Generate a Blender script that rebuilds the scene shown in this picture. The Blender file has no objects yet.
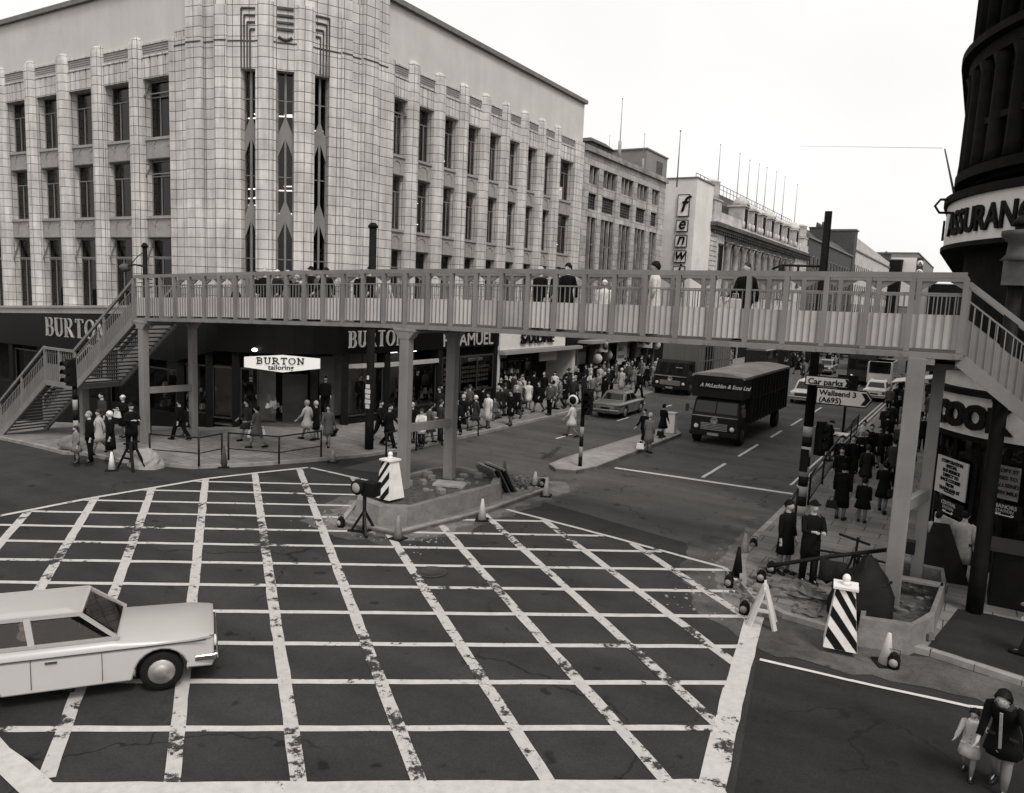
import bpy, bmesh, math, random
from mathutils import Vector, Matrix, Euler
random.seed(7)
R = math.radians
scene = bpy.context.scene
COL = scene.collection

# ------------------------------------------------------------ camera, sky, sun, exposure
cam_d = bpy.data.cameras.new("camera")
cam = bpy.data.objects.new("camera", cam_d); COL.objects.link(cam)
cam_d.sensor_width = 36.0
cam_d.lens = 36.0*769.2/1024.0
cam_d.clip_start = 0.1; cam_d.clip_end = 3000
PITCH, ROLL, YAW = R(7.55), R(2.458), R(-30.91)
fw = Vector((math.sin(YAW)*math.cos(PITCH), math.cos(YAW)*math.cos(PITCH), -math.sin(PITCH)))
rt = Vector((math.cos(YAW), -math.sin(YAW), 0.0)); up = rt.cross(fw)
r2 = rt*math.cos(ROLL)+up*math.sin(ROLL); u2 = -rt*math.sin(ROLL)+up*math.cos(ROLL)
m3 = Matrix((r2, u2, -fw)).transposed()
cam.matrix_world = Matrix.Translation((0, 0, 6.5)) @ m3.to_4x4()
scene.camera = cam

world = bpy.data.worlds.new("World"); scene.world = world
world.use_nodes = True
wn = world.node_tree; wn.nodes.clear()
SUN_EL, SUN_AZ = 54.0, 122.0       # degrees; azimuth clockwise from +Y
sky = wn.nodes.new('ShaderNodeTexSky'); sky.sky_type = 'NISHITA'; sky.sun_disc = False
sky.sun_elevation = R(SUN_EL); sky.sun_rotation = R(SUN_AZ); sky.dust_density = 4.0
bw = wn.nodes.new('ShaderNodeRGBToBW'); wn.links.new(sky.outputs[0], bw.inputs[0])
bg1 = wn.nodes.new('ShaderNodeBackground'); bg1.inputs[1].default_value = 0.06
wn.links.new(bw.outputs[0], bg1.inputs[0])
bg2 = wn.nodes.new('ShaderNodeBackground')       # even white overcast
bg2.inputs[0].default_value = (1.0, 0.978, 0.965, 1); bg2.inputs[1].default_value = 0.84
tcs = wn.nodes.new('ShaderNodeTexCoord'); cln = wn.nodes.new('ShaderNodeTexNoise'); cln.inputs['Scale'].default_value = 1.6; cln.inputs['Detail'].default_value = 3
wn.links.new(tcs.outputs['Generated'], cln.inputs[0])
clr = wn.nodes.new('ShaderNodeValToRGB'); clr.color_ramp.elements[0].position = .35; clr.color_ramp.elements[1].position = .7
clr.color_ramp.elements[0].color = (.76, .735, .72, 1); clr.color_ramp.elements[1].color = (.93, .915, .90, 1)
wn.links.new(cln.outputs[0], clr.inputs[0]); wn.links.new(clr.outputs[0], bg2.inputs[0])
ad = wn.nodes.new('ShaderNodeAddShader'); wo = wn.nodes.new('ShaderNodeOutputWorld')
wn.links.new(bg1.outputs[0], ad.inputs[0]); wn.links.new(bg2.outputs[0], ad.inputs[1]); wn.links.new(ad.outputs[0], wo.inputs[0])

sd = bpy.data.lights.new("sun", 'SUN'); sd.energy = 1.45; sd.angle = R(16); sd.color = (1.0, 0.965, 0.93)
sun = bpy.data.objects.new("sun", sd); COL.objects.link(sun)
az = R(SUN_AZ); el = R(SUN_EL)
sv = Vector((math.sin(az)*math.cos(el), math.cos(az)*math.cos(el), math.sin(el)))
sun.rotation_euler = sv.to_track_quat('Z', 'Y').to_euler()
scene.view_settings.view_transform = 'Standard'; scene.view_settings.look = 'None'
scene.view_settings.exposure = 0.22; scene.view_settings.gamma = 1.0
scene.view_settings.use_curve_mapping = False
scene.render.engine = 'CYCLES'
scene.render.resolution_x = 1024; scene.render.resolution_y = 793

# ------------------------------------------------------------ materials
def tint(v):
    v = v**1.16
    return (min(v*1.035, 1), v*.99, v*0.95, 1)
MATS = {}
def mat(name, v, rough=0.8, var=0.12, scale=3.0, bump=0.0, metal=0.0, spec=0.12, grime=0.0, streak=False, fine=0.0):
    if name in MATS: return MATS[name]
    m = bpy.data.materials.new(name); m.use_nodes = True
    n = m.node_tree; b = n.nodes['Principled BSDF']
    b.inputs['Roughness'].default_value = rough; b.inputs['Metallic'].default_value = metal
    b.inputs['Specular IOR Level'].default_value = spec
    geo = n.nodes.new('ShaderNodeNewGeometry')
    t = n.nodes.new('ShaderNodeTexNoise'); t.inputs['Scale'].default_value = scale
    t.inputs['Detail'].default_value = 6; t.inputs['Roughness'].default_value = 0.62
    if streak:
        mp = n.nodes.new('ShaderNodeMapping'); mp.inputs['Scale'].default_value = (1, 1, 0.12)
        n.links.new(geo.outputs['Position'], mp.inputs[0]); n.links.new(mp.outputs[0], t.inputs[0])
    else:
        n.links.new(geo.outputs['Position'], t.inputs[0])
    rp = n.nodes.new('ShaderNodeValToRGB')
    rp.color_ramp.elements[0].position = 0.3; rp.color_ramp.elements[1].position = 0.7
    rp.color_ramp.elements[0].color = tint(v*(1-var)); rp.color_ramp.elements[1].color = tint(min(v*(1+var), .95))
    n.links.new(t.outputs[0], rp.inputs[0])
    last = rp.outputs[0]
    if fine > 0:
        t3 = n.nodes.new('ShaderNodeTexNoise'); t3.inputs['Scale'].default_value = 90; t3.inputs['Detail'].default_value = 3
        n.links.new(geo.outputs['Position'], t3.inputs[0])
        mr = n.nodes.new('ShaderNodeMapRange'); mr.inputs[1].default_value = .3; mr.inputs[2].default_value = .7
        mr.inputs[3].default_value = 1-fine; mr.inputs[4].default_value = 1+fine
        n.links.new(t3.outputs[0], mr.inputs[0])
        mx = n.nodes.new('ShaderNodeVectorMath'); mx.operation = 'SCALE'
        n.links.new(last, mx.inputs[0]); n.links.new(mr.outputs[0], mx.inputs['Scale']); last = mx.outputs[0]
    if grime > 0:
        t2 = n.nodes.new('ShaderNodeTexNoise'); t2.inputs['Scale'].default_value = 0.45; t2.inputs['Detail'].default_value = 8
        t2.inputs['Roughness'].default_value = 0.7
        n.links.new(geo.outputs['Position'], t2.inputs[0])
        mr = n.nodes.new('ShaderNodeMapRange'); mr.inputs[1].default_value = .38; mr.inputs[2].default_value = .66
        mr.inputs[3].default_value = 1-grime; mr.inputs[4].default_value = 1+grime*.35
        n.links.new(t2.outputs[0], mr.inputs[0])
        mx = n.nodes.new('ShaderNodeVectorMath'); mx.operation = 'SCALE'
        n.links.new(last, mx.inputs[0]); n.links.new(mr.outputs[0], mx.inputs['Scale']); last = mx.outputs[0]
    n.links.new(last, b.inputs['Base Color'])
    if bump > 0:
        bp = n.nodes.new('ShaderNodeBump'); bp.inputs['Strength'].default_value = bump; bp.inputs['Distance'].default_value = 0.02
        t4 = n.nodes.new('ShaderNodeTexNoise'); t4.inputs['Scale'].default_value = scale*8; t4.inputs['Detail'].default_value = 4
        n.links.new(geo.outputs['Position'], t4.inputs[0])
        n.links.new(t4.outputs[0], bp.inputs['Height']); n.links.new(bp.outputs[0], b.inputs['Normal'])
    MATS[name] = m; return m

def brickmat(name, v, bwid, bh, mort, mv, var=0.1, rough=0.6, offset=0.0, grime=.2, streak=.12):
    m = bpy.data.materials.new(name); m.use_nodes = True
    n = m.node_tree; b = n.nodes['Principled BSDF']; b.inputs['Roughness'].default_value = rough; b.inputs['Specular IOR Level'].default_value = .2
    uv = n.nodes.new('ShaderNodeUVMap')
    t = n.nodes.new('ShaderNodeTexBrick'); t.offset = offset; t.squash = 1.0
    t.inputs['Color1'].default_value = tint(v*(1-var)); t.inputs['Color2'].default_value = tint(v*(1+var))
    t.inputs['Mortar'].default_value = tint(mv)
    t.inputs['Scale'].default_value = 1.0; t.inputs['Mortar Size'].default_value = mort
    t.inputs['Brick Width'].default_value = bwid; t.inputs['Row Height'].default_value = bh; t.inputs['Mortar Smooth'].default_value = .3
    n.links.new(uv.outputs[0], t.inputs[0])
    geo = n.nodes.new('ShaderNodeNewGeometry')
    t2 = n.nodes.new('ShaderNodeTexNoise'); t2.inputs['Scale'].default_value = .7; t2.inputs['Detail'].default_value = 9
    t2.inputs['Roughness'].default_value = .68
    n.links.new(geo.outputs['Position'], t2.inputs[0])
    mr = n.nodes.new('ShaderNodeMapRange'); mr.inputs[1].default_value = .35; mr.inputs[2].default_value = .65
    mr.inputs[3].default_value = 1-grime; mr.inputs[4].default_value = 1.04
    n.links.new(t2.outputs[0], mr.inputs[0])
    mp = n.nodes.new('ShaderNodeMapping'); mp.inputs['Scale'].default_value = (3, 3, .22)
    n.links.new(geo.outputs['Position'], mp.inputs[0])
    t3 = n.nodes.new('ShaderNodeTexNoise'); t3.inputs['Scale'].default_value = 1.5; t3.inputs['Detail'].default_value = 5
    n.links.new(mp.outputs[0], t3.inputs[0])
    mr3 = n.nodes.new('ShaderNodeMapRange'); mr3.inputs[1].default_value = .35; mr3.inputs[2].default_value = .65
    mr3.inputs[3].default_value = 1-streak; mr3.inputs[4].default_value = 1.03
    n.links.new(t3.outputs[0], mr3.inputs[0])
    mu = n.nodes.new('ShaderNodeMath'); mu.operation = 'MULTIPLY'
    n.links.new(mr.outputs[0], mu.inputs[0]); n.links.new(mr3.outputs[0], mu.inputs[1])
    mx = n.nodes.new('ShaderNodeVectorMath'); mx.operation = 'SCALE'
    n.links.new(t.outputs[0], mx.inputs[0]); n.links.new(mu.outputs[0], mx.inputs['Scale'])
    n.links.new(mx.outputs[0], b.inputs['Base Color'])
    bp = n.nodes.new('ShaderNodeBump'); bp.inputs['Strength'].default_value = .4; bp.inputs['Distance'].default_value = .02; bp.invert = True
    n.links.new(t.outputs['Fac'], bp.inputs['Height']); n.links.new(bp.outputs[0], b.inputs['Normal'])
    MATS[name] = m; return m

def glassmat(name, t=0.7, rough=0.02, tv=.55):
    m = bpy.data.materials.new(name); m.use_nodes = True
    n = m.node_tree; n.nodes.clear()
    o = n.nodes.new('ShaderNodeOutputMaterial'); tr = n.nodes.new('ShaderNodeBsdfTransparent'); tr.inputs[0].default_value = tint(tv)
    g = n.nodes.new('ShaderNodeBsdfGlossy'); g.inputs['Roughness'].default_value = rough; g.inputs[0].default_value = tint(.75)
    f = n.nodes.new('ShaderNodeFresnel'); f.inputs[0].default_value = 1.5
    mx = n.nodes.new('ShaderNodeMixShader')
    n.links.new(f.outputs[0], mx.inputs[0]); n.links.new(tr.outputs[0], mx.inputs[1]); n.links.new(g.outputs[0], mx.inputs[2])
    n.links.new(mx.outputs[0], o.inputs[0]); MATS[name] = m; return m

def emit(name, v, s):
    m = bpy.data.materials.new(name); m.use_nodes = True
    b = m.node_tree.nodes['Principled BSDF']; b.inputs['Base Color'].default_value = tint(v)
    b.inputs['Emission Color'].default_value = (1, .98, .94, 1); b.inputs['Emission Strength'].default_value = s
    MATS[name] = m; return m

def paintmat(name, v, under, thr=.40, scale=2.2):
    """worn road paint: flakes away to the asphalt below"""
    m = mat(name, v, .75, .10, 6.0, fine=.06)
    n = m.node_tree; b = n.nodes['Principled BSDF']
    src = b.inputs['Base Color'].links[0].from_socket
    geo = n.nodes.new('ShaderNodeNewGeometry')
    t = n.nodes.new('ShaderNodeTexNoise'); t.inputs['Scale'].default_value = scale; t.inputs['Detail'].default_value = 12
    t.inputs['Roughness'].default_value = .78
    n.links.new(geo.outputs['Position'], t.inputs[0])
    rp = n.nodes.new('ShaderNodeMapRange'); rp.inputs[1].default_value = thr-.015; rp.inputs[2].default_value = thr+.02
    big = n.nodes.new('ShaderNodeTexNoise'); big.inputs['Scale'].default_value = .42; big.inputs['Detail'].default_value = 2
    n.links.new(geo.outputs['Position'], big.inputs[0])
    mm_ = n.nodes.new('ShaderNodeMath'); mm_.operation = 'MULTIPLY_ADD'; mm_.inputs[1].default_value = .55; n.links.new(big.outputs[0], mm_.inputs[0]); n.links.new(t.outputs[0], mm_.inputs[2])
    sb_ = n.nodes.new('ShaderNodeMath'); sb_.operation = 'SUBTRACT'; sb_.inputs[1].default_value = .275; n.links.new(mm_.outputs[0], sb_.inputs[0])
    n.links.new(sb_.outputs[0], rp.inputs[0])
    mx = n.nodes.new('ShaderNodeMix'); mx.data_type = 'RGBA'
    n.links.new(rp.outputs[0], mx.inputs[0]); mx.inputs[6].default_value = tint(under); n.links.new(src, mx.inputs[7])
    n.links.new(mx.outputs[2], b.inputs['Base Color']); return m

TILE = brickmat('faience tile', .68, .46, .42, .016, .15, var=.085, rough=.42, grime=.26, streak=.24)
mat('plaster', .60, .9, .05, 1.2, grime=.08, streak=True)
mat('coping', .22, .8, .15)
mat('relief', .38, .75, .1, 4, grime=.15)
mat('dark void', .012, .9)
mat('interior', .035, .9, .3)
mat('frame', .24, .6)
mat('frame dark', .07, .5)
mat('black glass fascia', .010, .3, .2, 2, spec=.2)
mat('black paint', .015, .7, .3, 4)
mat('black iron', .022, .5, .3, 4)
mat('letters', .42, .5)
mat('white board', .72, .55, .04, 3, grime=.1)
mat('cream board', .55, .55, .05, 3, grime=.1)
mat('white gloss', .72, .35)
mat('grey panel', .32, .7, .08, 2)
mat('display wall', .20, .8, .12, 2)
mat('soot stone', .022, .95, .35, 2.2, bump=.3, grime=.4)
mat('mid stone', .34, .85, .16, 1.8, bump=.1, grime=.4)
mat('pale stone', .55, .85, .1, 1.8, grime=.28)
mat('dark stone', .13, .85, .25, 1.5, grime=.4)
mat('white render', .70, .85, .04, .8, grime=.12, streak=True)
mat('grey render', .27, .85, .06, 1.5, grime=.12)
BR = brickmat('brick', .10, .23, .08, .012, .14, var=.25, rough=.85, offset=.5)
STB = brickmat('stone blocks', .50, 1.0, .45, .02, .22, var=.15, rough=.8, offset=.5, grime=.35)
mat('slate', .08, .6, .2, 3)
mat('lead', .2, .5, .2, 3)
mat('bridge paint', .25, .5, .12, 2.2, grime=.2, streak=True, spec=.25)
mat('bridge panel grey', .50, .55, .08, 1.6, grime=.2, streak=True); mat('bridge panel bright', .64, .55, .05, 1.6, grime=.12, streak=True)
mat('bridge dark', .10, .7, .15, 2)
mat('bridge panel', .58, .55, .06, 1.6, grime=.16, streak=True)
mat('concrete', .24, .9, .22, 2.5, bump=.4, grime=.35, fine=.1)
mat('concrete pale', .36, .9, .14, 3, bump=.2, grime=.25, fine=.08)
mat('kerb stone', .33, .85, .22, 2.5, grime=.3, fine=.1)
mat('soil', .10, .95, .4, 6, bump=.8)
mat('rubble', .16, .95, .5, 5, bump=.8)
mat('asphalt', .056, .85, .10, .5, bump=.15, grime=.22, fine=.16)
mat('asphalt street', .108, .85, .08, .35, bump=.12, grime=.16, fine=.12)
mat('asphalt fresh', .040, .85, .10, 1.2, bump=.15, grime=.18, fine=.2)
mat('dusty pale', .19, .9, .22, .9, grime=.4, fine=.15)
mat('dusty road', .12, .9, .22, .9, grime=.4, fine=.15)
def age_asphalt(name, crack=.5, spots=.5):
    m = MATS[name]; n = m.node_tree; b = n.nodes['Principled BSDF']; src = b.inputs['Base Color'].links[0].from_socket
    geo = n.nodes.new('ShaderNodeNewGeometry')
    def rng(sock, a, c, lo, hi):
        r = n.nodes.new('ShaderNodeMapRange'); r.inputs[1].default_value = a; r.inputs[2].default_value = c; r.inputs[3].default_value = lo; r.inputs[4].default_value = hi
        n.links.new(sock, r.inputs[0]); return r.outputs[0]
    def mul(a, c):
        q = n.nodes.new('ShaderNodeMath'); q.operation = 'MULTIPLY'; n.links.new(a, q.inputs[0]); n.links.new(c, q.inputs[1]); return q.outputs[0]
    wob = n.nodes.new('ShaderNodeTexNoise'); wob.inputs['Scale'].default_value = 1.1; wob.inputs['Detail'].default_value = 5
    n.links.new(geo.outputs['Position'], wob.inputs[0])
    ad_ = n.nodes.new('ShaderNodeVectorMath'); ad_.operation = 'MULTIPLY_ADD'; ad_.inputs[1].default_value = (1.2, 1.2, 0)
    n.links.new(wob.outputs['Color'], ad_.inputs[0]); n.links.new(geo.outputs['Position'], ad_.inputs[2])
    v = n.nodes.new('ShaderNodeTexVoronoi'); v.feature = 'DISTANCE_TO_EDGE'; v.inputs['Scale'].default_value = .22
    n.links.new(ad_.outputs[0], v.inputs['Vector'])
    msk = n.nodes.new('ShaderNodeTexNoise'); msk.inputs['Scale'].default_value = .3; n.links.new(geo.outputs['Position'], msk.inputs[0])
    line = rng(v.outputs['Distance'], .001, .006, 0, 1); mk = rng(msk.outputs[0], .48, .56, 0, 1)
    mxl = n.nodes.new('ShaderNodeMath'); mxl.operation = 'MAXIMUM'; inv = rng(mk, 0, 1, 1, 1-crack)
    n.links.new(line, mxl.inputs[0]); n.links.new(inv, mxl.inputs[1])
    sp_ = n.nodes.new('ShaderNodeTexNoise'); sp_.inputs['Scale'].default_value = 1.9; sp_.inputs['Detail'].default_value = 2; n.links.new(geo.outputs['Position'], sp_.inputs[0])
    spot = rng(sp_.outputs[0], .66, .72, 1, 1-spots)
    mp = n.nodes.new('ShaderNodeMapping'); mp.inputs['Rotation'].default_value = (0, 0, R(35)); mp.inputs['Scale'].default_value = (.12, 1.0, 1)
    n.links.new(geo.outputs['Position'], mp.inputs[0])
    tk = n.nodes.new('ShaderNodeTexNoise'); tk.inputs['Scale'].default_value = .8; tk.inputs['Detail'].default_value = 4; n.links.new(mp.outputs[0], tk.inputs[0])
    track = rng(tk.outputs[0], .35, .65, .84, 1.22)
    ag = n.nodes.new('ShaderNodeTexVoronoi'); ag.inputs['Scale'].default_value = 55; n.links.new(geo.outputs['Position'], ag.inputs['Vector'])
    agg = rng(ag.outputs['Color'], 0, 1, .82, 1.25)
    f = mul(mul(mxl.outputs[0], spot), mul(track, agg))
    sc = n.nodes.new('ShaderNodeVectorMath'); sc.operation = 'SCALE'; n.links.new(src, sc.inputs[0]); n.links.new(f, sc.inputs['Scale'])
    n.links.new(sc.outputs[0], b.inputs['Base Color'])
for q in ('asphalt', 'asphalt street'): age_asphalt(q)
age_asphalt('asphalt fresh', .3, .3); age_asphalt('dusty road', .2, .5); age_asphalt('dusty pale', .1, .5)
PAV = brickmat('paving', .26, .9, .6, .014, .09, var=.12, rough=.85, offset=.5, grime=.32, streak=.1)
paintmat('road paint', .50, .058, .385)
paintmat('road paint worn', .47, .06, .445, 3.4)
mat('line paint', .60, .8, .1, 4)
GL = glassmat('window glass'); GS = glassmat('shop glass', tv=.97)
TUBE = emit('strip light', .9, 3.0); LAMP = emit('sign light', .75, .22)
mat('car glass', .012, .05, .1, 2, spec=.45)
mat('rubber', .02, .8, .2)
mat('chrome', .6, .2, .05, 3, metal=1.0)
mat('skin', .42, .6, .05, 8)
mat('skin shade', .36, .6, .05, 8)
for k, v in (('cloth black', .012), ('cloth dark', .028), ('cloth charcoal', .055), ('cloth grey', .12), ('cloth mid', .2), ('cloth light', .42), ('cloth white', .62)):
    mat(k, v, .9, .15, 9, bump=.2)
mat('hair dark', .012, .6, .3, 30); mat('hair brown', .05, .6, .3, 30); mat('hair grey', .3, .7, .2, 30)
mat('leather', .02, .35, .2, 9); mat('stocking', .22, .6, .05)
mat('sign white', .62, .5, .03); mat('sign black', .015, .5)
mat('timber', .22, .8, .25, 6)
mat('tarpaulin', .020, .75, .3, 3, bump=.5)

# ------------------------------------------------------------ mesh builder
class MB:
    def __init__(s, M=None): s.v = []; s.f = []; s.mi = []; s.sm = []; s.M = M or Matrix.Identity(4); s.mats = []
    def add(s, vs, fs, mi=0, sm=False):
        k = len(s.v); s.v += [tuple(s.M @ Vector(p)) for p in vs]
        for f in fs: s.f.append([i+k for i in f]); s.mi.append(mi); s.sm.append(sm)
        return s
    def box(s, x0, x1, y0, y1, z0, z1, mi=0):
        return s.add([(x0,y0,z0),(x1,y0,z0),(x1,y1,z0),(x0,y1,z0),(x0,y0,z1),(x1,y0,z1),(x1,y1,z1),(x0,y1,z1)],
                     [(0,3,2,1),(4,5,6,7),(0,1,5,4),(1,2,6,5),(2,3,7,6),(3,0,4,7)], mi)
    def hexa(s, p, mi=0):     # eight corners, bottom ring then top ring
        return s.add(p, [(0,3,2,1),(4,5,6,7),(0,1,5,4),(1,2,6,5),(2,3,7,6),(3,0,4,7)], mi)
    def bar(s, a, b, w, h=None, mi=0, upv=(0,0,1)):
        a = Vector(a); b = Vector(b); h = h or w; d = (b-a).normalized(); u = Vector(upv)
        if abs(d.dot(u)) > .99: u = Vector((0,1,0))
        sd = d.cross(u).normalized()*w/2; uu = sd.cross(d).normalized()*h/2
        return s.add([a-sd-uu, b-sd-uu, b+sd-uu, a+sd-uu, a-sd+uu, b-sd+uu, b+sd+uu, a+sd+uu],
                     [(0,3,2,1),(4,5,6,7),(0,1,5,4),(1,2,6,5),(2,3,7,6),(3,0,4,7)], mi)
    def prism(s, poly, z0, z1, mi=0, cap=True):
        n = len(poly)
        zz0 = (lambda p: z0) if not callable(z0) else z0
        zz1 = (lambda p: z1) if not callable(z1) else z1
        vs = [(p[0],p[1],zz0(p)) for p in poly]+[(p[0],p[1],zz1(p)) for p in poly]
        fs = [(i,(i+1)%n,n+(i+1)%n,n+i) for i in range(n)]
        if cap: fs += [tuple(range(n))[::-1], tuple(range(n,2*n))]
        return s.add(vs, fs, mi)
    def rings(s, rs, mi=0, cap=True, sm=True, closed=True):
        n = len(rs[0]); vs = [p for r in rs for p in r]; fs = []
        for k in range(len(rs)-1):
            for i in range(n if closed else n-1):
                fs.append((k*n+i, k*n+(i+1)%n, (k+1)*n+(i+1)%n, (k+1)*n+i))
        if cap: fs += [tuple(range(n))[::-1], tuple(range((len(rs)-1)*n, len(rs)*n))]
        return s.add(vs, fs, mi, sm)
    def tube(s, pts, rad, n=8, mi=0):
        pts = [Vector(p) for p in pts]
        if not isinstance(rad, (list, tuple)): rad = [rad]*len(pts)
        rs = []; pu = None
        for k, p in enumerate(pts):
            d = (pts[min(k+1, len(pts)-1)]-pts[max(k-1, 0)]).normalized()
            if pu is None: pu = d.cross(Vector((1,.1,0))) if abs(d.x) < .9 else d.cross(Vector((0,1,0)))
            a = (pu-d*pu.dot(d)).normalized(); b = d.cross(a); pu = a
            rs.append([p+(a*math.cos(t)+b*math.sin(t))*rad[k] for t in [2*math.pi*i/n for i in range(n)]])
        return s.rings(rs, mi)
    def lathe(s, prof, c=(0,0,0), n=14, mi=0, ax='z', sx=1, sy=1):
        rs = []
        for r, z in prof:
            ring = []
            for i in range(n):
                t = 2*math.pi*i/n; x, y = r*math.cos(t)*sx, r*math.sin(t)*sy
                if ax == 'z': q = (c[0]+x, c[1]+y, c[2]+z)
                elif ax == 'x': q = (c[0]+z, c[1]+x, c[2]+y)
                else: q = (c[0]+y, c[1]+z, c[2]+x)
                ring.append(q)
            rs.append(ring)
        return s.rings(rs, mi)
    def ball(s, c, rx, ry, rz, n=10, m=6, mi=0):
        return s.lathe([(max(math.sin(math.pi*k/m), .02), -rz*math.cos(math.pi*k/m)) for k in range(m+1)], c, n, mi, sx=rx, sy=ry)
    def build(s, name, m, parent=None, loc=None, bevel=0.0, fix=True, seg=1):
        me = bpy.data.meshes.new(name)
        o_ = Vector(loc) if loc else Vector((0,0,0))
        me.from_pydata([tuple(Vector(p)-o_) for p in s.v], [], s.f); me.update()
        if fix or bevel:
            bm = bmesh.new(); bm.from_mesh(me)
            if fix: bmesh.ops.recalc_face_normals(bm, faces=bm.faces)
            if bevel:
                bmesh.ops.bevel(bm, geom=[e for e in bm.edges if len(e.link_faces) == 2 and e.calc_face_angle(0) > .5],
                                offset=bevel, segments=seg, affect='EDGES', profile=.5)
            bm.to_mesh(me); bm.free()
        if not bevel:
            for p, i, q in zip(me.polygons, s.mi, s.sm): p.material_index = i; p.use_smooth = q
        ms = m if isinstance(m, (list, tuple)) else [m]
        for q in ms: me.materials.append(MATS[q] if isinstance(q, str) else q)
        uvl = me.uv_layers.new(name='UVMap')
        for p in me.polygons:
            nn = p.normal
            if abs(nn.z) > .8:
                for li in p.loop_indices:
                    c = me.vertices[me.loops[li].vertex_index].co+o_; uvl.data[li].uv = (c.x, c.y)
            else:
                tx, ty = -nn.y, nn.x; l = math.hypot(tx, ty) or 1; tx /= l; ty /= l
                for li in p.loop_indices:
                    c = me.vertices[me.loops[li].vertex_index].co+o_; uvl.data[li].uv = (c.x*tx+c.y*ty, c.z)
        if seg > 1:
            for p in me.polygons: p.use_smooth = True
            me.set_sharp_from_angle(angle=R(32))
        o = bpy.data.objects.new(name, me); COL.objects.link(o)
        o.location = o_
        if parent is not None: o.parent = parent
        return o

def loose(mb):
    par = list(range(len(mb.v)))
    def find(i):
        while par[i] != i: par[i] = par[par[i]]; i = par[i]
        return i
    for f in mb.f:
        for i in f[1:]: par[find(f[0])] = find(i)
    comp = {}
    for f, mi, s_ in zip(mb.f, mb.mi, mb.sm): comp.setdefault(find(f[0]), []).append((f, mi, s_))
    out = []
    for fs in comp.values():
        q = MB(); ids = sorted({i for f, _, _ in fs for i in f}); mp = {i: k for k, i in enumerate(ids)}
        q.v = [mb.v[i] for i in ids]
        for f, mi, s_ in fs: q.f.append([mp[i] for i in f]); q.mi.append(mi); q.sm.append(s_)
        out.append(q)
    return out
def tag(o, label=None, cat=None, group=None, kind=None):
    if label: o['label'] = label
    if cat: o['category'] = cat
    if group: o['group'] = group
    if kind: o['kind'] = kind
    return o
def struct(o): o['kind'] = 'structure'; return o
def thing(name, label, cat, loc=(0,0,0), rz=0.0, group=None):
    o = bpy.data.objects.new(name, None); COL.objects.link(o); o.empty_display_size = .3
    o.location = loc; o.rotation_euler = (0, 0, rz); return tag(o, label, cat, group)
def children(o): return [c for c in bpy.data.objects if c.parent == o]
def copy_tree(o, kids, parent=None):
    c = o.copy(); COL.objects.link(c)
    if parent is not None: c.parent = parent
    for k, sub in kids: copy_tree(k, sub, c)
    return c
def tree(o): return [(c, tree(c)) for c in children(o)]

def text(name, s, size, loc, rot, m, parent=None, ext=.01, shear=0.0, bold=0.0, align='LEFT', sx=1.0, bend=None, space=1.0):
    cu = bpy.data.curves.new(name, 'FONT'); cu.body = s; cu.size = size; cu.extrude = ext; cu.shear = shear; cu.offset = bold
    cu.align_x = align; cu.resolution_u = 3; cu.space_character = space
    o = bpy.data.objects.new(name, cu); COL.objects.link(o)
    dg = bpy.context.evaluated_depsgraph_get(); dg.update()
    me = bpy.data.meshes.new_from_object(o.evaluated_get(dg)); bpy.data.objects.remove(o); bpy.data.curves.remove(cu)
    if bend is None:
        M = Matrix.Translation(loc) @ Euler(rot).to_matrix().to_4x4() @ Matrix.Diagonal((sx, 1, 1, 1))
        me.transform(M)
    else:                       # wrap round a vertical cylinder: centre, radius, start angle (clockwise seen from outside)
        cx, cy, rad, a0 = bend
        for v in me.vertices:
            a = a0+v.co.x*sx/rad; rr = rad+v.co.z
            v.co = Vector((cx+rr*math.cos(a), cy+rr*math.sin(a), loc[2]+v.co.y))
    me.materials.clear(); me.materials.append(MATS[m])
    o2 = bpy.data.objects.new(name, me); COL.objects.link(o2)
    if parent is not None: o2.parent = parent
    return o2
FX = (R(90), 0, R(90))      # reads on a wall facing +X
FY = (R(90), 0, 0)          # reads on a wall facing -Y
def gz(x): return 0.0 if x > -27.5 else 0.10*(x+27.5)

# ------------------------------------------------------------ ground, roads, pavements
g = MB()
for x0, x1, z0, z1 in ((-27.5, 900, 0, 0), (-60, -27.5, gz(-60), 0), (-900, -60, gz(-60), gz(-60))):
    g.add([(x0,-300,z0),(x1,-300,z1),(x1,1200,z1),(x0,1200,z0)], [(0,1,2,3)])
struct(g.build('ground', 'asphalt', fix=False))
def rough_edge(poly, amp=.16, step=.35, seed=3):
    rnd = random.Random(seed); out = []
    for i in range(len(poly)):
        a, b = Vector(poly[i]), Vector(poly[(i+1)%len(poly)]); L = (b-a).length; k = max(1, int(L/step)); n = Vector((-(b-a).y, (b-a).x))/L
        for j in range(k): out.append(tuple(a+(b-a)*(j/k)+n*rnd.uniform(-amp, amp)))
    return out
def sheet(name, poly, z, m):
    return struct(MB().add([(x, y, gz(x)+z) for x, y in poly], [tuple(range(len(poly)))]).build(name, m, fix=False))
sheet('road', [(-19.2,20.3),(-13.4,21.6),(-12,21.2),(-4.9,19.6),(-4.8,24),(-4.75,330),(-19.2,330)], .004, 'asphalt street')
sheet('road_patch', [(-9.45,4.4),(-2.2,9.3),(-3.2,15.9),(-5.2,18.4),(-8.3,18.7),(-11.4,18.2),(-13.5,14.3),(-17,16.2),(-20,16.0),(-22,12.9),(-22,9.6),(-21.4,7),(-16,4.9)], .005, 'asphalt')
sheet('road_fresh_patch', [(-2.6,5.0),(4,5.0),(6,13.4),(1.9,14.5),(-2.85,13.9),(-2.1,9.6)], .009, 'asphalt fresh')
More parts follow.
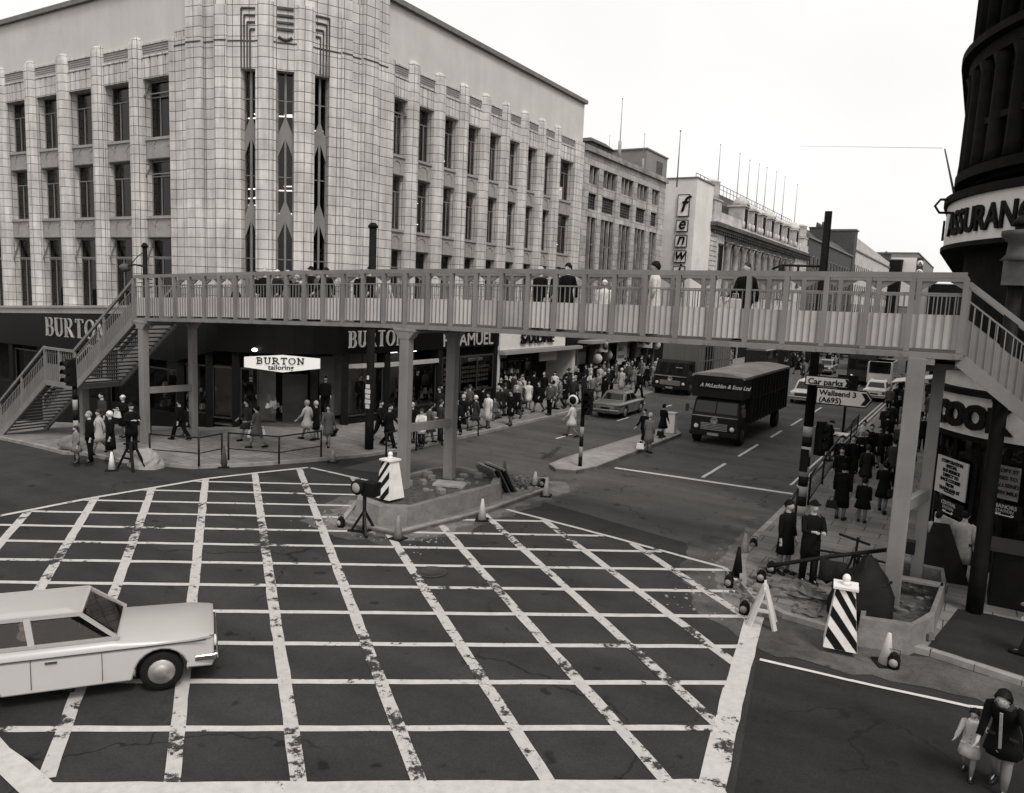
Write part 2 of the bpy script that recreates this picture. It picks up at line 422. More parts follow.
sheet('road_dust', rough_edge([(-15.6,14.9),(-14.2,14.5),(-12.3,14.8),(-11.4,16.6),(-11.2,20.5),(-10.6,23.0),(-11.6,24.3),(-12.9,24.4),(-15.0,22.3),(-16.2,20.0),(-16.5,17)]), .008, 'dusty road')
sheet('road_dust', rough_edge([(-15.3,15.4),(-14.3,14.9),(-12.3,15.2),(-11.75,16.8),(-11.45,20.4),(-11.1,22.6),(-11.9,23.7),(-12.9,23.6),(-15.0,21.8),(-15.9,19.6),(-15.9,17)], .14, .25, 5), .0095, 'dusty pale')
sheet('road_dust', rough_edge([(-5.1,19.8),(-4.95,18.2),(-4.3,16.6),(-3.6,15.6),(-3.2,16.0),(-4.0,17.4),(-4.5,18.8),(-4.8,20.8),(-4.8,22.5),(-5.2,22.5)], .08, .25, 6), .0115, 'dusty pale')
sheet('gutter', rough_edge([(-6.1,19.8),(-5.5,17.6),(-4.6,15.6),(-2.9,14.4),(.6,14.7),(5,13.9),(5,14.9),(1.4,15.9),(-1.7,16.1),(-3.4,16.4),(-4.3,18),(-4.85,21),(-4.85,24),(-5.6,24)], .12, .3), .010, 'dusty road')

def kerbline(name, pts, h=.12, w=.16, closed=False):
    mb = MB(); n = len(pts)
    for i in range(n if closed else n-1):
        a = Vector((pts[i][0], pts[i][1], 0)); b = Vector((pts[(i+1)%n][0], pts[(i+1)%n][1], 0)); L = (b-a).length
        d = (b-a)/L; s_ = Vector((-d.y, d.x, 0))*w; k = max(1, round(L/.95))
        for j in range(k):
            p = a+d*(L*j/k+.006); q = a+d*(L*(j+1)/k-.006)
            if L > 60: p, q = a+d*(L*j/k), a+d*(L*(j+1)/k)
            ps = [p, q, q+s_, p+s_]
            mb.hexa([(v.x, v.y, gz(v.x)-.05) for v in ps]+[(v.x, v.y, gz(v.x)+h+random.uniform(-.004,.004)) for v in ps])
    return struct(mb.build(name, 'kerb stone'))
def poly_pave(name, poly, h=.115, m='paving'):
    for half in (0, 1):
        pts = []
        n = len(poly)
        for i in range(n):
            a, b = poly[i], poly[(i+1)%n]
            ina = (a[0] >= -27.5) if half == 0 else (a[0] <= -27.5)
            inb = (b[0] >= -27.5) if half == 0 else (b[0] <= -27.5)
            if ina: pts.append(a)
            if ina != inb:
                t = (-27.5-a[0])/(b[0]-a[0]); pts.append((-27.5, a[1]+t*(b[1]-a[1])))
        if len(pts) > 2: sheet(name, pts, h, m)
LK = [(-60,19.3),(-48,18.8),(-37.3,17.4),(-32.0,16.3),(-28.6,15.5),(-25.5,15.8),(-22.9,16.8),(-21.7,18.4),(-20.7,20.3),(-19.8,22.4),(-19.35,25),(-19.2,30),(-19.2,330)]
kerbline('kerb', LK)
poly_pave('pavement', [(x+(.08 if i > 4 else 0)*-1, y+(.1 if i < 6 else 0)) for i, (x, y) in enumerate(LK)]+[(-27,330),(-27,24),(-60,24)])
RK = [(16,11.6),(10,13.4),(4,15.2),(1.3,15.8),(-.15,16.15),(-1.75,16.1),(-2.9,16.25),(-3.6,16.7),(-4.1,17.5),(-4.5,18.8),(-4.8,20.8),(-4.8,24),(-4.75,330)]
kerbline('kerb', [RK[i] for i in range(len(RK)-1, -1, -1)])
poly_pave('pavement', [(x+(.08 if i > 7 else 0), y+(.08 if i <= 7 else 0)) for i, (x, y) in enumerate(RK)]+[(30,330),(30,11.6)])
sheet('pavement_patch', [(-.2,16.35),(1.4,16.0),(4,15.4),(8,14.2),(9,18.6),(.9,19.0),(.25,18.9)], .120, 'asphalt fresh')
# traffic islands
ISL = [(-14.5,15.25),(-12.6,15.4),(-11.95,18.5),(-11.75,22.3),(-12.5,23.6),(-13.6,22.5),(-15.4,20.4),(-15.55,17.0)]
struct(MB().prism(ISL, -.02, .10).build('traffic_island', 'concrete')); kerbline('kerb', ISL, .14, .13, True)
ISM = [(-13.5,25.5),(-12.9,24.95),(-12.2,25.2),(-11.9,26.4),(-11.85,36.0),(-12.4,37.0),(-13.2,36.3),(-13.6,27)]
struct(MB().prism(ISM, -.02, .145).build('traffic_island', 'concrete pale')); kerbline('kerb', ISM, .15, .13, True)
# markings
CL = [(-9.5,4.9),(-2.45,9.8),(-3.4,15.8),(-4.76,18.5),(-8.1,19.0),(-11.58,19.45),(-19.9,19.5),(-20.4,18.7),(-21.35,16.2),(-21.85,13),(-21.9,10.15),(-21.2,7.3),(-16,5.3)]
def clipseg(a, b):
    t0, t1 = 0.0, 1.0; n = len(CL)
    for i in range(n):
        p, q = CL[i], CL[(i+1)%n]; ex, ey = q[0]-p[0], q[1]-p[1]
        fa = ex*(a[1]-p[1])-ey*(a[0]-p[0]); fb = ex*(b[1]-p[1])-ey*(b[0]-p[0])
        if fa < 0 and fb < 0: return None
        if fa*fb < 0:
            t = fa/(fa-fb)
            if fa < 0: t0 = max(t0, t)
            else: t1 = min(t1, t)
    if t1 <= t0: return None
    L = lambda t: (a[0]+(b[0]-a[0])*t, a[1]+(b[1]-a[1])*t)
    return L(t0), L(t1)
def stripe(mb, a, b, w, z):
    d = Vector((b[0]-a[0], b[1]-a[1])).normalized(); s_ = Vector((-d.y, d.x))*w/2
    L = math.hypot(b[0]-a[0], b[1]-a[1]); k = max(1, int(L/.45)); vs = []
    for j in range(k+1):
        t = j/k; x, y = a[0]+(b[0]-a[0])*t, a[1]+(b[1]-a[1])*t; e = w*.05; ph = a[0]*3.1+j*1.7
        u, v = 1+random.uniform(-.07,.07), 1+random.uniform(-.07,.07); c = .012*math.sin(j*.35+ph)
        vs += [(x-s_.x*u+s_.x/w*c, y-s_.y*u+s_.y/w*c, z), (x+s_.x*v+s_.x/w*c, y+s_.y*v+s_.y/w*c, z)]
    mb.add(vs, [(2*j,2*j+2,2*j+3,2*j+1) for j in range(k)])
rows = MB(); cols = MB(); frame = MB()
for b in (31.0, 29.5, 27.95, 26.45, 24.9, 23.38, 21.78, 20.1, 18.4, 16.68, 14.98, 13.28):
    sg = clipseg((-26, b-.713*26), (0, b))
    if sg: stripe(rows, *sg, .15, .013)
for d in (-6.65,-4.75,-2.88,-.92,1.08,3.02,5.15,7.15,9.1,11.05,13.0):
    sg = clipseg((-26, d+.8*26), (0, d))
    if sg: stripe(cols, *sg, .21, .017)
def strip_poly(mb, pts, w, z):
    for a, b in zip(pts, pts[1:]): stripe(mb, a, b, w, z); z += .0006
strip_poly(frame, [(-2.33,9.0),(-2.9,12.6),(-3.4,16.0)], .36, .021)
strip_poly(frame, [(-9.7,4.62),(-2.3,9.85)], .34, .0235)
strip_poly(frame, [(-16,5.25),(-9.4,4.72)], .34, .0255)
strip_poly(frame, [(-3.6,17.0),(-4.76,18.55),(-8.1,19.05),(-11.7,19.5)], .13, .021)
strip_poly(frame, [(-15.5,19.5),(-17.2,19.47),(-20.0,19.55)], .14, .021)
strip_poly(frame, [(-20.1,19.5),(-20.75,17.9),(-21.35,16.2),(-21.6,14.3),(-21.85,12.7),(-21.95,10.1),(-21.3,7.3),(-16,5.25)], .17, .0235)
struct(rows.build('box_junction_marking', 'road paint', fix=False)); struct(cols.build('box_junction_marking', 'road paint worn', fix=False))
struct(frame.build('box_junction_marking', 'road paint', fix=False))
ln = MB()
strip_poly(ln, [(-2.82,14.02),(-1.29,14.16),(.53,14.4),(1.4,14.75),(6,16)], .09, .022)
stripe(ln, (-11.5,27.2), (-4.95,27.66), .22, .012)
for a, b in ((27.95,31.1),(33,36.5),(39,41.6),(43.8,47),(50,53.5),(57,60),(64,67),(71,74),(78,81)): stripe(ln, (-8.27,a), (-8.3,b), .13, .012)
for y in range(31, 120, 7): stripe(ln, (-16.1,y), (-16.1,y+1.6), .12, .012)
stripe(ln, (-7.2,44.5), (-5.9,44.7), .14, .013); stripe(ln, (-11.5,38.3), (-11.6,46), .12, .012)
stripe(ln, (-5.05,29), (-5.05,110), .09, .012); stripe(ln, (-5.3,29), (-5.3,110), .09, .012)
stripe(ln, (-36,14.6), (-24.5,13.4), .12, -.6) if False else None
struct(ln.build('road_marking', 'line paint', fix=False))
mh = MB().lathe([(.36,0),(.36,.012),(.30,.013),(.30,.008),(.02,.008)], (-10.3,13.9,.018), 20)
struct(mh.build('manhole_cover', 'frame dark'))
# ------------------------------------------------------------ art deco corner building
XF, YF = -24.5, 22.3
bd = thing('art_deco_building', 'pale tiled art deco corner building with tall windows above black tailor shopfronts', 'building', (-28, 26, 0))
def P_(o): o.parent = bd; o.matrix_parent_inverse = Matrix.Translation((28, -26, 0)); return o
def bpart(mb, name, m, loc=None):
    if name in ('wall','shopfront_pier','display_wall','shopfront_panel','transom','attic_wall','coping','interior'):
        for q in loose(mb): o = P_(q.build(name, m))
        return o
    return P_(mb.build(name, m))
core = MB()
# dark interior: back walls, floors and ceilings set behind the glass
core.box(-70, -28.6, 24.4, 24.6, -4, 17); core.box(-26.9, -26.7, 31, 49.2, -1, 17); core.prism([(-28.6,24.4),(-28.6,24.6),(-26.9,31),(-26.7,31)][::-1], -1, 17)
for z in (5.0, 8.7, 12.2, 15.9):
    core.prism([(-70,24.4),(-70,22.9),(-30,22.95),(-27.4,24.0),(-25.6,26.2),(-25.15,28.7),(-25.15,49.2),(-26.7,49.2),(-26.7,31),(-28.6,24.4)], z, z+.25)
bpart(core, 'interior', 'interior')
tb = MB()
rows_z = ((12.92,15.5),(9.4,11.97),(5.55,8.42))
# ---- right face (faces +X)
PR0, PRS = 30.62, 2.122
prs = [PR0+PRS*i for i in range(8)]
wins = []
def pilaster_x(yc, w=.86):
    mb = MB(); h = w/2
    pr = [(XF-.75,yc-h),(XF-.12,yc-h),(XF-.12,yc-h*.78),(XF+.08,yc-h*.55),(XF+.14,yc),(XF+.08,yc+h*.55),(XF-.12,yc+h*.78),(XF-.12,yc+h),(XF-.75,yc+h)]
    mb.prism(pr, 5.45, 17.12)
    sh = lambda f: [(XF-.3+(x-XF+.3)*f, yc+(y-yc)*f, 0) for x, y in pr]
    mb.rings([[(x,y,z) for x,y,_ in sh(f)] for f, z in ((.999,17.12),(.92,17.3),(.7,17.42),(.35,17.46))], sm=False)
    bpart(mb, 'pilaster', TILE)
def pilaster_y(xc, w=.98):
    mb = MB(); h = w/2
    pr = [(xc-h,YF+.75),(xc-h,YF+.12),(xc-h*.78,YF+.12),(xc-h*.55,YF-.08),(xc,YF-.14),(xc+h*.55,YF-.08),(xc+h*.78,YF+.12),(xc+h,YF+.12),(xc+h,YF+.75)]
    mb.prism(pr, lambda p: 5.15+.05*(p[0]+30), 17.0)
    sh = lambda f: [(xc+(x-xc)*f, YF+.3+(y-YF-.3)*f) for x, y in pr]
    mb.rings([[(x,y,z) for x,y in sh(f)] for f, z in ((.999,17.0),(.92,17.2),(.7,17.33),(.35,17.37))], sm=False)
    bpart(mb, 'pilaster', TILE)
def spandrel(T, w, z0, z1):
    """T maps (u along wall, depth outward, z)"""
    mb = MB()
    def bx(u0,u1,d0,d1,a,b): mb.add([T(u,d,z) for z in (a,b) for (u,d) in ((u0,d0),(u1,d0),(u1,d1),(u0,d1))], [(0,3,2,1),(4,5,6,7),(0,1,5,4),(1,2,6,5),(2,3,7,6),(3,0,4,7)])
    bx(0,w,-.5,0,z0,z1); bx(0,w,.002,.07,z1-.09,z1+.03); bx(0.08,w-.08,.002,.03,z0+.03,z0+.09)
    # raised arch ornament
    n = 9; r = w*.26; cx = w/2; cz = z0+(z1-z0)*.42
    pts = [(cx-r, z0+.14)]+[(cx-r*math.cos(math.pi*i/n), cz+r*.95*math.sin(math.pi*i/n)) for i in range(n+1)]+[(cx+r, z0+.14)]
    for (a, b), (c, d) in zip(pts, pts[1:]): mb.bar(T(a,.015,b), T(c,.015,d), .035, .035)
    mb.bar(T(w*.12,.012,z1-.16), T(w*.3,.012,z1-.42), .03, .03); mb.bar(T(w*.88,.012,z1-.16), T(w*.7,.012,z1-.42), .03, .03)
    bpart(mb, 'spandrel', 'relief')
def window(T, w, z0, z1, tr=.30, openhop=False):
    fr = MB()
    def bx(u0,u1,a,b,d0=-.04,d1=.04): fr.add([T(u,d,z) for z in (a,b) for (u,d) in ((u0,d0),(u1,d0),(u1,d1),(u0,d1))], [(0,3,2,1),(4,5,6,7),(0,1,5,4),(1,2,6,5),(2,3,7,6),(3,0,4,7)])
    t = .055
    bx(0,t,z0,z1); bx(w-t,w,z0,z1); bx(t,w-t,z0,z0+t); bx(t,w-t,z1-t,z1)
    zt = z1-(z1-z0)*tr; bx(t,w-t,zt,zt+.05); bx(w*.30,w*.30+.05,z0+t,zt); bx(w*.70,w*.70+.05,z0+t,zt)
    if openhop:   # a top-hung light propped open
        a, b = T(t,.03,z1-.08), T(w-t,.03,z1-.08); c, d = T(w-t,.38,zt+.08), T(t,.38,zt+.08)
        for p, q in ((a,b),(b,c),(c,d),(d,a)): fr.bar(p, q, .05)
    f = bpart(fr, 'window', 'frame')
    pn = MB().add([T(t,0,z0+t),T(w-t,0,z0+t),T(w-t,0,z1-t),T(t,0,z1-t)], [(0,1,2,3)])
    o = pn.build('pane', 'window glass', fix=False); o.parent = f
def infill(T, w, top=True):
    mb = MB()
    def bx(u0,u1,d0,d1,a,b,mi=0): mb.add([T(u,d,z) for z in (a,b) for (u,d) in ((u0,d0),(u1,d0),(u1,d1),(u0,d1))], [(0,3,2,1),(4,5,6,7),(0,1,5,4),(1,2,6,5),(2,3,7,6),(3,0,4,7)], mi)
    bx(0,w,-.55,-.06,15.5,17.0)                     # backing
    n = 4
    for i in range(n): bx(w*(i+.08)/n, w*(i+.92)/n, -.06, .02, 15.5, 16.42)       # flutes
    bx(0,w,-.06,.05,16.42,16.5); bx(0,w,-.06,.04,16.94,17.02)
    for k in range(4): bx(0.02,w-.02,-.06,.0,16.53+.1*k,16.53+.1*k+.055,1)
    bpart(mb, 'frieze', [TILE, 'relief'])
def bay(T, w, k, op=0, zb=5.55):
    for j, (z0, z1) in enumerate(rows_z):
        z0 = zb if j == 2 else z0
        Tw = lambda u, d, z: T(u, d-.42, z)
        window(Tw, w, z0, z1, openhop=(op >> j) & 1)
        if j < 2: spandrel(lambda u, d, z: T(u, d-.12, z), w, rows_z[j+1][1], z0-.03)
    infill(T, w)
edges = [29.0]+[e for y in prs for e in (y-.43, y+.43)]+[47.95]
for k in range(9):
    y0, y1 = edges[2*k], edges[2*k+1]
    bay(lambda u, d, z, y0=y0: (XF-.12+d, y0+u, z), y1-y0, k, op=1 if k == 0 else 0)
for y in prs: pilaster_x(y)
pxs = [-34.25-3.0*i for i in range(9)]
edl = [-31.5]+[e for x in pxs for e in (x+.49, x-.49)]
for k in range(9):
    x1, x0 = edl[2*k], edl[2*k+1]
    bay(lambda u, d, z, x0=x0: (x0+u, YF+.12-d, z), x1-x0, k, op=(3 if k == 0 else 4) | 4, zb=5.35+.05*(x0+30))
for x in pxs: pilaster_y(x)
w1 = MB()
w1.box(XF-.8, XF, 47.95, 49.25, 5.3, 17.05); w1.box(XF-.8, XF+.06, 28.55, 29.0, 5.3, 17.05)
w1.box(-31.5, -31.3, YF-.06, YF+.8, 5.3, 16.95); w1.box(-31.52, -31.45, YF-.12, YF-.062, 5.3, 16.9)
bpart(w1, 'wall', TILE)
# ---- rounded corner with stepped strips
PC = [(-31.4,22.30),(-30.39,22.34),(-29.57,22.48),(-28.94,22.62),(-28.42,22.82),(-27.88,23.04),(-27.30,23.34),(-26.61,23.84),(-26.09,24.35),(-25.59,25.05),(-25.29,25.63),(-25.07,26.07),(-24.90,26.54),(-24.75,27.05),(-24.59,27.89),(-24.5,28.6)]
prot = [.0,.16,-.04,.16,0.02,None,.08,None,.08,None,.02,.16,-.04,.14,.0]
topz = [16.95,21,21,18.05,21,None,21,None,21,None,21,17.95,18.9,21,21]
def offs(a, b, d):
    v = Vector((b[0]-a[0], b[1]-a[1])).normalized(); n = Vector((v.y, -v.x)); return n*d
cw = MB()
for i in range(15):
    a, b = PC[i], PC[i+1]
    if prot[i] is not None:
        n1 = offs(a, b, prot[i]); n0 = offs(a, b, -.55)
        cw.prism([(a[0]+n0.x,a[1]+n0.y),(a[0]+n1.x,a[1]+n1.y),(b[0]+n1.x,b[1]+n1.y),(b[0]+n0.x,b[1]+n0.y)], 5.2, topz[i])
        if topz[i] < 20:
            n1 = offs(a, b, prot[i]-.1)
            cw.prism([(a[0]+n0.x,a[1]+n0.y),(a[0]+n1.x,a[1]+n1.y),(b[0]+n1.x,b[1]+n1.y),(b[0]+n0.x,b[1]+n0.y)], topz[i]+.002, 21 if i else 17.3)
        if i in (6, 8):   # rounded shaft on the piers between the slit windows
            m_ = Vector(((a[0]+b[0])/2, (a[1]+b[1])/2)); v = Vector((b[0]-a[0], b[1]-a[1])); L = v.length; v /= L; n_ = Vector((v.y, -v.x))
            ring = [m_+v*(-L*.42)+n_*.075, m_+v*(-L*.3)+n_*.2, m_+v*(L*.3)+n_*.2, m_+v*(L*.42)+n_*.075]
            cw.prism([(p.x, p.y) for p in ring], 5.2, 18.2)
    else:
        n1 = offs(a, b, .02); n0 = offs(a, b, -.5)
        q = [(a[0]+n0.x,a[1]+n0.y),(a[0]+n1.x,a[1]+n1.y),(b[0]+n1.x,b[1]+n1.y),(b[0]+n0.x,b[1]+n0.y)]
        cw.prism(q, 15.5, 21)
bpart(cw, 'wall', TILE)
orn = MB()
for i, kind in ((5,'L'),(7,'B'),(9,'R')):
    a, b = Vector(PC[i]), Vector(PC[i+1]); v = b-a; L = v.length; v /= L; n_ = Vector((v.y, -v.x))
    T = lambda u, d, z: (a.x+v.x*u+n_.x*d, a.y+v.y*u+n_.y*d, z)
    if kind == 'B':
        for k, z in enumerate((17.99,17.71,17.43,17.15)): orn.bar(T(.03,.05,z), T(L-.03,.05,z), .07, .09)
        orn.tube([T(L*(.12+.76*t), .06, 16.85-.12*math.sin(math.pi*t)) for t in (0,.25,.5,.75,1)], .06, 6)
    else:
        for k in range(4):
            z = 17.92-.28*k; u0, u1 = (.04+.13*k, L-.02) if kind == 'L' else (L-.04-.13*k, .02)
            orn.bar(T(u0,.05,z), T(u1,.05,z), .06, .07); orn.bar(T(u0,.05,z), T(u0,.05,15.5), .05, .05, upv=(v.x,v.y,0))
for i in range(15):
    a, b = PC[i], PC[i+1]; d_ = (prot[i] if prot[i] is not None else .02)+.012; n1 = offs(a, b, d_)
    q = MB().bar((a[0]+n1.x,a[1]+n1.y,16.62), (b[0]+n1.x,b[1]+n1.y,16.62), .03, .05)
    for z in (): pass
    bpart(q, 'string_course', 'dark stone')
for q in loose(orn): bpart(q, 'ornament', 'dark stone')
for i in (5,7,9):     # slit windows with mullion and chevron spandrels
    a, b = Vector(PC[i]), Vector(PC[i+1]); v = b-a; L = v.length; v /= L; n_ = Vector((v.y, -v.x))
    T = lambda u, d, z: (a.x+v.x*u+n_.x*(d-.38), a.y+v.y*u+n_.y*(d-.38), z)
    fr = MB(); fr.bar(T(L/2,.04,5.3), T(L/2,.04,15.5), .09, .09, upv=(v.x,v.y,0))
    fr.bar(T(.02,0,5.3), T(.02,0,15.5), .05, .06, upv=(v.x,v.y,0)); fr.bar(T(L-.02,0,5.3), T(L-.02,0,15.5), .05, .06, upv=(v.x,v.y,0))
    for zt in (15.5, 12.3, 8.75): fr.bar(T(0,0,zt-1.15), T(L,0,zt-1.15), .03, .04)
    f = bpart(fr, 'window', 'frame')
    MB().add([T(0,-.02,5.3),T(L,-.02,5.3),T(L,-.02,15.5),T(0,-.02,15.5)], [(0,1,2,3)]).build('pane', 'window glass', f, fix=False)
    ch = MB()
    for zc in (12.75, 9.25, 5.85):
        q = [(L/2,zc+.95),(L-.02,zc+.1),(L-.02,zc-.85),(L/2,zc+.05),(.02,zc-.85),(.02,zc+.1)]
        ch.add([T(u,.03,z) for u, z in q]+[T(u,.09,z) for u, z in q], [(0,1,2,3),(0,3,4,5),(6,7,8,9),(6,9,10,11)]+[(k,(k+1)%6,6+(k+1)%6,6+k) for k in range(6)])
    for q in loose(ch): bpart(q, 'chevron', 'grey render')
# ---- attic
at = MB()
at.box(-70, -30.4, YF+.16, YF+.9, 16.6, 19.45); at.box(XF-.9, XF-.16, 28.6, 49.2, 16.6, 19.62)
at.box(-70, -25.3, 48.6, 49.2, 16, 19.62)
bpart(at, 'attic_wall', 'plaster')
bpart(MB().box(-70,-30.4,YF-.02,YF+1.0,19.452,19.68).box(XF-1.0,XF+.04,28.6,49.35,19.622,19.86), 'coping', 'coping')
bpart(MB().prism([(-70,23.2),(-31,23.2),(-25.6,29.5),(-25.6,48.5),(-70,48.5)],16.5,19.0), 'roof', 'lead')
# ---- ledge and black fascia
lg = MB()
def bandpoly(d0, d1): 
    o = [(XF+d1,49.25),(XF+d1,28.6)]+[(p[0]+d1*.78, p[1]-d1*.7) for p in PC[::-1][1:-1]]+[(-31.4,YF-d1),(-60,YF-d1)]
    i = [(-60,YF-d0),(-31.4,YF-d0)]+[(p[0]+d0*.78, p[1]-d0*.7) for p in PC[1:-1]]+[(XF+d0,28.6),(XF+d0,49.25)]
    return o, i
def bandmesh(mb, d0, d1, z0, z1):
    o, i = bandpoly(d0, d1); n = len(o); i = i[::-1]
    f = lambda p, z: z(p) if callable(z) else z
    vs = []
    for p, q in zip(o, i): vs += [(p[0],p[1],f(p,z0)),(p[0],p[1],f(p,z1)),(q[0],q[1],f(q,z1)),(q[0],q[1],f(q,z0))]
    fs = []
    for k in range(n-1):
        for j in range(4): fs.append((4*k+j, 4*k+(j+1)%4, 4*k+4+(j+1)%4, 4*k+4+j))
    fs += [(0,1,2,3), (4*n-4,4*n-3,4*n-2,4*n-1)]
    mb.add(vs, fs)
ztop = lambda p: 4.98 if p[0] > -31 else 4.98+.045*(p[0]+31)
bandmesh(lg, -.5, .22, lambda p: ztop(p)+.0, lambda p: ztop(p)+.28); bandmesh(lg, -.5, .30, lambda p: ztop(p)+.283, lambda p: ztop(p)+.40)
bpart(lg, 'ledge', 'relief')
fa = MB(); bandmesh(fa, -.6, .12, lambda p: 3.45 if p[0] > -29 else max(3.45+.28*(p[0]+29), 2.45), lambda p: ztop(p)-.003)
bpart(fa, 'fascia', 'black glass fascia')

# roman lettering: broad stems, thin hairlines, bracket serifs
def roman(s, h, T, m, name='lettering', slab=False):
    mb = MB(); x = 0.0; S = h*.17; t = h*(.075 if slab else .05)
    def seg(a, b, w): mb.bar(T(x+a[0]*h, a[1]*h), T(x+b[0]*h, b[1]*h), w, .05, upv=(Vector(T(0,1))-Vector(T(0,0))) if abs(a[1]-b[1]) < .3 else (Vector(T(1,0))-Vector(T(0,0))))
    def serif(cx, y, w=.17): seg((cx-w,y),(cx+w,y),t)
    def arc(cx, cy, rx, ry, a0, a1, thick, n=10):
        for k in range(n):
            t0, t1 = a0+(a1-a0)*k/n, a0+(a1-a0)*(k+1)/n; tm = (t0+t1)/2
            w = t+(thick-t)*abs(math.cos(tm))**1.5
            p, q = Vector((cx+rx*math.cos(t0), cy+ry*math.sin(t0))), Vector((cx+rx*math.cos(t1), cy+ry*math.sin(t1)))
            a, b = Vector(T(x+p.x*h, p.y*h)), Vector(T(x+q.x*h, q.y*h)); nrm = (Vector(T(1,0))-Vector(T(0,0))).cross(Vector(T(0,1))-Vector(T(0,0)))
            mb.bar(a, b+(b-a)*.12, w, .05, upv=nrm)
    pi = math.pi
    for c in s:
        if c == 'B':
            seg((.15,.03),(.15,.97),S); serif(.12,.03,.14); serif(.12,.97,.14)
            seg((.15,.97),(.4,.97),t); seg((.15,.52),(.42,.52),t); seg((.15,.03),(.42,.03),t)
            arc(.38,.745,.17,.225,-pi/2,pi/2,S); arc(.40,.275,.20,.245,-pi/2,pi/2,S); x += .76*h
        elif c == 'U':
            seg((.16,.97),(.16,.3),S); seg((.62,.97),(.62,.3),t*1.3); arc(.39,.3,.23,.27,pi,2*pi,S); serif(.16,.97); serif(.62,.97,.13); x += .86*h
        elif c == 'R':
            seg((.15,.03),(.15,.97),S); serif(.13,.03); serif(.12,.97,.14); seg((.15,.97),(.38,.97),t); seg((.15,.5),(.38,.5),t)
            arc(.38,.735,.18,.235,-pi/2,pi/2,S)
            seg((.36,.5),(.68,.03),S*.9); serif(.70,.03,.1); x += .86*h
        elif c == 'T':
            seg((.36,.03),(.36,.97),S); serif(.36,.03); seg((.04,.97),(.68,.97),t); seg((.05,.80),(.05,.97),t); seg((.67,.80),(.67,.97),t); x += .78*h
        elif c == 'O':
            arc(.42,.5,.34,.47,0,2*pi,S*1.05,20); x += .92*h
        elif c == 'N':
            seg((.14,.03),(.14,.97),t*1.4); seg((.14,.97),(.66,.03),S); seg((.66,.03),(.66,.97),t*1.4); serif(.14,.03,.13); serif(.1,.97,.12); serif(.66,.97,.13); x += .86*h
        x += .06*h
    return mb.build(name, m), x
def rl(s, h, T, m, name='lettering', slab=False): o, w = roman(s, h, T, m, name, slab); P_(o)
rl('BURTON', .80, lambda a, b: (XF+.16, 26.05+a*.93, 3.78+b*.95), 'letters')
rl('BURTON', .98, lambda a, b: (-42.1+a*1.05, YF-.16, 3.30+b+.02*a), 'letters')
# ---- ground floor: piers, stall risers, shop glass, displays
gf = MB()
def pier(x0,x1,y0,y1): gf.box(x0,x1,y0,y1,-3,3.5)
for y in (28.9, 33.2, 38.72): gf.box(XF-.5, XF+.08, y-.18, y+.18, -.2, 3.5)
for p in ((-25.0,26.5),(-25.7,25.25),(-28.3,23.05),(-29.6,22.65),(-31.3,22.4)): gf.prism([(p[0]-.25,p[1]+.1),(p[0],p[1]-.2),(p[0]+.25,p[1]),(p[0],p[1]+.3)], -.2, 3.5)
for x in (-34.1,-37.0,-40,-43,-46,-49,-52): gf.box(x-.2,x+.2,YF-.08,YF+.5,-3,3.3)
gf.box(XF-.4,XF+.04,28.9,33.2,.1,.55); gf.box(-56,-31.3,YF,YF+.3,-3,.35); gf.prism([(-31.3,22.4),(-29.6,22.65),(-29.5,22.9),(-31.3,22.7)], -.2, .5)
gf.prism([(-25.0,26.5),(-24.6,28.9),(-24.85,28.9),(-25.25,26.5)], .1, .5)
bpart(gf, 'shopfront_pier', 'black paint')
def shopwin(a, b, z0, z1, bars=0, name='shop_window'):
    a = Vector(a); b = Vector(b); v = b-a; L = v.length; v /= L; mb = MB()
    for q in [0, 1]+[(k+1)/(bars+1) for k in range(bars)]:
        p = a+v*L*q; mb.bar((p.x,p.y,z0), (p.x,p.y,z1), .06, .06)
    mb.bar((a.x,a.y,z1), (b.x,b.y,z1), .07); mb.bar((a.x,a.y,z0), (b.x,b.y,z0), .07)
    f = bpart(mb, name, 'frame dark')
    MB().add([(a.x,a.y,z0),(b.x,b.y,z0),(b.x,b.y,z1),(a.x,a.y,z1)], [(0,1,2,3)]).build('pane', 'shop glass', f, fix=False)
shopwin((XF-.1,29.1),(XF-.1,33.0),.55,2.72,1); shopwin((-24.95,26.7),(-24.6,28.7),.5,2.72)
shopwin((-31.2,22.45),(-29.7,22.7),.5,2.7); shopwin((-28.1,23.15),(-27.5,23.6),.4,2.7); shopwin((-29.4,22.7),(-28.5,23.0),.4,2.7)
for x0, x1 in ((-33.9,-31.5),(-36.8,-34.3),(-39.8,-37.2),(-42.8,-40.2),(-45.8,-43.2)): shopwin((x0,YF+.1),(x1,YF+.1),.35+gz(x0)*.3,2.35)
tr_ = MB(); tr_.box(XF-.02,XF+.1,29.08,33.02,2.74,2.95); tr_.prism([(-24.93,26.7),(-24.5,28.72),(-24.62,28.72),(-25.05,26.7)], 2.74, 2.95)
bpart(tr_, 'transom', 'letters')
ds = MB(); ds.box(-26.2,-26.1,29.0,33.1,.3,3.4); ds.prism([(-26.3,27.1),(-26.1,28.9),(-26.2,28.9),(-26.4,27.1)], .3, 3.4)
ds.box(-26.1,XF-.15,29.0,33.1,.3,.5); ds.prism([(-28.9,24.3),(-27.9,25.0),(-28.0,25.1),(-29.0,24.4)],.1,3.2); ds.prism([(-26.6,26.5),(-26.2,27.1),(-26.3,27.15),(-26.7,26.6)],.1,3.2)
ds.box(-33.9,-31.5,23.5,23.6,.3,2.6); ds.prism([(-31.2,24.0),(-29.4,24.2),(-29.4,24.3),(-31.2,24.1)], .2, 2.6)
bpart(ds, 'display_wall', 'display wall')
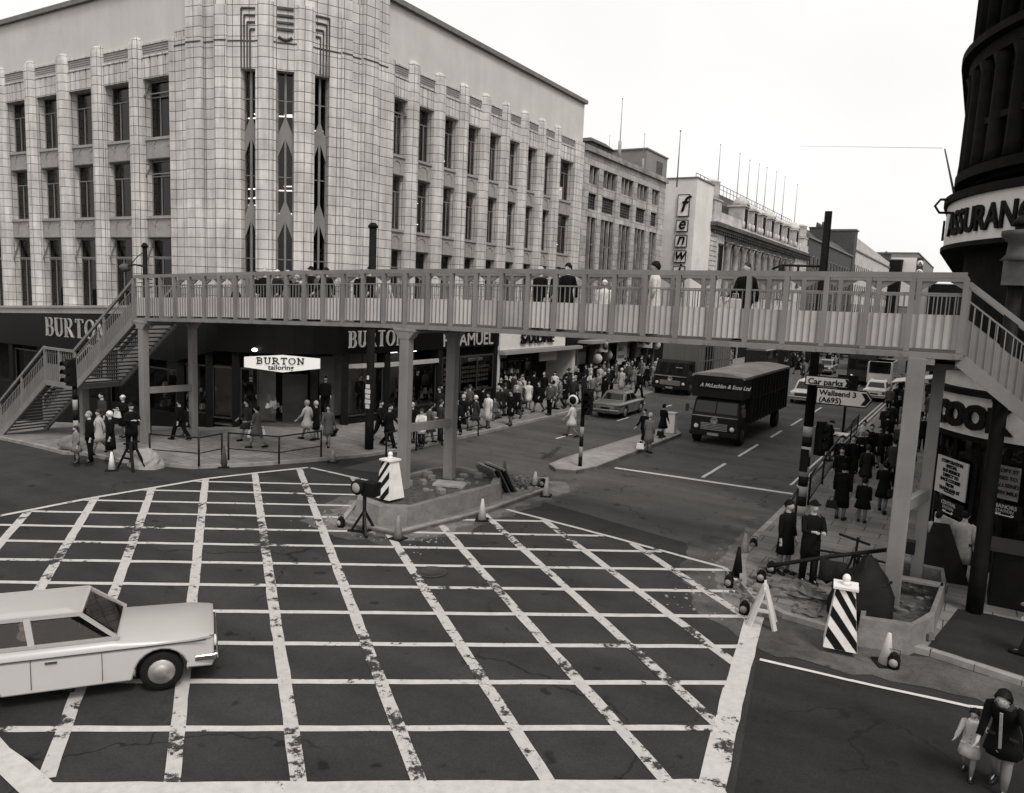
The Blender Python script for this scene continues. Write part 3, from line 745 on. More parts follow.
dr = MB(); dr.prism([(-27.35,24.9),(-26.6,25.75),(-26.68,25.8),(-27.4,25.0)], .12, 2.4); bpart(dr, 'door', 'frame dark')
fl = MB(); fl.prism([(-55,22.5),(-31,22.5),(-28.5,22.95),(-26.3,24.2),(-25,26.2),(-24.6,29),(-24.6,49.1),(-26.9,49.1),(-26.9,31),(-28.8,24.6),(-55,24.6)], .05, .118); bpart(fl, 'shop_floor', 'dark stone')
tl = MB()
for x, y in ((-25.4,29.6),(-25.4,31.2)): tl.box(x-.05,x+.05,y,y+1.1,3.3,3.36)
# strip lights in the upper rooms
for y0, z in ((29.4,14.2),(29.4,13.4),(31.5,13.5),(33.7,14.2),(35.8,14.5),(37.9,14.3),(29.3,11.0),(29.3,10.4),(31.4,10.6),(31.4,9.9),(33.5,11.2),(33.5,10.3),(35.7,11.1),(37.8,11.0),(40.0,10.9)):
    tl.box(-26.2,-26.15,y0,y0+.9,z,z+.05)
for (x, y, z) in ((-28.0,24.0,13.9),(-27.2,25.0,14.0),(-26.3,26.5,13.3),(-28.0,24.0,10.3),(-28.0,24.0,9.8),(-28,24,13.2),(-27.2,25.0,10.9),(-27.2,25.0,9.6)):
    tl.bar((x-.3,y+.1,z),(x+.3,y+.3,z),.04,.04)
rnd = random.Random(12)
for k in range(9):
    y0, y1 = edges[2*k], edges[2*k+1]
    for z0, z1 in rows_z[:2]:
        for q in range(rnd.choice([1,2,2,3])):
            z = rnd.uniform(z0+.3, z1-.5); u = rnd.uniform(.1,.4); tl.box(-25.34,-25.31,y0+u*(y1-y0),y0+(u+.45)*(y1-y0),z,z+.035)
for i in (5,7,9):
    a, b = Vector(PC[i]), Vector(PC[i+1]); v = b-a; L = v.length; v /= L; n_ = Vector((v.y,-v.x))
    for z in ((13.6,10.6,9.9,10.2) if i == 5 else (13.75,10.6,9.6) if i == 7 else (13.3,)):
        p = a-n_*.62+v*(.06); q = a-n_*.62+v*(L-.06); tl.bar((p.x,p.y,z),(q.x,q.y,z+.03),.035,.045)
for q in loose(tl): P_(q.build('ceiling_light', 'strip light'))
# jeweller
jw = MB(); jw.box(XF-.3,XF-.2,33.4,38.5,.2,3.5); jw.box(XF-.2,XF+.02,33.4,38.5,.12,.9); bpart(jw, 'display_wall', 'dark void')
pd = MB()
for r in range(4):
    for c in range(17):
        if c in (6,): continue
        y = 33.55+c*.285; z = 2.36-.26*r
        pd.box(XF-.19, XF-.13, y, y+.15, z-.16, z)
pd.box(XF-.19,XF-.12,34.1,35.2,2.5,2.66); pd.box(XF-.19,XF-.12,36.2,37.6,2.62,2.78); pd.box(XF-.15,XF-.05,36.1,38.2,.98,1.1)
bpart(pd, 'display_pad', 'white board')
shopwin((XF+.02,33.45),(XF+.02,38.5),.95,2.95,2)
P_(text('lettering', 'H.SAMUEL', .98, (XF+.15, 33.25, 3.58), FX, 'letters', bold=.012, sx=1.12))
# shoe shop with white fascia
sf = MB(); sf.box(XF-.4,XF+.2,38.95,47.4,3.15,4.93); bpart(sf, 'fascia', 'white board')
sl = MB(); sl.box(XF-.4,XF+.55,38.95,49.5,2.90,3.12); bpart(sl, 'shop_canopy', 'grey panel')
sp = MB(); sp.box(XF-.2,XF+.12,38.92,39.15,.1,2.9); sp.box(XF-2.0,XF+.1,48.9,49.3,.1,2.9); sp.box(-25.2,-25.1,45.4,47.8,2.1,2.85); sp.box(-26.3,-26.25,39.2,43.0,2.35,2.85)
bpart(sp, 'shopfront_panel', 'cream board')
bpart(MB().box(XF+.205,XF+.23,47.45,49.3,3.15,4.93), 'fascia', 'black glass fascia')
P_(text('lettering', 'SAXONE', .88, (XF+.30, 41.2, 3.50), FX, 'sign black', ext=.05, bold=.02, sx=1.25, shear=.1))
shopwin((XF-.6,39.2),(XF-.6,42.6),.5,2.3,1); shopwin((XF-1.6,43.0),(XF-1.6,46.0),.5,2.3,1)
bpart(MB().box(-25.3,-25.2,42.9,43.05,.2,2.2).box(-26.4,-26.3,39.3,42.6,.2,2.2), 'display_wall', 'interior')
def goods(x0, x1, y0, y1, z0, z1, n, seed):
    rnd = random.Random(seed); mb = MB()
    for k in range(n):
        x, y, z = rnd.uniform(x0,x1), rnd.uniform(y0,y1), rnd.choice([z0, z0+(z1-z0)*.35, z0+(z1-z0)*.7]); w = rnd.uniform(.05,.14)
        mb.hexa([(x-w*.5,y-w,z),(x+w*.5,y-w,z),(x+w*.5,y+w,z),(x-w*.5,y+w,z),(x-w*.3,y-w*.5,z+w*2.4),(x+w*.3,y-w*.5,z+w*2.4),(x+w*.3,y+w*.5,z+w*2.4),(x-w*.3,y+w*.5,z+w*2.4)], rnd.choice([0,1,1,2]))
    o = mb.build('display_stock', ['white board','mid stone','cloth charcoal']); o['kind'] = 'stuff'; return P_(o)
goods(-25.3,-24.75,39.3,42.5,.6,2.0,46,1); goods(-26.4,-26.15,43.1,46,.6,2.0,40,2); goods(-25.2,-24.7,29.2,32.9,.55,1.3,22,3); goods(-27.6,-26.9,24.0,25.0,.6,1.4,10,4)
goods(-24.95,-24.82,50.2,63.4,.6,2.3,70,5); goods(-33.6,-31.6,22.9,23.4,.4,1.6,16,6); goods(-31.0,-29.8,22.9,23.6,.6,1.8,14,7)
# illuminated hexagonal sign at the corner door
sg = thing('shop_sign', 'white hexagonal BURTON tailoring sign over the corner shop door', 'sign', (-26.1,23.8,2.95))
a, b = Vector((-27.35,22.75)), Vector((-25.0,24.95)); v = (b-a); L = v.length; v /= L; n_ = Vector((v.y, -v.x)); rz_ = math.atan2(v.y, v.x)
T = lambda u, d, z: (a.x+v.x*u+n_.x*d+26.1, a.y+v.y*u+n_.y*d-23.8, z-2.95)
hx = [(0,2.86),(L/2,2.66),(L,2.86),(L,3.30),(L/2,3.42),(0,3.30)]
MB().add([T(u,0,z) for u, z in hx]+[T(u,.16,z) for u, z in hx], [(0,1,2,3,4,5)[::-1],(6,7,8,9,10,11)]+[(k,(k+1)%6,6+(k+1)%6,6+k) for k in range(6)]).build('sign_box', 'sign light', sg)
o, w_ = roman('BURTON', .27, lambda p, q: (a.x+v.x*(L*.16+p*1.42)+n_.x*.185+26.1, a.y+v.y*(L*.16+p*1.42)+n_.y*.185-23.8, 3.03+q-2.95), 'sign black', 'lettering', True); o.parent = sg
p = a+v*(L*.31)+n_*.17
text('lettering', 'tailoring', .30, (p.x+26.1, p.y-23.8, 2.78-2.95), (R(90),0,rz_), 'sign black', sg, bold=.006, sx=1.1)
lb = thing('lamp', 'small bright lamp just above the left of the hexagonal shop sign', 'lamp', (-27.0,23.0,3.62))
MB().ball((0,0,0), .13, .13, .08).build('bulb', 'strip light', lb); MB().bar((0,0,.05),(-.3,.35,.2),.03).build('arm', 'black iron', lb)

# ------------------------------------------------------------ second deco building
b2 = thing('tall_windowed_building', 'pale stone building with tall paired windows beside the tiled corner building', 'building', (-28,57,0))
def Q_(o, b=b2): o.parent = b; o.matrix_parent_inverse = Matrix.Translation(-b.location); return o
z1 = MB(); X = XF
grp = [(50.23,51.83,2),(52.58,55.02,3),(55.85,58.29,3),(59.06,61.39,3),(62.28,64.04,2)]
e_ = [49.3]+[q for g_ in grp for q in g_[:2]]+[65.4]
for k in range(0, len(e_), 2): z1.box(X-.6, X, e_[k], e_[k+1], 4.9, 15.75)
for a_, b_, _ in grp:
    z1.box(X-.6,X-.12,a_,b_,13.9,14.55); z1.box(X-.6,X-.08,a_,b_,12.25,12.75)
z1.box(X-.6,X+.0,49.3,65.4,15.752,16.6); z1.box(X-.8,X-.55,49.3,65.4,4.9,5.2)
Q_(z1.build('wall', STB))
Q_(MB().box(X-.7,X+.22,49.3,65.5,16.602,16.78).box(X-.7,X+.1,49.3,65.45,16.783,17.02).build('cornice', 'mid stone'))
Q_(MB().box(X-8,X-.7,49.3,65.4,16,16.5).box(X-8,X-.6,65.0,65.39,-1,17).build('roof', 'dark stone'))
gd = MB()
for a_, b_, _ in grp:
    gd.box(X-.42,X-.36,a_,b_,12.75,13.9)
    for k in range(5): gd.box(X-.35,X-.28,a_,b_,12.8+.2*k,12.88+.2*k)
    n = int((b_-a_)/.4)
    for k in range(n+1): y = a_+(b_-a_)*k/n; gd.box(X-.35,X-.26,y-.03,y+.03,12.75,13.9)
Q_(gd.build('grille', 'dark stone'))
dv = MB(); dv.box(X-1.6,X-1.5,49.3,65.3,4,16); Q_(dv.build('interior', 'interior'))
for a_, b_, n in grp:
    for (za, zb) in ((14.55,15.72),(5.2,12.25)):
        for k in range(n):
            y0 = a_+(b_-a_)*k/n+.06; y1 = a_+(b_-a_)*(k+1)/n-.06
            mb = MB(); mb.box(X-.36,X-.1,y1,y1+.12 if k < n-1 else y1+.06,za,zb); mb.box(X-.36,X-.3,y0,y1,za,za+.06)
            if zb < 13:
                for q in (6.6,8.4,8.5,10.3): mb.box(X-.36,X-.28,y0,y1,q,q+.07)
                mb.box(X-.36,X-.3,(y0+y1)/2-.02,(y0+y1)/2+.02,za,zb)
            f = Q_(mb.build('window', 'mid stone' ))
            o = MB().add([(X-.33,y0,za),(X-.33,y1,za),(X-.33,y1,zb),(X-.33,y0,zb)], [(0,1,2,3)]).build('pane', 'window glass', f, fix=False)
# rooftop structures
pt = thing('rooftop_hut', 'grey rendered plant room on the roof behind the cornice', 'rooftop hut', (-33,77,17))
MB().box(-34.6,-30,74.1,80.0,12,21.35).build('wall', 'grey render', pt).location = (33,-77,-17)
MB().box(-34.7,-29.9,74.0,80.1,21.352,21.5).build('roof', 'coping', pt).location = (33,-77,-17)
MB().box(-30.005,-29.95,77.0,78.6,19.3,20.7).build('window', 'dark stone', pt).location = (33,-77,-17)
ch = thing('roof_lantern', 'dark low hipped roof light at the near end of the cornice', 'roof light', (-30,62,16.5))
MB().prism([(-31,-29)and(-31,60.2),(-29.4,60.2),(-29.4,64.6),(-31,64.6)], 16.5, 19.5).build('base', 'dark stone', ch).location = (30,-62,-16.5)
MB().hexa([(-31.2,60,19.5),(-29.2,60,19.5),(-29.2,64.8,19.5),(-31.2,64.8,19.5),(-30.6,61,20.0),(-29.8,61,20.0),(-29.8,64,20.0),(-30.6,64,20.0)]).build('roof', 'slate', ch).location = (30,-62,-16.5)
def mast(x, y, z0, z1, label, r=.05, cat='flagpole', thick=0):
    t = thing('flagpole' if cat == 'flagpole' else 'aerial_mast', label, cat, (x, y, z0), group=None)
    MB().tube([(0,0,0),(0,0,(z1-z0)*.5),(0,0,z1-z0)], [r,r*.8,r*.4], 6).build('pole', 'coping', t)
    MB().ball((0,0,z1-z0+r), r*1.3, r*1.3, r*1.3, 6, 4).build('finial', 'coping', t)
    if thick: MB().tube([(0,0,0),(0,0,thick)], r*3.2, 8).build('base', 'mid stone', t)
mast(-30,67.5,18.5,24.6,'tall thin aerial mast with thick lower sleeve above the second building roof',.05,'mast',2.4)
mast(-30,73.3,18.5,22.6,'aerial mast on small pale pedestal in front of the rooftop hut',.04,'mast',1.8)
mast(-30,65.2,18.5,20.9,'short thin aerial just left of the sleeved mast',.03,'mast')
# dark slit building in the gap
gb = thing('recessed_building', 'dark recessed building in the gap left of the white lettered tower', 'building', (-32,74,0))
MB().box(-60,-28.3,72.0,90,-1,15.6).build('wall', 'dark stone', gb).location = (32,-74,0)
MB().box(-28.9,-28.6,71.9,72.0,9,15.4).build('window', 'dark void', gb).location = (32,-74,0)

# ------------------------------------------------------------ white tower with vertical lettering
fk = thing('white_tower', 'plain white rendered tower block with vertical fenwick letter boards', 'building', (-27,77,0))
MB().box(-28.05,-24.5,73.7,79.1,-.5,18.3).build('wall', 'white render', fk).location = (27,-77,0)
MB().box(-28.06,-24.49,73.68,79.11,-.4,4.6).build('shopfront', 'interior', fk).location = (27,-77,0)
MB().box(-28.1,-24.4,73.6,79.2,18.302,18.42).build('coping', 'coping', fk).location = (27,-77,0)
zz = 16.75
for c, hgt in (('f',2.0),('e',1.02),('n',1.06),('w',1.06),('i',1.02),('c',1.06),('k',1.3)):
    bdx = MB().box(-26.2,-25.1,73.55,73.7,zz-hgt,zz).build('letter_board', 'white gloss', fk); bdx.location = (27,-77,0)
    ed = MB()
    for q in ((-26.24,-26.2,zz-hgt-.04,zz+.04),(-25.1,-25.06,zz-hgt-.04,zz+.04)): ed.box(q[0],q[1],73.5,73.7,q[2],q[3])
    ed.box(-26.2,-25.1,73.5,73.7,zz-hgt-.04,zz-hgt); ed.box(-26.2,-25.1,73.5,73.7,zz,zz+.04)
    o = ed.build('board_frame', 'frame dark', bdx)
    sz = {'f':2.1,'k':1.5}.get(c, 1.65); dz = {'f':.42,'k':.22,'i':.16}.get(c, .2)
    t_ = text('letter', c, sz, (-25.68-.02, 73.5, zz-hgt+dz), FY, 'sign black', bdx, ext=.03, shear=.25, bold=.018, align='CENTER', sx=.95 if c != 'f' else 1.15)
    zz -= hgt+.42

# ------------------------------------------------------------ ornate classical department store
cs = thing('classical_building', 'ornate stone classical building with columns, dark cornice and dormered balustrade', 'building', (-28,100,0))
def S_(o): return Q_(o, cs)
w = MB(); w.box(-40,X-.5,79.15,130,-.5,14.0); w.box(X-.5,X,79.15,84.2,-.5,14.0); w.box(X-.5,X,121,130,-.5,14.0); w.box(X-.5,X-.05,84.2,121,-.5,7.2)
S_(w.build('wall', 'pale stone'))
rg = MB()
for k in range(20): 
    rg.box(X,X+.07,79.2,81.6,3.9+.5*k,4.28+.5*k); rg.box(X-1.4,X+.05,79.06,79.15,3.9+.5*k,4.28+.5*k)
for k in range(20): rg.box(X,X+.07,127.5,130,3.9+.5*k,4.28+.5*k)
S_(rg.build('quoin', 'pale stone'))
cn = MB(); cn.box(X-.6,X+.5,78.95,130.3,14.0,14.35); cn.box(X-.6,X+.75,78.8,130.5,14.353,14.75)
for k in range(64): cn.box(X+.0,X+.42,79.2+k*.8,79.55+k*.8,13.72,13.998)
cn.box(X-.5,X+.12,84.2,121,13.1,13.7)
S_(cn.build('cornice', 'dark stone'))
S_(MB().box(X-.5,X+.25,79.0,130,14.753,15.1).box(X-.4,X+.1,79.3,90.5,15.1,16.0).box(X-.4,X+.1,122,130,15.1,16.0).build('parapet', 'pale stone'))
for y in [85.5+3.35*k for k in range(11)]:
    c_ = MB().lathe([(.42,7.25),(.36,7.5),(.34,12.2),(.40,12.6),(.52,13.0)], (X+.05,y,0), 12); c_.box(X-.4,X+.6,y-.5,y+.5,13.0,13.12); S_(c_.build('column', 'mid stone'))
wn_ = []
for k, y in enumerate([83.0]+[87.2+3.35*k for k in range(10)]+[124.0]):
    x_ = X-.46 if 0 < k < 11 else X+.02
    fm = MB().box(x_-.02,x_+.06,y-.75,y+.75,9.6,12.6); fm.box(x_-.02,x_+.2,y-.95,y+.95,12.6,12.8); fm.box(x_-.02,x_+.2,y-.95,y+.95,9.4,9.6)
    f = S_(fm.build('window', 'dark stone')); MB().box(x_+.062,x_+.08,y-.6,y+.6,9.75,12.45).build('pane', 'dark void', f)
# dormers
for k, y in enumerate((92.5,97.0,101.4,106,110.6,115.6,122)):
    w_ = 1.0
    d = MB(); d.box(X-2.5,X-.1,y-w_,y+w_,14.8,17.7); d.box(X-2.5,X+.1,y-w_-.15,y+w_+.15,17.7,17.9)
    if k in (0, 3, 6): d.lathe([(1.05,17.9),(1.0,18.2),(.75,18.6),(.4,18.85),(.1,18.95)], (X-.8,y,0), 12)
    else: d.lathe([(.8,17.9),(.7,18.15),(.45,18.4),(.15,18.5)], (X-.8,y,0), 12)
    f = S_(d.build('dormer', 'pale stone')); MB().box(X-.1,X-.05,y-.6,y+.6,15.3,17.5).build('pane', 'dark void', f)
    sc = MB()
    for s_ in (-1, 1): sc.lathe([(.05,0),(.45,.02),(.45,.25),(.05,.27)], (X-.1,y+s_*(w_+.45),15.55), 10, ax='x')
    sc.build('scroll', 'pale stone', f)
tw = MB()
for y in (80.6, 127.5):
    tw.box(X-1.6,X+.15,y-1.2,y+1.2,15.0,17.0); tw.box(X-1.7,X+.25,y-1.3,y+1.3,17.0,17.15)
    tw.lathe([(1.0,17.15),(.8,17.7),(.9,18.1),(.85,18.8),(.95,18.9),(.3,19.2)], (X-.75,y,0), 12)
S_(tw.build('turret', 'pale stone'))
S_(MB().box(-38,X-1.9,80,129,14.5,17.6).hexa([(-38,80,17.6),(X-1.9,80,17.6),(X-1.9,129,17.6),(-38,129,17.6),(-36,81,19.2),(X-3.2,81,19.2),(X-3.2,128,19.2),(-36,128,19.2)]).build('roof', 'slate'))
rl_ = MB()
for k in range(34): rl_.bar((X-2.6,81+k*1.45,18.6),(X-2.6,81+k*1.45,20.0),.05)
rl_.bar((X-2.6,81,20.0),(X-2.6,129,20.0),.05); rl_.bar((X-2.6,81,19.5),(X-2.6,129,19.5),.04)
S_(rl_.build('roof_railing', 'frame dark'))
FP = [((-26,85.2),23.5,'nearest'),((-26,93),23.9,'second'),((-26,97.5),23.9,'third'),((-26,102.1),24.2,'fourth'),((-26,106.2),24.4,'fifth'),((-26,111.7),24.7,'sixth'),((-26,117),24.8,'seventh'),((-26,125.8),25.0,'farthest')]
for (p_, z_, wd) in FP: mast(p_[0], p_[1], 17.5, z_, 'thin flagpole on the classical building roof, %s in the row' % wd, .055)
mast(-26,72.3,17.3,22.4,'tall flagpole standing left of the white lettered tower',.07)
# ground storey shops of the far left buildings
S_(MB().box(X-.1,X+.3,79.3,130,3.4,4.3).build('fascia', 'black glass fascia'))

# ------------------------------------------------------------ buildings further up the street
def house(label, x0, x1, y0, y1, z, m, name='brick_building', roof=None, win=True, nz=3, wz=5.2, chim=(), zr=None, wm='dark void'):
    t = thing(name, label, 'building', ((x0+x1)/2, (y0+y1)/2, 0)); off = (-(x0+x1)/2, -(y0+y1)/2, 0)
    MB().box(x0, x1, y0, y1, -4, z).build('wall', m, t).location = off
    MB().box(x0-.15, x1+.25, y0-.15, y1+.15, z+.002, z+.3).build('cornice', roof or 'coping', t).location = off
    if win:
        n = max(2, int((y1-y0)/3.2))
        for i in range(n):
            y = y0+(y1-y0)*(i+.5)/n
            for j in range(nz):
                zc = wz+j*(z-wz-1.0)/nz; hh_ = (z-wz-1.0)/nz*.58
                f = MB().box(x1-.02, x1+.06, y-.65, y+.65, zc, zc+hh_).build('window', 'mid stone', t); f.location = off
                MB().box(x1+.062, x1+.075, y-.52, y+.52, zc+.1, zc+hh_-.1).build('pane', wm, f)
    for (cx, cy, w_, h_) in chim:
        c = MB().box(cx-w_/2, cx+w_/2, cy-w_, cy+w_, z-1, z+h_)
        c.box(cx-w_/2-.1, cx+w_/2+.1, cy-w_-.1, cy+w_+.1, z+h_, z+h_+.2)
        for k in range(4): c.lathe([(.2,0),(.16,.8)], (cx, cy-w_*.7+k*w_*.46, z+h_+.2), 6)
        c.build('chimney', 'brick', t).location = off
    return t, off
t, off = house('soot darkened brick building with tall chimney stack past the classical building', -30, -24.5, 130.5, 177.9, 17.4, 'brick', chim=((-25.6,144.0,2.2,2.6),))
MB().hexa([(-30,131,17.7),(-24.6,131,17.7),(-24.6,177,17.7),(-30,177,17.7),(-28.5,133,19.6),(-26.8,133,19.6),(-26.8,176,19.6),(-28.5,176,19.6)]).build('roof', 'slate', t).location = off
house('broad brick stack block with flat cap rising behind the chimney building', -30.2, -24.3, 178, 182, 22.9, 'brick', chim=((-31.0,179.8,1.6,.9),), win=False)
t, off = house('ornate pale stone fronted building with curved gable beyond the brick block', -29, -24.5, 182.1, 255, 19.0, 'pale stone', 'stone_building')
MB().prism([(X-.6,183),(X,183),(X,254),(X-.6,254)], 19.3, lambda p: 21.8 if p[1] < 200 else 20.6).build('parapet', 'pale stone', t).location = off
house('black sooty building with stepped roofline before the far white block', -27.5, -21.5, 256, 261.5, 21.4, 'soot stone', 'dark_building', chim=((-26,258,2.4,1.6),), win=False)
t, off = house('distant white walled block with dark parapet and vertical sign closing the street', -29.5, -17.8, 262, 350, 23.8, 'grey render', 'distant_block', win=False)
MB().box(-25.4,-18.0,261.8,262,8,22.5).build('wall', 'white render', t).location = off
vs = MB().box(-17.7,-16.2,262,264,10,22.6).build('sign_board', 'frame dark', t); vs.location = off
for k, c in enumerate('ABC'):
    zc = 20.3-k*2.6
    o = MB().lathe([(.9,0),(.9,.1)], (-16.95,261.9,zc+.55), 14, ax='y').build('letter_disc', 'white board', vs)
    if k < 2: text('letter', 'AD'[k], 1.5, (-17.4,261.75,zc), FY, 'sign black', vs, bold=.02)
house('long plain dark terrace of shops running away up the right side of the street', 0.3, 14, 33, 140, 12, 'soot stone', 'shop_terrace', win=False)
house('far grey terrace on the right side of the street beyond the dark shops', -2, 14, 141, 300, 14, 'dark stone', 'far_terrace', win=False)
for (y0_, y1_, lb_) in ((79.3,130,'dark shopfronts under the classical columned building'),(131,166,'dark shopfronts under the brick chimney building'),(167.5,262,'far dark shopfronts under the pale gabled building')):
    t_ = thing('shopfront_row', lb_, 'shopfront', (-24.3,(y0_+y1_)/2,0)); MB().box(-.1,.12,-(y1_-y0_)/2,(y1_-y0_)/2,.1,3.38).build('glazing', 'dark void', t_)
    for k in range(int((y1_-y0_)/6)): MB().box(.12,.2,-(y1_-y0_)/2+6*k,-(y1_-y0_)/2+6*k+.4,.1,3.38).build('pier', 'mid stone', t_)
house('low dark terrace seen through the bridge railing at the far end of the street', -17, 4, 331, 360, 17, 'soot stone', 'low_terrace', win=False)
# shops in the street floor of the second building
sh = thing('shop_row', 'row of small shopfronts with dark fascias under the second stone building', 'shopfront', (-25,57,0))
def H_(o): return Q_(o, sh)
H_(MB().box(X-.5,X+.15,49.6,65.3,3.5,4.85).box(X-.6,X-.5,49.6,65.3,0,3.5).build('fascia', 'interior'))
H_(MB().box(X-.5,X+1.2,49.6,65.4,3.25,3.45).build('canopy', 'grey panel'))
pv = MB()
for y in (49.9,52.6,55.4,58.2,61,63.6,65.1): pv.box(X-.45,X,y-.15,y+.15,0,3.25)
H_(pv.build('pier', 'dark stone'))
for a_, b_ in ((50.1,52.4),(52.8,55.2),(55.6,58),(58.4,60.8),(61.2,63.4)):
    f = H_(MB().box(X-.32,X-.28,a_,b_,.3,.5).box(X-.32,X-.28,a_,b_,2.9,3.0).build('shop_window', 'frame')); MB().add([(X-.3,a_,.5),(X-.3,b_,.5),(X-.3,b_,2.9),(X-.3,a_,2.9)],[(0,1,2,3)]).build('pane','shop glass',f,fix=False)
    H_(MB().box(X-.48,X-.42,a_+.3,b_-.3,1.6,2.5).build('display_board', 'mid stone' if a_ > 55 else 'cream board'))
def hang(y, z, label, disc=True, w=1.3, h=1.0, d=.14):
    t = thing('hanging_sign', label, 'sign', (X+.9, y, z))
    MB().box(-w/2,w/2,-d/2,d/2,-h/2,h/2).build('sign_box', 'cream board', t)
    MB().box(-w/2-.03,w/2+.03,-d/2+.02,d/2-.02,h/2,h/2+.05).box(-.9,-w/2,-.03,.03,h/2-.1,h/2-.04).build('bracket', 'frame dark', t)
    if disc:
        for s_ in (-.32,.32): MB().lathe([(.24,-.0),(.24,.02),(.13,.022),(.13,0.001)], (s_,-d/2-.02,0), 12, ax='y').build('disc', 'dark stone', t)
hang(52.0,3.0,'square projecting sign at the end of the white shoe shop',True,.9,.8); hang(60.5,3.1,'projecting box sign with two dark rings over the pavement crowd'); hang(69,3.4,'small projecting box sign farther up beside the parked van',True,1.2,.9)
def discsign(y, z, label, r=.35, x=X+.8, m='cream board'):
    t = thing('round_sign', label, 'sign', (x, y, z)); MB().lathe([(r,-.05),(r,.05)], (0,0,0), 16, ax='y').build('disc', m, t); MB().bar((0,0,r),(0,0,r+.5),.03).build('hanger', 'black iron', t)
discsign(51.6,2.1,'small white round sign next to the shoe shop end wall'); discsign(54.2,2.2,'grey round sign hanging in the second shop bay',.42,X+.4,'mid stone'); discsign(63.5,2.7,'pale round sign hung under the canopy near the van',.38)
discsign(66.5,2.9,'farthest pale round sign hanging beside the lorry',.42)
MB_ = MB().box(X+.1,X+.16,56.6,58.6,1.3,3.1)
o = tag(MB_.build('poster_board', 'cream board'), 'pale poster board fixed between shopfronts behind the pavement crowd', 'poster')
text('lettering', 'SALE', .45, (X+.18, 56.8, 2.4), FX, 'dark stone', o); text('lettering', 'TODAY', .36, (X+.18, 56.8, 1.8), FX, 'dark stone', o)

# ------------------------------------------------------------ dark right-hand corner building
rb = thing('assurance_building', 'soot black rounded corner building with white ASSURANCE band and COOK shopfront', 'building', (4.6,26.6,0))
def A_(o): return Q_(o, rb)
RC, RO = (5.33, 25.7), 0.8
def ringpts(r, a0=185, a1=275, n=26):
    r = r+RO
    return [(RC[0]+r*math.cos(R(a0+(a1-a0)*k/n)), RC[1]+r*math.sin(R(a0+(a1-a0)*k/n))) for k in range(n+1)]
def shell(mb, r, z0, z1, a0=180, a1=272, thick=.4, mi=0):
    o = ringpts(r, a0, a1); i = ringpts(r-thick, a0, a1)[::-1]; n = len(o)
    mb.prism(o+i, z0, z1, mi)
def rmass(mb, r, z0, z1):   # rounded corner mass with straight returns
    o = ringpts(r, 180, 270); r = r+RO; mb.prism(o+[(30, RC[1]-r),(30,45),(RC[0]-r,45)], z0, z1)
m_ = MB(); rmass(m_, 5.2, 9.9, 26); A_(m_.build('wall', 'soot stone'))
cn = MB()
for z, r, h in ((10.0,5.55,.25),(11.3,5.35,.15),(12.9,5.5,.3),(13.25,5.7,.2),(15.9,5.4,.2),(17.0,5.5,.25),(19.8,5.55,.3)): rmass(cn, r, z, z+h)
A_(cn.build('cornice', 'soot stone'))
for k in range(14):
    a_ = R(184+k*7.4)
    c_ = MB().lathe([(.22,10.3),(.2,10.6),(.18,12.6),(.26,12.88)], (RC[0]+6.1*math.cos(a_), RC[1]+6.1*math.sin(a_), 0), 8)
    c_.lathe([(.2,13.5),(.18,15.6),(.26,15.88)], (RC[0]+6.1*math.cos(a_), RC[1]+6.1*math.sin(a_), 0), 8); A_(c_.build('pilaster', 'soot stone'))
for k in range(13):
    a_ = R(187.7+k*7.4)
    for za, zb in ((10.5,12.5),(13.6,15.5),(17.3,19.3)):
        q = [(RC[0]+6.03*math.cos(a_+s_*.035), RC[1]+6.03*math.sin(a_+s_*.035)) for s_ in (-1,1)]
        o = MB().prism(q+[(RC[0]+5.95*math.cos(a_+.035), RC[1]+5.95*math.sin(a_+.035)),(RC[0]+5.95*math.cos(a_-.035), RC[1]+5.95*math.sin(a_-.035))], za, zb).build('window', 'car glass'); A_(o)
bn = MB(); rmass(bn, 5.65, 8.32, 9.45); A_(bn.build('sign_band', 'white board'))
be = MB(); rmass(be, 5.75, 9.453, 9.65); rmass(be, 5.72, 8.2, 8.317); A_(be.build('moulding', 'soot stone'))
A_(text('lettering', '&', .78, (0,0,8.56), (0,0,0), 'black paint', ext=.03, bold=.016, sx=1.0, bend=(RC[0], RC[1], 6.49, R(180.5))))
A_(text('lettering', 'ASSURANCE', .88, (0,0,8.56), (0,0,0), 'black paint', ext=.03, bold=.014, sx=.84, bend=(RC[0], RC[1], 6.49, R(193.5)), space=1.0))
mw = MB(); rmass(mw, 5.1, 4.95, 8.197); A_(mw.build('wall', 'soot stone'))
GC, GR = (2.5, 24.9), 3.4
def gpts(r, a0=180, a1=270, n=24): return [(GC[0]+r*math.cos(R(a0+(a1-a0)*k/n)), GC[1]+r*math.sin(R(a0+(a1-a0)*k/n))) for k in range(n+1)]
def gband(mb, r, z0, z1, thick=.4):
    o = [(GC[0]-r, 45)]+gpts(r)+[(30, GC[1]-r)]; i_ = [(30, GC[1]-r+thick)]+gpts(r-thick)[::-1]+[(GC[0]-r+thick, 45)]
    mb.prism(o+i_, z0, z1)
ck = MB(); gband(ck, 3.4, 3.45, 4.45); A_(ck.build('fascia', 'white gloss'))
c2 = MB(); gband(c2, 3.3, 4.62, 5.05); A_(c2.build('blind_box', 'white gloss'))
for z0, z1, r in ((4.453,4.617,3.5),(5.053,5.2,3.5),(3.3,3.447,3.36)): c3 = MB(); gband(c3, r, z0, z1, .5); A_(c3.build('moulding', 'soot stone'))
A_(text('lettering', 'COOK', .80, (0,0,3.66), (0,0,0), 'sign black', ext=.06, bold=.045, sx=1.0, bend=(GC[0], GC[1], 3.47, R(201.5)), space=1.02))
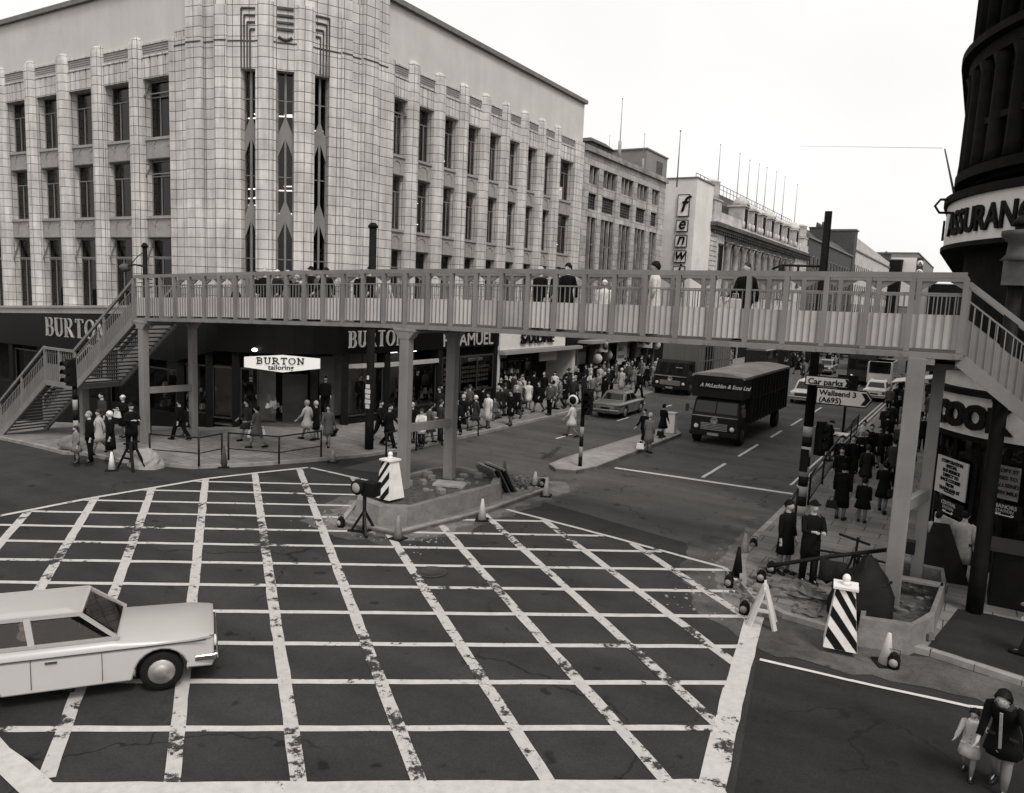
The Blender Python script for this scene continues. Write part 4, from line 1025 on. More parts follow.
gl = MB(); o_ = [(GC[0]-3.12, 34)]+gpts(3.12)+[(12, GC[1]-3.12)]
for p, q in zip(o_, o_[1:]): gl.add([(p[0],p[1],.5),(q[0],q[1],.5),(q[0],q[1],3.3),(p[0],p[1],3.3)], [(0,1,2,3)])
f = MB()
for k in range(1, 26, 4): f.bar((o_[k][0],o_[k][1],.1),(o_[k][0],o_[k][1],3.3),.10,.10)
gband(f, 3.2, .1, .5, .3)
f = A_(f.build('shopfront', 'black paint')); gl.build('pane', 'shop glass', f, fix=False)
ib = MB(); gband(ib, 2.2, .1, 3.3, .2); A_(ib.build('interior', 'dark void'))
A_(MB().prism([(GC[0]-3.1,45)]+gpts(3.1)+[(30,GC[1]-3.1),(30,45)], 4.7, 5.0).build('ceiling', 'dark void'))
A_(MB().box(-.6,30,45.1,46,-.1,26).build('wall', 'soot stone')); A_(MB().box(-.62,-.5,28,44.9,-.1,3.3).build('wall', 'soot stone'))
def curved_board(name, label, a0, a1, z0, z1, m, r=3.3, cat='notice'):
    t = thing(name, label, cat, (GC[0]+r*math.cos(R((a0+a1)/2)), GC[1]+r*math.sin(R((a0+a1)/2)), z0)); off = -t.location
    p = [(GC[0]+r*math.cos(R(a)), GC[1]+r*math.sin(R(a))) for a in (a0, a1)]
    v = Vector((p[1][0]-p[0][0], p[1][1]-p[0][1])); L = v.length; v /= L; n_ = Vector((v.y, -v.x))
    mb = MB().prism([(p[0][0],p[0][1]),(p[0][0]+n_.x*.03,p[0][1]+n_.y*.03),(p[1][0]+n_.x*.03,p[1][1]+n_.y*.03),(p[1][0],p[1][1])], z0, z1)
    mb.build('board', m, t).location = off
    def ln_(s, size, z, bold=.008, m2='sign black', u=None, sx=1.0):
        c = Vector(p[0])+v*(L/2 if u is None else u)+n_*.04
        text('lettering', s, size, (c.x+off.x, c.y+off.y, z+off.z), (R(90),0,math.atan2(v.y, v.x)), m2, t, bold=bold, align='CENTER', sx=sx, ext=.004)
    return t, ln_, p, off
t, l_, p, off = curved_board('notice_board', 'white printed CORPORATION bus service notice in the rounded shop window', 202, 225, 1.70, 2.70, 'cream board')
for k, s_ in enumerate(('CORPORATION','SPECIAL','BUS SERVICE','DIRECT TO','RACE COURSE','FROM','TRAFALGAR ST')): l_(s_, .118, 2.555-.122*k, .007, sx=1.1)
l_('_______', .12, 1.80, .012)
t, l_, p, off = curved_board('notice_board', 'dimmer pale notice for CROFT ST and WALLSEND buses right of the dark post', 236, 247.5, 2.06, 2.88, 'mid stone')
for k, s_ in enumerate(('CROFT ST','BUSES TO','WALLSEND','& TEN MILE')): l_(s_, .13, 2.72-.18*k, .003)
t, l_, p, off = curved_board('station_sign', 'dark CENTRAL STATION direction sign under the bus service notice', 204, 225, 1.22, 1.60, 'black paint')
l_('CENTRAL', .14, 1.46, .004, 'letters'); l_('STATION', .11, 1.35, .002, 'letters'); l_('<<------>', .12, 1.24, .006, 'white board')
t, l_, p, off = curved_board('station_sign', 'dark MANORS STATION direction sign under the dimmer notice', 236.5, 249.7, 1.62, 1.96, 'black paint')
l_('MANORS', .13, 1.84, .004, 'letters'); l_('STATION', .10, 1.74, .002, 'letters'); l_('<<------>', .12, 1.64, .006, 'white board')
t, l_, p, off = curved_board('map_case', 'white framed street map case behind the pale coated passer-by', 206, 224.6, .40, 1.15, 'white board', cat='map')
c = [Vector(p[0]), Vector(p[1])]; v = (c[1]-c[0]).normalized(); n_ = Vector((v.y,-v.x)); L = (c[1]-c[0]).length
mp = MB()
for (u0,u1,a_,b_) in ((.1,.62,.82,1.14),(.1,.62,.45,.76)):
    q = [c[0]+v*(L*u0)+n_*.035, c[0]+v*(L*(u1+.28))+n_*.035]; mp.add([(q[0].x,q[0].y,a_),(q[1].x,q[1].y,a_),(q[1].x,q[1].y,b_),(q[0].x,q[0].y,b_)],[(0,1,2,3)])
mp.build('map', 'mid stone', t).location = off
t = thing('flagpole', 'slanting rod flagpole with curved bracket on the dark corner building', 'flagpole', (-.95,24.4,9.7))
MB().tube([(0,0,0),(-.33,-.3,1.15)], [.035,.02], 6).build('pole', 'mid stone', t)
MB().tube([(.1,0,-.15),(-.3,-.1,-.15),(-.42,-.1,-.32),(-.3,-.1,-.5),(.05,0,-.5)], .035, 6).build('bracket', 'black iron', t)
t = thing('overhead_wire', 'single thin overhead wire crossing the bright sky at right', 'wire', (-1.5,27,11.4))
MB().tube([(0,0,0),(-23,90.8,17.8)], [.006,.014], 4).build('wire', 'coping', t)
# ------------------------------------------------------------ footbridge
BY0, BY1 = 18.0, 19.95
def ztr(x):      # height of the hand rail along the bridge
    P = ((-28.5,6.60),(-27.9,6.62),(-23,6.82),(-16,7.07),(-12,7.17),(-6.5,7.24),(-.3,7.32),(1,7.33))
    for (a, za), (b, zb) in zip(P, P[1:]):
        if x <= b: return za+(zb-za)*(x-a)/(b-a)
    return 7.33
BX = [-27.9+.8327*k for k in range(34)]; BX[-1] = -.42+.0; BX = [x for x in BX if x < -.6]+[-.3]
fb = thing('footbridge', 'grey painted steel footbridge with barred pale panels spanning the whole junction', 'footbridge', (-14,19,0))
def F_(o): return Q_(o, fb)
rail = [MB(), MB()]; mid = [MB(), MB()]
for (x0, x1) in zip(BX, BX[1:]):
    for si, y in enumerate((BY0, BY1)):
        rail[si].bar((x0,y,ztr(x0)-.06),(x1+.002,y,ztr(x1)-.06),.11,.12)
        rail[si].bar((x0,y,ztr(x0)-.43),(x1,y,ztr(x1)-.43),.035,.035)
        bs, pm = MB(), MB()
        sgn = -1 if si == 0 else 1
        for k in range(1, 6):
            x = x0+(x1-x0)*k/6.0; z = ztr(x); bs.box(x-.011,x+.011,y-.011,y+.011,z-1.56,z-.43)
        # corner gussets under the rail on the rear frame
        if si == 1:
            for s_, xx in ((1,x0+.05),(-1,x1-.05)): bs.prism([(xx,y-.03),(xx+s_*.3,y-.03),(xx+s_*.3,y+.03),(xx,y+.03)], lambda p, xx=xx: ztr(xx)-.122-.17*(1-abs(p[0]-xx)/.3)-.01, ztr(xx)-.118)
        o = bs.build('baluster', 'bridge paint'); F_(o)
        zz0, zz1 = ztr(x0), ztr(x1); yy = y+.035*-sgn
        pm.hexa([(x0+.05,yy-.008,zz0-1.55),(x1-.05,yy-.008,zz1-1.55),(x1-.05,yy+.008,zz1-1.55),(x0+.05,yy+.008,zz0-1.55),(x0+.05,yy-.008,zz0-.86),(x1-.05,yy-.008,zz1-.86),(x1-.05,yy+.008,zz1-.86),(x0+.05,yy+.008,zz0-.86)])
        o.name = 'baluster_set'
        F_(pm.build('panel', random.choice(['bridge panel','bridge panel','bridge panel bright','bridge panel grey'])))
for si, y in enumerate((BY0, BY1)):
    F_(rail[si].build('handrail', 'bridge paint'))
    for x in BX:
        z = ztr(x); F_(MB().box(x-.052,x+.052,y-.075,y+.05,z-1.62,z-.122).box(x-.085,x+.085,y-.10,y-.091,z-1.74,z-1.63).lathe([(.012,-.012),(.012,0)],(x-.055,y-.10,z-1.685),6,ax='y').lathe([(.012,-.012),(.012,0)],(x+.055,y-.10,z-1.685),6,ax='y').build('post', 'bridge paint'))
gd = MB()
for (x0, x1) in zip(BX, BX[1:]):
    a, b = ztr(x0)-1.63, ztr(x1)-1.63
    for y in (BY0, BY1):
        gd.hexa([(x0,y-.09,a-.12),(x1,y-.09,b-.12),(x1,y+.09,b-.12),(x0,y+.09,a-.12),(x0,y-.09,a),(x1,y-.09,b),(x1,y+.09,b),(x0,y+.09,a)])
    gd.hexa([(x0,BY0+.1,a-.10),(x1,BY0+.1,b-.10),(x1,BY1-.1,b-.10),(x0,BY1-.1,a-.10),(x0,BY0+.1,a-.01),(x1,BY0+.1,b-.01),(x1,BY1-.1,b-.01),(x0,BY1-.1,a-.01)], 1)
    gd.box(x0-.04,x0+.04,BY0+.1,BY1-.1,a-.13,a-.101,1)
F_(gd.build('deck', ['bridge paint', 'bridge dark']))
# deeper beam at the right landing
F_(MB().box(-.34,-.22,BY0+.10,BY1-.1,5.38,5.66).build('end_beam', 'bridge paint'))
legs = [(-27.4,BY0,.3,0.12),(-27.1,BY1,.26,.12),(-14.52,BY0,.34,.6),(-14.2,BY1,.34,.55),(-1.02,BY0,.34,.15),(-.66,BY1,.25,.15)]
for k, (x, y, w_, z0) in enumerate(legs):
    zt = ztr(x)-1.753; mb = MB(); mb.box(x-w_/2,x+w_/2,y-.12,y+.14,z0-.1,zt)
    if k < 4: mb.prism([(x-w_/2,y-.13),(x+w_/2,y-.13),(x+w_/2,y+.15),(x-w_/2,y+.15)], zt-.3, zt-.1); mb.hexa([(x-w_/2,y-.125,zt-.32),(x+w_/2,y-.125,zt-.32),(x+w_/2,y+.145,zt-.32),(x-w_/2,y+.145,zt-.32),(x-w_/2-.22,y-.13,zt-.08),(x+w_/2+.22,y-.13,zt-.08),(x+w_/2+.22,y+.15,zt-.08),(x-w_/2-.22,y+.15,zt-.08)]).box(x-w_/2-.24,x+w_/2+.24,y-.14,y+.16,zt-.08,zt+.005)
    F_(mb.build('leg', 'bridge paint', bevel=.012))
for (xa, xb, z) in ((-27.4,-27.1,2.2),(-14.5,-14.2,2.35),(-1.0,-.65,2.35)):
    F_(MB().bar((xa,BY0+.15,z),(xb,BY1-.12,z),.16,.24).build('cross_beam', 'bridge paint'))
for x in (-27.2,-14.4,-.85):
    F_(MB().bar((x,BY0-.1,ztr(x)-1.82),(x,BY1+.2,ztr(x)-1.82),.3,.12).build('cross_beam', 'bridge paint'))
F_(MB().hexa([(-1.25,BY0+.3,5.2),(-.35,BY0+.3,5.35),(-.35,BY1+.1,5.35),(-1.25,BY1+.1,5.2),(-1.25,BY0+.3,5.45),(-.35,BY0+.3,5.45),(-.35,BY1+.1,5.45),(-1.25,BY1+.1,5.45)]).build('bracket', 'bridge dark'))
def flight(xa, za, xb, zb, n, name='staircase'):
    """stairs between (xa, deck za) and (xb, zb); rail side walls at both edges"""
    d = 1 if xb > xa else -1
    st = F_(MB().bar((xa,BY0,za-.12),(xb,BY0,zb-.12),.10,.26,upv=(0,0,1)).bar((xa,BY1,za-.12),(xb,BY1,zb-.12),.10,.26).build(name, 'bridge paint'))
    tr = MB()
    for k in range(n):
        x = xa+(xb-xa)*(k+.5)/n; z = za+(zb-za)*(k+.6)/n; w_ = abs(xb-xa)/n*.42
        tr.box(x-w_, x+w_, BY0+.05, BY1-.05, z-.045, z)
    tr.build('tread', 'bridge dark', st)
    for y in (BY0, BY1):
        hr = MB(); hr.bar((xa,y,za+1.42),(xb,y,zb+1.42),.09,.10); hr.bar((xa,y,za+1.10),(xb,y,zb+1.10),.03,.03)
        N = max(3, int(abs(xb-xa)/.14))
        for k in range(N+1):
            x = xa+(xb-xa)*k/N; z = za+(zb-za)*k/N; t = .07 if k in (0, N//2, N) else .02
            hr.box(x-t/2,x+t/2,y-t/2,y+t/2,z-.02,z+(1.38 if t > .05 else 1.1))
        hr.build('handrail', 'bridge paint', st)
        yo = y+(.03 if y == BY0 else -.03)
        MB().hexa([(xa,yo-.006,za+.03),(xb,yo-.006,zb+.03),(xb,yo+.006,zb+.03),(xa,yo+.006,za+.03),(xa,yo-.006,za+.72),(xb,yo-.006,zb+.72),(xb,yo+.006,zb+.72),(xa,yo+.006,za+.72)]).build('side_panel', 'bridge paint', st)
flight(-27.95, 5.0, -32.1, 2.0, 16); flight(-34.4, 1.98, -38.4, -.85, 15)
ld = MB().box(-34.4,-32.1,BY0-.05,BY1+.05,1.76,1.98)
ldo = F_(ld.build('landing', 'bridge paint'))
h_ = MB()
for y in (BY0, BY1):
    h_.box(-34.4,-32.1,y-.05,y+.05,3.32,3.42)
    for k in range(15): x = -34.4+2.3*k/14; t = .08 if k in (0,7,14) else .02; h_.box(x-t/2,x+t/2,y-t/2,y+t/2,1.98,3.32)
h_.build('handrail', 'bridge paint', ldo); MB().box(-34.4,-32.1,BY0+.03,BY0+.04,2.0,2.7).build('side_panel', 'bridge paint', ldo)
F_(MB().box(-33.3,-33.05,18.8,19.1,-1,1.76).build('leg', 'bridge paint'))
flight(-.25, 5.68, 6.6, .3, 30)

# ------------------------------------------------------------ concrete plinths
def trough(label, outer, h, wall, fill, loc):
    t = thing('concrete_plinth', label, 'plinth', loc); c = (sum(p[0] for p in outer)/len(outer), sum(p[1] for p in outer)/len(outer))
    n = len(outer); inner = []
    for p in outer:
        v = Vector((p[0]-c[0], p[1]-c[1])); L = v.length; v *= (L-wall)/L; inner.append((c[0]+v.x, c[1]+v.y))
    vs = []
    for p, q in zip(outer, inner):
        pb = (c[0]+(p[0]-c[0])*1.06, c[1]+(p[1]-c[1])*1.04)
        vs += [(pb[0],pb[1],0),(p[0],p[1],h),(q[0],q[1],h+.0),(q[0],q[1],fill)]
    fs = []
    for k in range(n):
        k2 = (k+1)%n
        for j in range(3): fs.append((4*k+j, 4*k2+j, 4*k2+j+1, 4*k+j+1))
    mb = MB().add(vs, fs); o = mb.build('trough_wall', 'concrete', t); o.location = (-loc[0], -loc[1], 0)
    mb = MB().add([(q[0],q[1],fill+.004) for q in inner], [tuple(range(n))]); o = mb.build('filling', 'soil', t, fix=False); o.location = (-loc[0], -loc[1], 0)
    return t
trough('long weathered concrete plinth round the middle bridge legs on the traffic island', [(-14.5,15.95),(-13.5,15.75),(-12.85,16.15),(-12.55,18.0),(-12.35,20.1),(-12.95,21.15),(-14.6,21.3),(-15.3,20.6),(-15.35,17.0)], .60, .3, .5, (-14,18.5,.0))
trough('open concrete trough round the right bridge legs at the pavement edge', [(-1.38,15.85),(-.5,16.05),(-.16,16.9),(-.04,19.4),(-.12,20.3),(-1.05,20.35),(-1.5,17.1)], .55, .20, .14, (-.7,18.2,0))

# ------------------------------------------------------------ street furniture
def banded_pole(t, r, h, z0=0, first='white gloss', bands=5, bh=.3, top='black paint', taper=.85):
    ms = ['concrete pale', 'black paint'] if first == 'white gloss' else [first, 'concrete pale']
    z = z0
    mb = MB()
    for k in range(bands): mb.lathe([(r,z),(r,z+bh)], (0,0,0), 12, mi=k%2); z += bh
    mb.build('banded_base', ms, t)
    MB().lathe([(r*.98,z+.002),(r*taper,h)], (0,0,0), 12).build('pole', top, t)
def signal_head(t, x, y, z, rz=0, disc=False):
    M = Matrix.Translation((x,y,z)) @ Matrix.Rotation(rz, 4, 'Z')
    h = MB(M).box(-.14,.14,-.1,.1,-.45,.45).build('signal_head', 'black paint', t)
    m2 = MB(M)
    for k in (-.28,0,.28):
        m2.lathe([(.10,-.105),(.10,-.12)], (0,0,k), 12, ax='y')
    m2.build('lens', 'car glass', h)
    v = MB(M)
    for k in (-.28,0,.28):
        rs = []
        for q, yy in ((.115,-.1),(.125,-.30)): rs.append([(q*math.cos(a_), yy, k+q*math.sin(a_)) for a_ in [math.pi*(-.1+1.2*j/8) for j in range(9)]])
        v.rings(rs, cap=False, closed=False)
    v.build('hood', 'black paint', h)
    if disc:
        MB(M).lathe([(.26,-.13),(.26,-.1)], (-.42,0,-.02), 18, ax='y').build('sign_disc', 'white board', h)
        MB(M).lathe([(.21,-.135),(.21,-.132),(.14,-.134)], (-.42,0,-.02), 18, ax='y').build('ring', 'black paint', h)
t = thing('signpost', 'tall black column with banded base carrying road direction signs beside the right kerb', 'post', (-4.128,24.548,0.115))
banded_pole(t, .145, 9.2, 0, 'white gloss', 9, .31, taper=.72)
signal_head(t, .34, .25, 2.5, R(75)); signal_head(t, .30, .52, 2.3, R(150))
MB().box(-.12,.12,-.19,-.17,1.4,2.1).build('control_box', 'black paint', t)
MB().tube([(0,0,7.6),(-1.2,0,7.62),(-1.5,.1,7.5)], .035, 6).tube([(-1.2,0,7.62),(-1.2,0,7.3)], .08, 6).build('bracket_arm', 'black iron', t)
def arrow_sign(name, label, loc, w, h, lines, size):
    t = thing('direction_sign', label, 'sign', loc)
    def pent(w0, w1, hh, pt): return [(w0,-hh),(w1,-hh),(w1+pt,0),(w1,hh),(w0,hh)]
    for nm, m, g_, yy in (('border','sign black',0,0),('face','sign white',.035,-.012)):
        p = pent(g_, w-g_*.6, h/2-g_, h*.36-g_*.8)
        MB().add([(u,yy-.012,z) for u, z in p]+[(u,yy+.008,z) for u, z in p], [(0,1,2,3,4),(9,8,7,6,5)]+[(k,(k+1)%5,5+(k+1)%5,5+k) for k in range(5)]).build(nm, m, t)
    c = [(w-.30*h,-h*.36),(w-.02,-h*.36),(w+h*.22,0),(w-.02,h*.36),(w-.30*h,h*.36),(w-.04,0)]
    MB().add([(u,-.027,z) for u, z in c], [(0,1,2,5),(5,2,3,4)]).build('chevron', 'sign black', t)
    for k, s_ in enumerate(lines): text('lettering', s_, size, (.09+(.0), -.03, h/2-size*(.88 if len(lines) > 1 else .93)-k*size*.98-.03), FY, 'sign black', t, bold=.006, ext=.003, sx=1.04)
    return t
arrow_sign('a', 'white arrow sign reading Car parks on the tall column', (-4.27,24.1,4.35), 1.20, .31, ['Car parks'], .235)
arrow_sign('b', 'white arrow sign reading Wallsend 3 (A695), below the car parks sign', (-3.92,24.08,3.93), 1.38, .50, ['Wallsend 3', '(A695)'], .215)
t = thing('traffic_light', 'black and white banded traffic light pole with round disc on the long island', 'traffic light', (-12.419,25.996,0.145))
banded_pole(t, .075, 3.4, 0, 'black paint', 5, .38); signal_head(t, .22, 0, 2.45, R(8)); signal_head(t, -.02, .25, 2.5, R(175), False)
MB().lathe([(.21,-.03),(.21,0)], (-.38,-.1,2.5), 18, ax='y').build('sign_disc', 'white board', t); MB().lathe([(.15,-.035),(.15,-.032),(.11,-.034)], (-.38,-.1,2.5), 14, ax='y').build('ring', 'black paint', t)
t = thing('traffic_light', 'thin black and white banded signal pole at the left kerb before the stairs', 'traffic light', (-26.335,14.724,0.115))
banded_pole(t, .08, 3.6, 0, 'black paint', 7, .36); signal_head(t, .0, -.12, 3.1, 0)
def lamp_post(label, loc, h, r=.15, plates=False, arm=None, top='cap'):
    t = thing('lamp_post', label, 'lamp post', loc)
    MB().lathe([(r*1.12,0),(r*1.12,1.1),(r,1.2),(r*.9,h)], (0,0,0), 12).build('column', 'black paint', t)
    c = MB().box(-.16,.16,-.16,.16,h*.56,h*.56+.18) if top == 'cap' else MB()
    c.lathe([(r*1.1,h),(r*1.3,h+.06),(r*.6,h+.2)], (0,0,0), 10); c.build('cap', 'black paint', t)
    if plates:
        p = MB()
        for k, (w_, z) in enumerate(((.1,2.9),(.2,2.55),(.26,2.35),(.22,2.15),(.26,1.95),(.2,1.75))): p.box(-w_/2+.05,w_/2+.05,-r*1.1-.03,-r*1.1-.01,z-.08,z+.08)
        p.build('sign_plate', 'white board', t)
    if arm:
        MB().tube([(0,0,h*.90),(arm*.5,0,h*.91),(arm,0,h*.90)], .035, 6).tube([(0,0,h*.98),(arm*.4,0,h*.95),(arm*.7,0,h*.91)], .02, 5).build('arm', 'black iron', t)
        MB().lathe([(.1,.16),(.26,.05),(.2,-.12),(.05,-.2)], (arm,0,h*.90-.05), 10).build('lantern', 'dark stone', t)
    return t
lamp_post('black column with small white plates at the kerb outside the corner tailor shop', (-20.397,23.086,0.115), 8.7, .16, True)
l = lamp_post('ornate dark lamp column rising behind the left end of the footbridge', (-30.2,20.0,-.16), 7.95, .11, False, -1.4, 'x')
for k in range(3): MB().box(-.45,.45,-.02,.02,6.3+.16*k,6.34+.16*k).build('step_iron', 'black iron', l)
lamp_post('thick black pillar on the pavement before the COOK shopfront', (0.551,18.927,0.115), 8.2, .15, False)
t = bpy.data.objects['lamp_post.002']
MB().box(-.26,.26,-.24,.24,7.0,7.5).lathe([(.34,7.5),(.24,7.62),(.22,7.85),(.36,8.0),(.36,8.1)], (0,0,0), 8).build('capital', 'dark stone', t)
t = thing('signpost', 'slim dark signpost with small dark panel over the right-hand pavement crowd', 'post', (-5.0,39,.115))
MB().lathe([(.06,0),(.05,3.3)], (0,0,0), 8).build('pole', 'black paint', t); MB().box(-.45,.45,-.03,.03,2.6,3.3).build('panel', 'black paint', t)

def guard(label, pts, h=1.0, mid=.45, m='black iron', mesh=False, z=.115):
    p0 = pts[0]; t = thing('guard_rail', label, 'railing', (p0[0], p0[1], z)); q = [(p[0]-p0[0], p[1]-p0[1]) for p in pts]
    rr_ = MB()
    for a_, b_ in zip(q, q[1:]):
        rr_.tube([(a_[0],a_[1],h),(b_[0],b_[1],h)], .028, 6); 
        for mz in ([mid] if not isinstance(mid, (list, tuple)) else mid): rr_.tube([(a_[0],a_[1],mz),(b_[0],b_[1],mz)], .02, 5)
        if mesh:
            L = math.hypot(b_[0]-a_[0], b_[1]-a_[1]); n = int(L/.3)
            for k in range(1, n): f = k/n; x, y = a_[0]+(b_[0]-a_[0])*f, a_[1]+(b_[1]-a_[1])*f; rr_.tube([(x,y,.12),(x,y,h)], .008, 4)
    rr_.build('rail', m, t)
    for p in q: MB().tube([(p[0],p[1],0),(p[0],p[1],h+.03)], .035, 7).build('post', m, t)
    return t
guard('dark two-bar guard rail on the pavement corner before the hexagonal shop sign', [(-22.755,18.197),(-20.959,18.937),(-20.712,20.759)], 1.0, .42)
guard('guard rail running up the left kerb past the jeweller', [(-18.694,22.126),(-18.780,24.058),(-18.619,25.591),(-18.782,28.538)], 1.0, .5)
guard('thin guard rail between the left bridge legs and the corner rail', [(-24.442,16.225),(-22.718,16.930),(-22.789,17.942)], 1.0, .45)
guard('barred pedestrian railing along the right kerb beside the crowd', [(-4.156,25.996),(-4.308,29.517),(-4.440,32.848),(-4.567,35.827),(-4.719,39.687),(-4.854,43.226)], 1.0, .15, mesh=True)
guard('short barred railing section bent round the road works corner', [(-3.810,20.042),(-3.991,22.002),(-4.141,23.856)], .95, .15, mesh=True)
guard('low mesh fence around the road works pit at right', [(-2.688,18.402),(-1.785,18.560),(-1.173,18.445)], .85, .2, mesh=True)

def lamp_bollard(label, loc, rz=0, flip=False, h=1.08):
    t = thing('striped_bollard', label, 'bollard', loc, rz)
    b0, b1 = .30, .17
    vs = [(-b0,-b0,0),(b0,-b0,0),(b0,b0,0),(-b0,b0,0),(-b1,-b1,h),(b1,-b1,h),(b1,b1,h),(-b1,b1,h)]
    MB().hexa(vs).build('body', 'white gloss', t)
    st = MB(); s_ = -1 if not flip else 1
    wid = lambda z: b0+(b1-b0)*z/h
    for k in range(-2, 6):      # diagonal black bands clipped to the tapered front face
        zc = k*.40; pts = []
        for u0, dz in ((-1,0),(1,0),(1,.20),(-1,.20)): pts.append((u0, zc+dz+(.62*(u0*s_+1)/2 if True else 0)))
        poly = [Vector((u, z)) for u, z in pts]
        def clip(poly, f):
            out = []
            for i_ in range(len(poly)):
                a_, b_ = poly[i_], poly[(i_+1)%len(poly)]; fa, fb_ = f(a_), f(b_)
                if fa >= 0: out.append(a_)
                if fa*fb_ < 0: out.append(a_+(b_-a_)*(fa/(fa-fb_)))
            return out
        poly = clip(clip(poly, lambda p: p.y-.004), lambda p: h-.004-p.y) if poly else poly
        if len(poly) < 3: continue
        f3 = [(p.x*wid(p.y)*.99, -wid(p.y)-.004, p.y) for p in poly]
        st.add(f3, [tuple(range(len(f3)))])
    st.build('stripe', 'sign black', t, fix=False)
    MB().box(-b1-.05,b1+.05,-b1-.05,b1+.05,h,h+.045).lathe([(.09,h+.045),(.06,h+.12)],(0,0,0),10).build('cap', 'white gloss', t)
    MB().ball((0,0,h+.17), .075, .075, .085).build('lamp', 'white gloss', t)
lamp_bollard('diagonally striped bollard with lamp standing on the middle concrete plinth', (-13.95,16.7,.59), R(-8), True)
lamp_bollard('diagonally striped bollard with lamp by the right trough at the kerb', (-1.647,15.407,0.115), R(8), False, 1.15)
t = thing('white_bollard', 'plain white box bollard at the far end of the long island', 'bollard', (-12.279,35.721,0.145))
MB().box(-.22,.22,-.2,.2,0,.95).build('body', 'white gloss', t, bevel=.03); MB().box(-.24,.24,-.22,.22,.95,1.02).build('cap', 'cream board', t)

def cone(label, loc, h=.5, m='mid stone', lean=0):
    t = thing('traffic_cone', label, 'traffic cone', loc); t.rotation_euler = (lean, 0, random.uniform(0,1))
    MB().lathe([(.13,.03),(.035,h),(.02,h+.01)], (0,0,0), 12).build('cone', m, t); MB().box(-.19,.19,-.19,.19,0,.035).build('base', 'rubber' if m != 'black paint' else 'black paint', t, bevel=.01)
    return t
cone('grey cone standing at the near tip of the plinth island', (-12.458,15.296,0.01), .62)
cone('pale cone at the kerb below the leaning boards', (-11.684,18.127,0.01), .62, 'cream board')
cone('pale cone with dirty lamp at the far end of the island kerb', (-11.537,21.708,0.01), .55, 'cream board')
cone('dark pointed cone beyond the rubble strip', (-13.284,21.903,0.12), .75, 'dark stone')
cone('small pale cone at the far edge of the rubble strip', (-12.330,22.365,0.12), .45, 'cream board')
cone('white cone beside the trestle at the left kerb', (-24.678,14.973,0.01), .62, 'white gloss')
cone('small dark cone in the left gutter below the guard rail', (-22.340,17.671,0.01), .75, 'dark stone')
cone('small grey cone by the kerb left of the plinth', (-20.111,20.776,0.01), .5, 'mid stone')
cone('grey cone in the right gutter near the red lamps', (-4.607,19.794,0.01), .60, 'mid stone')
cone('black cone in the gutter beside the rounded right kerb', (-4.357,18.185,0.01), .72, 'black paint')
cone('pale cone leaning beside the lamp in front of the right trough', (-0.837,15.259,0.01), .62, 'cream board', .08)
def road_lamp(label, loc, h=.32):
    t = thing('road_lamp', label, 'lamp', loc)
    MB().lathe([(.09,0),(.11,.02),(.11,h*.6),(.07,h*.75),(.08,h*.8),(.03,h*.95)], (0,0,0), 10).build('body', 'black paint', t)
    MB().lathe([(.075,-.12),(.075,-.09),(.03,-.125)], (0,0,h*.42), 10, ax='y').build('lens', 'mid stone', t)
    MB().tube([(-.09,0,h*.7),(-.09,0,h*1.1),(.09,0,h*1.1),(.09,0,h*.7)], .008, 4).build('handle', 'black iron', t)
for lb_, x, y, z in (('small road lamp beside the grey cone in the right gutter',753,549,.01),('small road lamp left of the black cone at the right kerb',728.5,587,.01),('road lamp in the gutter just left of the white A trestle',744,614,.01),
    ('road lamp on the dug up pavement inside the rounded kerb',771,573,.12),('small road lamp standing behind the white A trestle',761,582,.12),('road lamp next to the leaning pale cone by the trough',893,668,.01),('small road lamp on the road left of the lamp stand tripod',341,527,.01),('road lamp on the kerb at the far end of the rubble strip',543,487,.12)):
    p = {(753,549):(-4.560,20.535,0.01),(728.5,587):(-4.324,17.331,0.01),(744,614):(-3.616,15.975,0.01),(771,573):(-3.663,18.606,0.12),(761,582):(-3.715,17.833,0.12),(893,668):(-0.696,15.172,0.01),(341,527):(-14.319,15.128,0.01),(543,487):(-11.986,22.305,0.12)}[(x,y)]
    road_lamp(lb_, p)
# camera-like lamp stand on tripod
t = thing('tripod_lamp', 'dark floodlamp with box on a tripod stand in front of the plinth', 'floodlight', (-13.483,15.123,0.01))
MB().tube([(0,0,.1),(0,0,1.15)], .05, 8).build('stem', 'black iron', t)
for k in range(3):
    a_ = R(200+k*120); MB().bar((0,0,.62),(.36*math.cos(a_),.36*math.sin(a_),.04),.06).bar((0,0,.05),(.46*math.cos(a_),.46*math.sin(a_),.03),.08,.05).build('leg', 'black iron', t)
MB().box(-.02,.38,-.12,.2,1.05,1.42).build('box', 'black paint', t)
MB().lathe([(.05,.0),(.19,-.12),(.2,-.2),(.15,-.22),(.05,-.14)], (-.12,0,1.26), 14, ax='y').build('lamp_head', 'black paint', t)
MB().lathe([(.14,-.215),(.12,-.235),(.02,-.25)], (-.12,0,1.26), 12, ax='y').build('lens', 'grey panel', t)
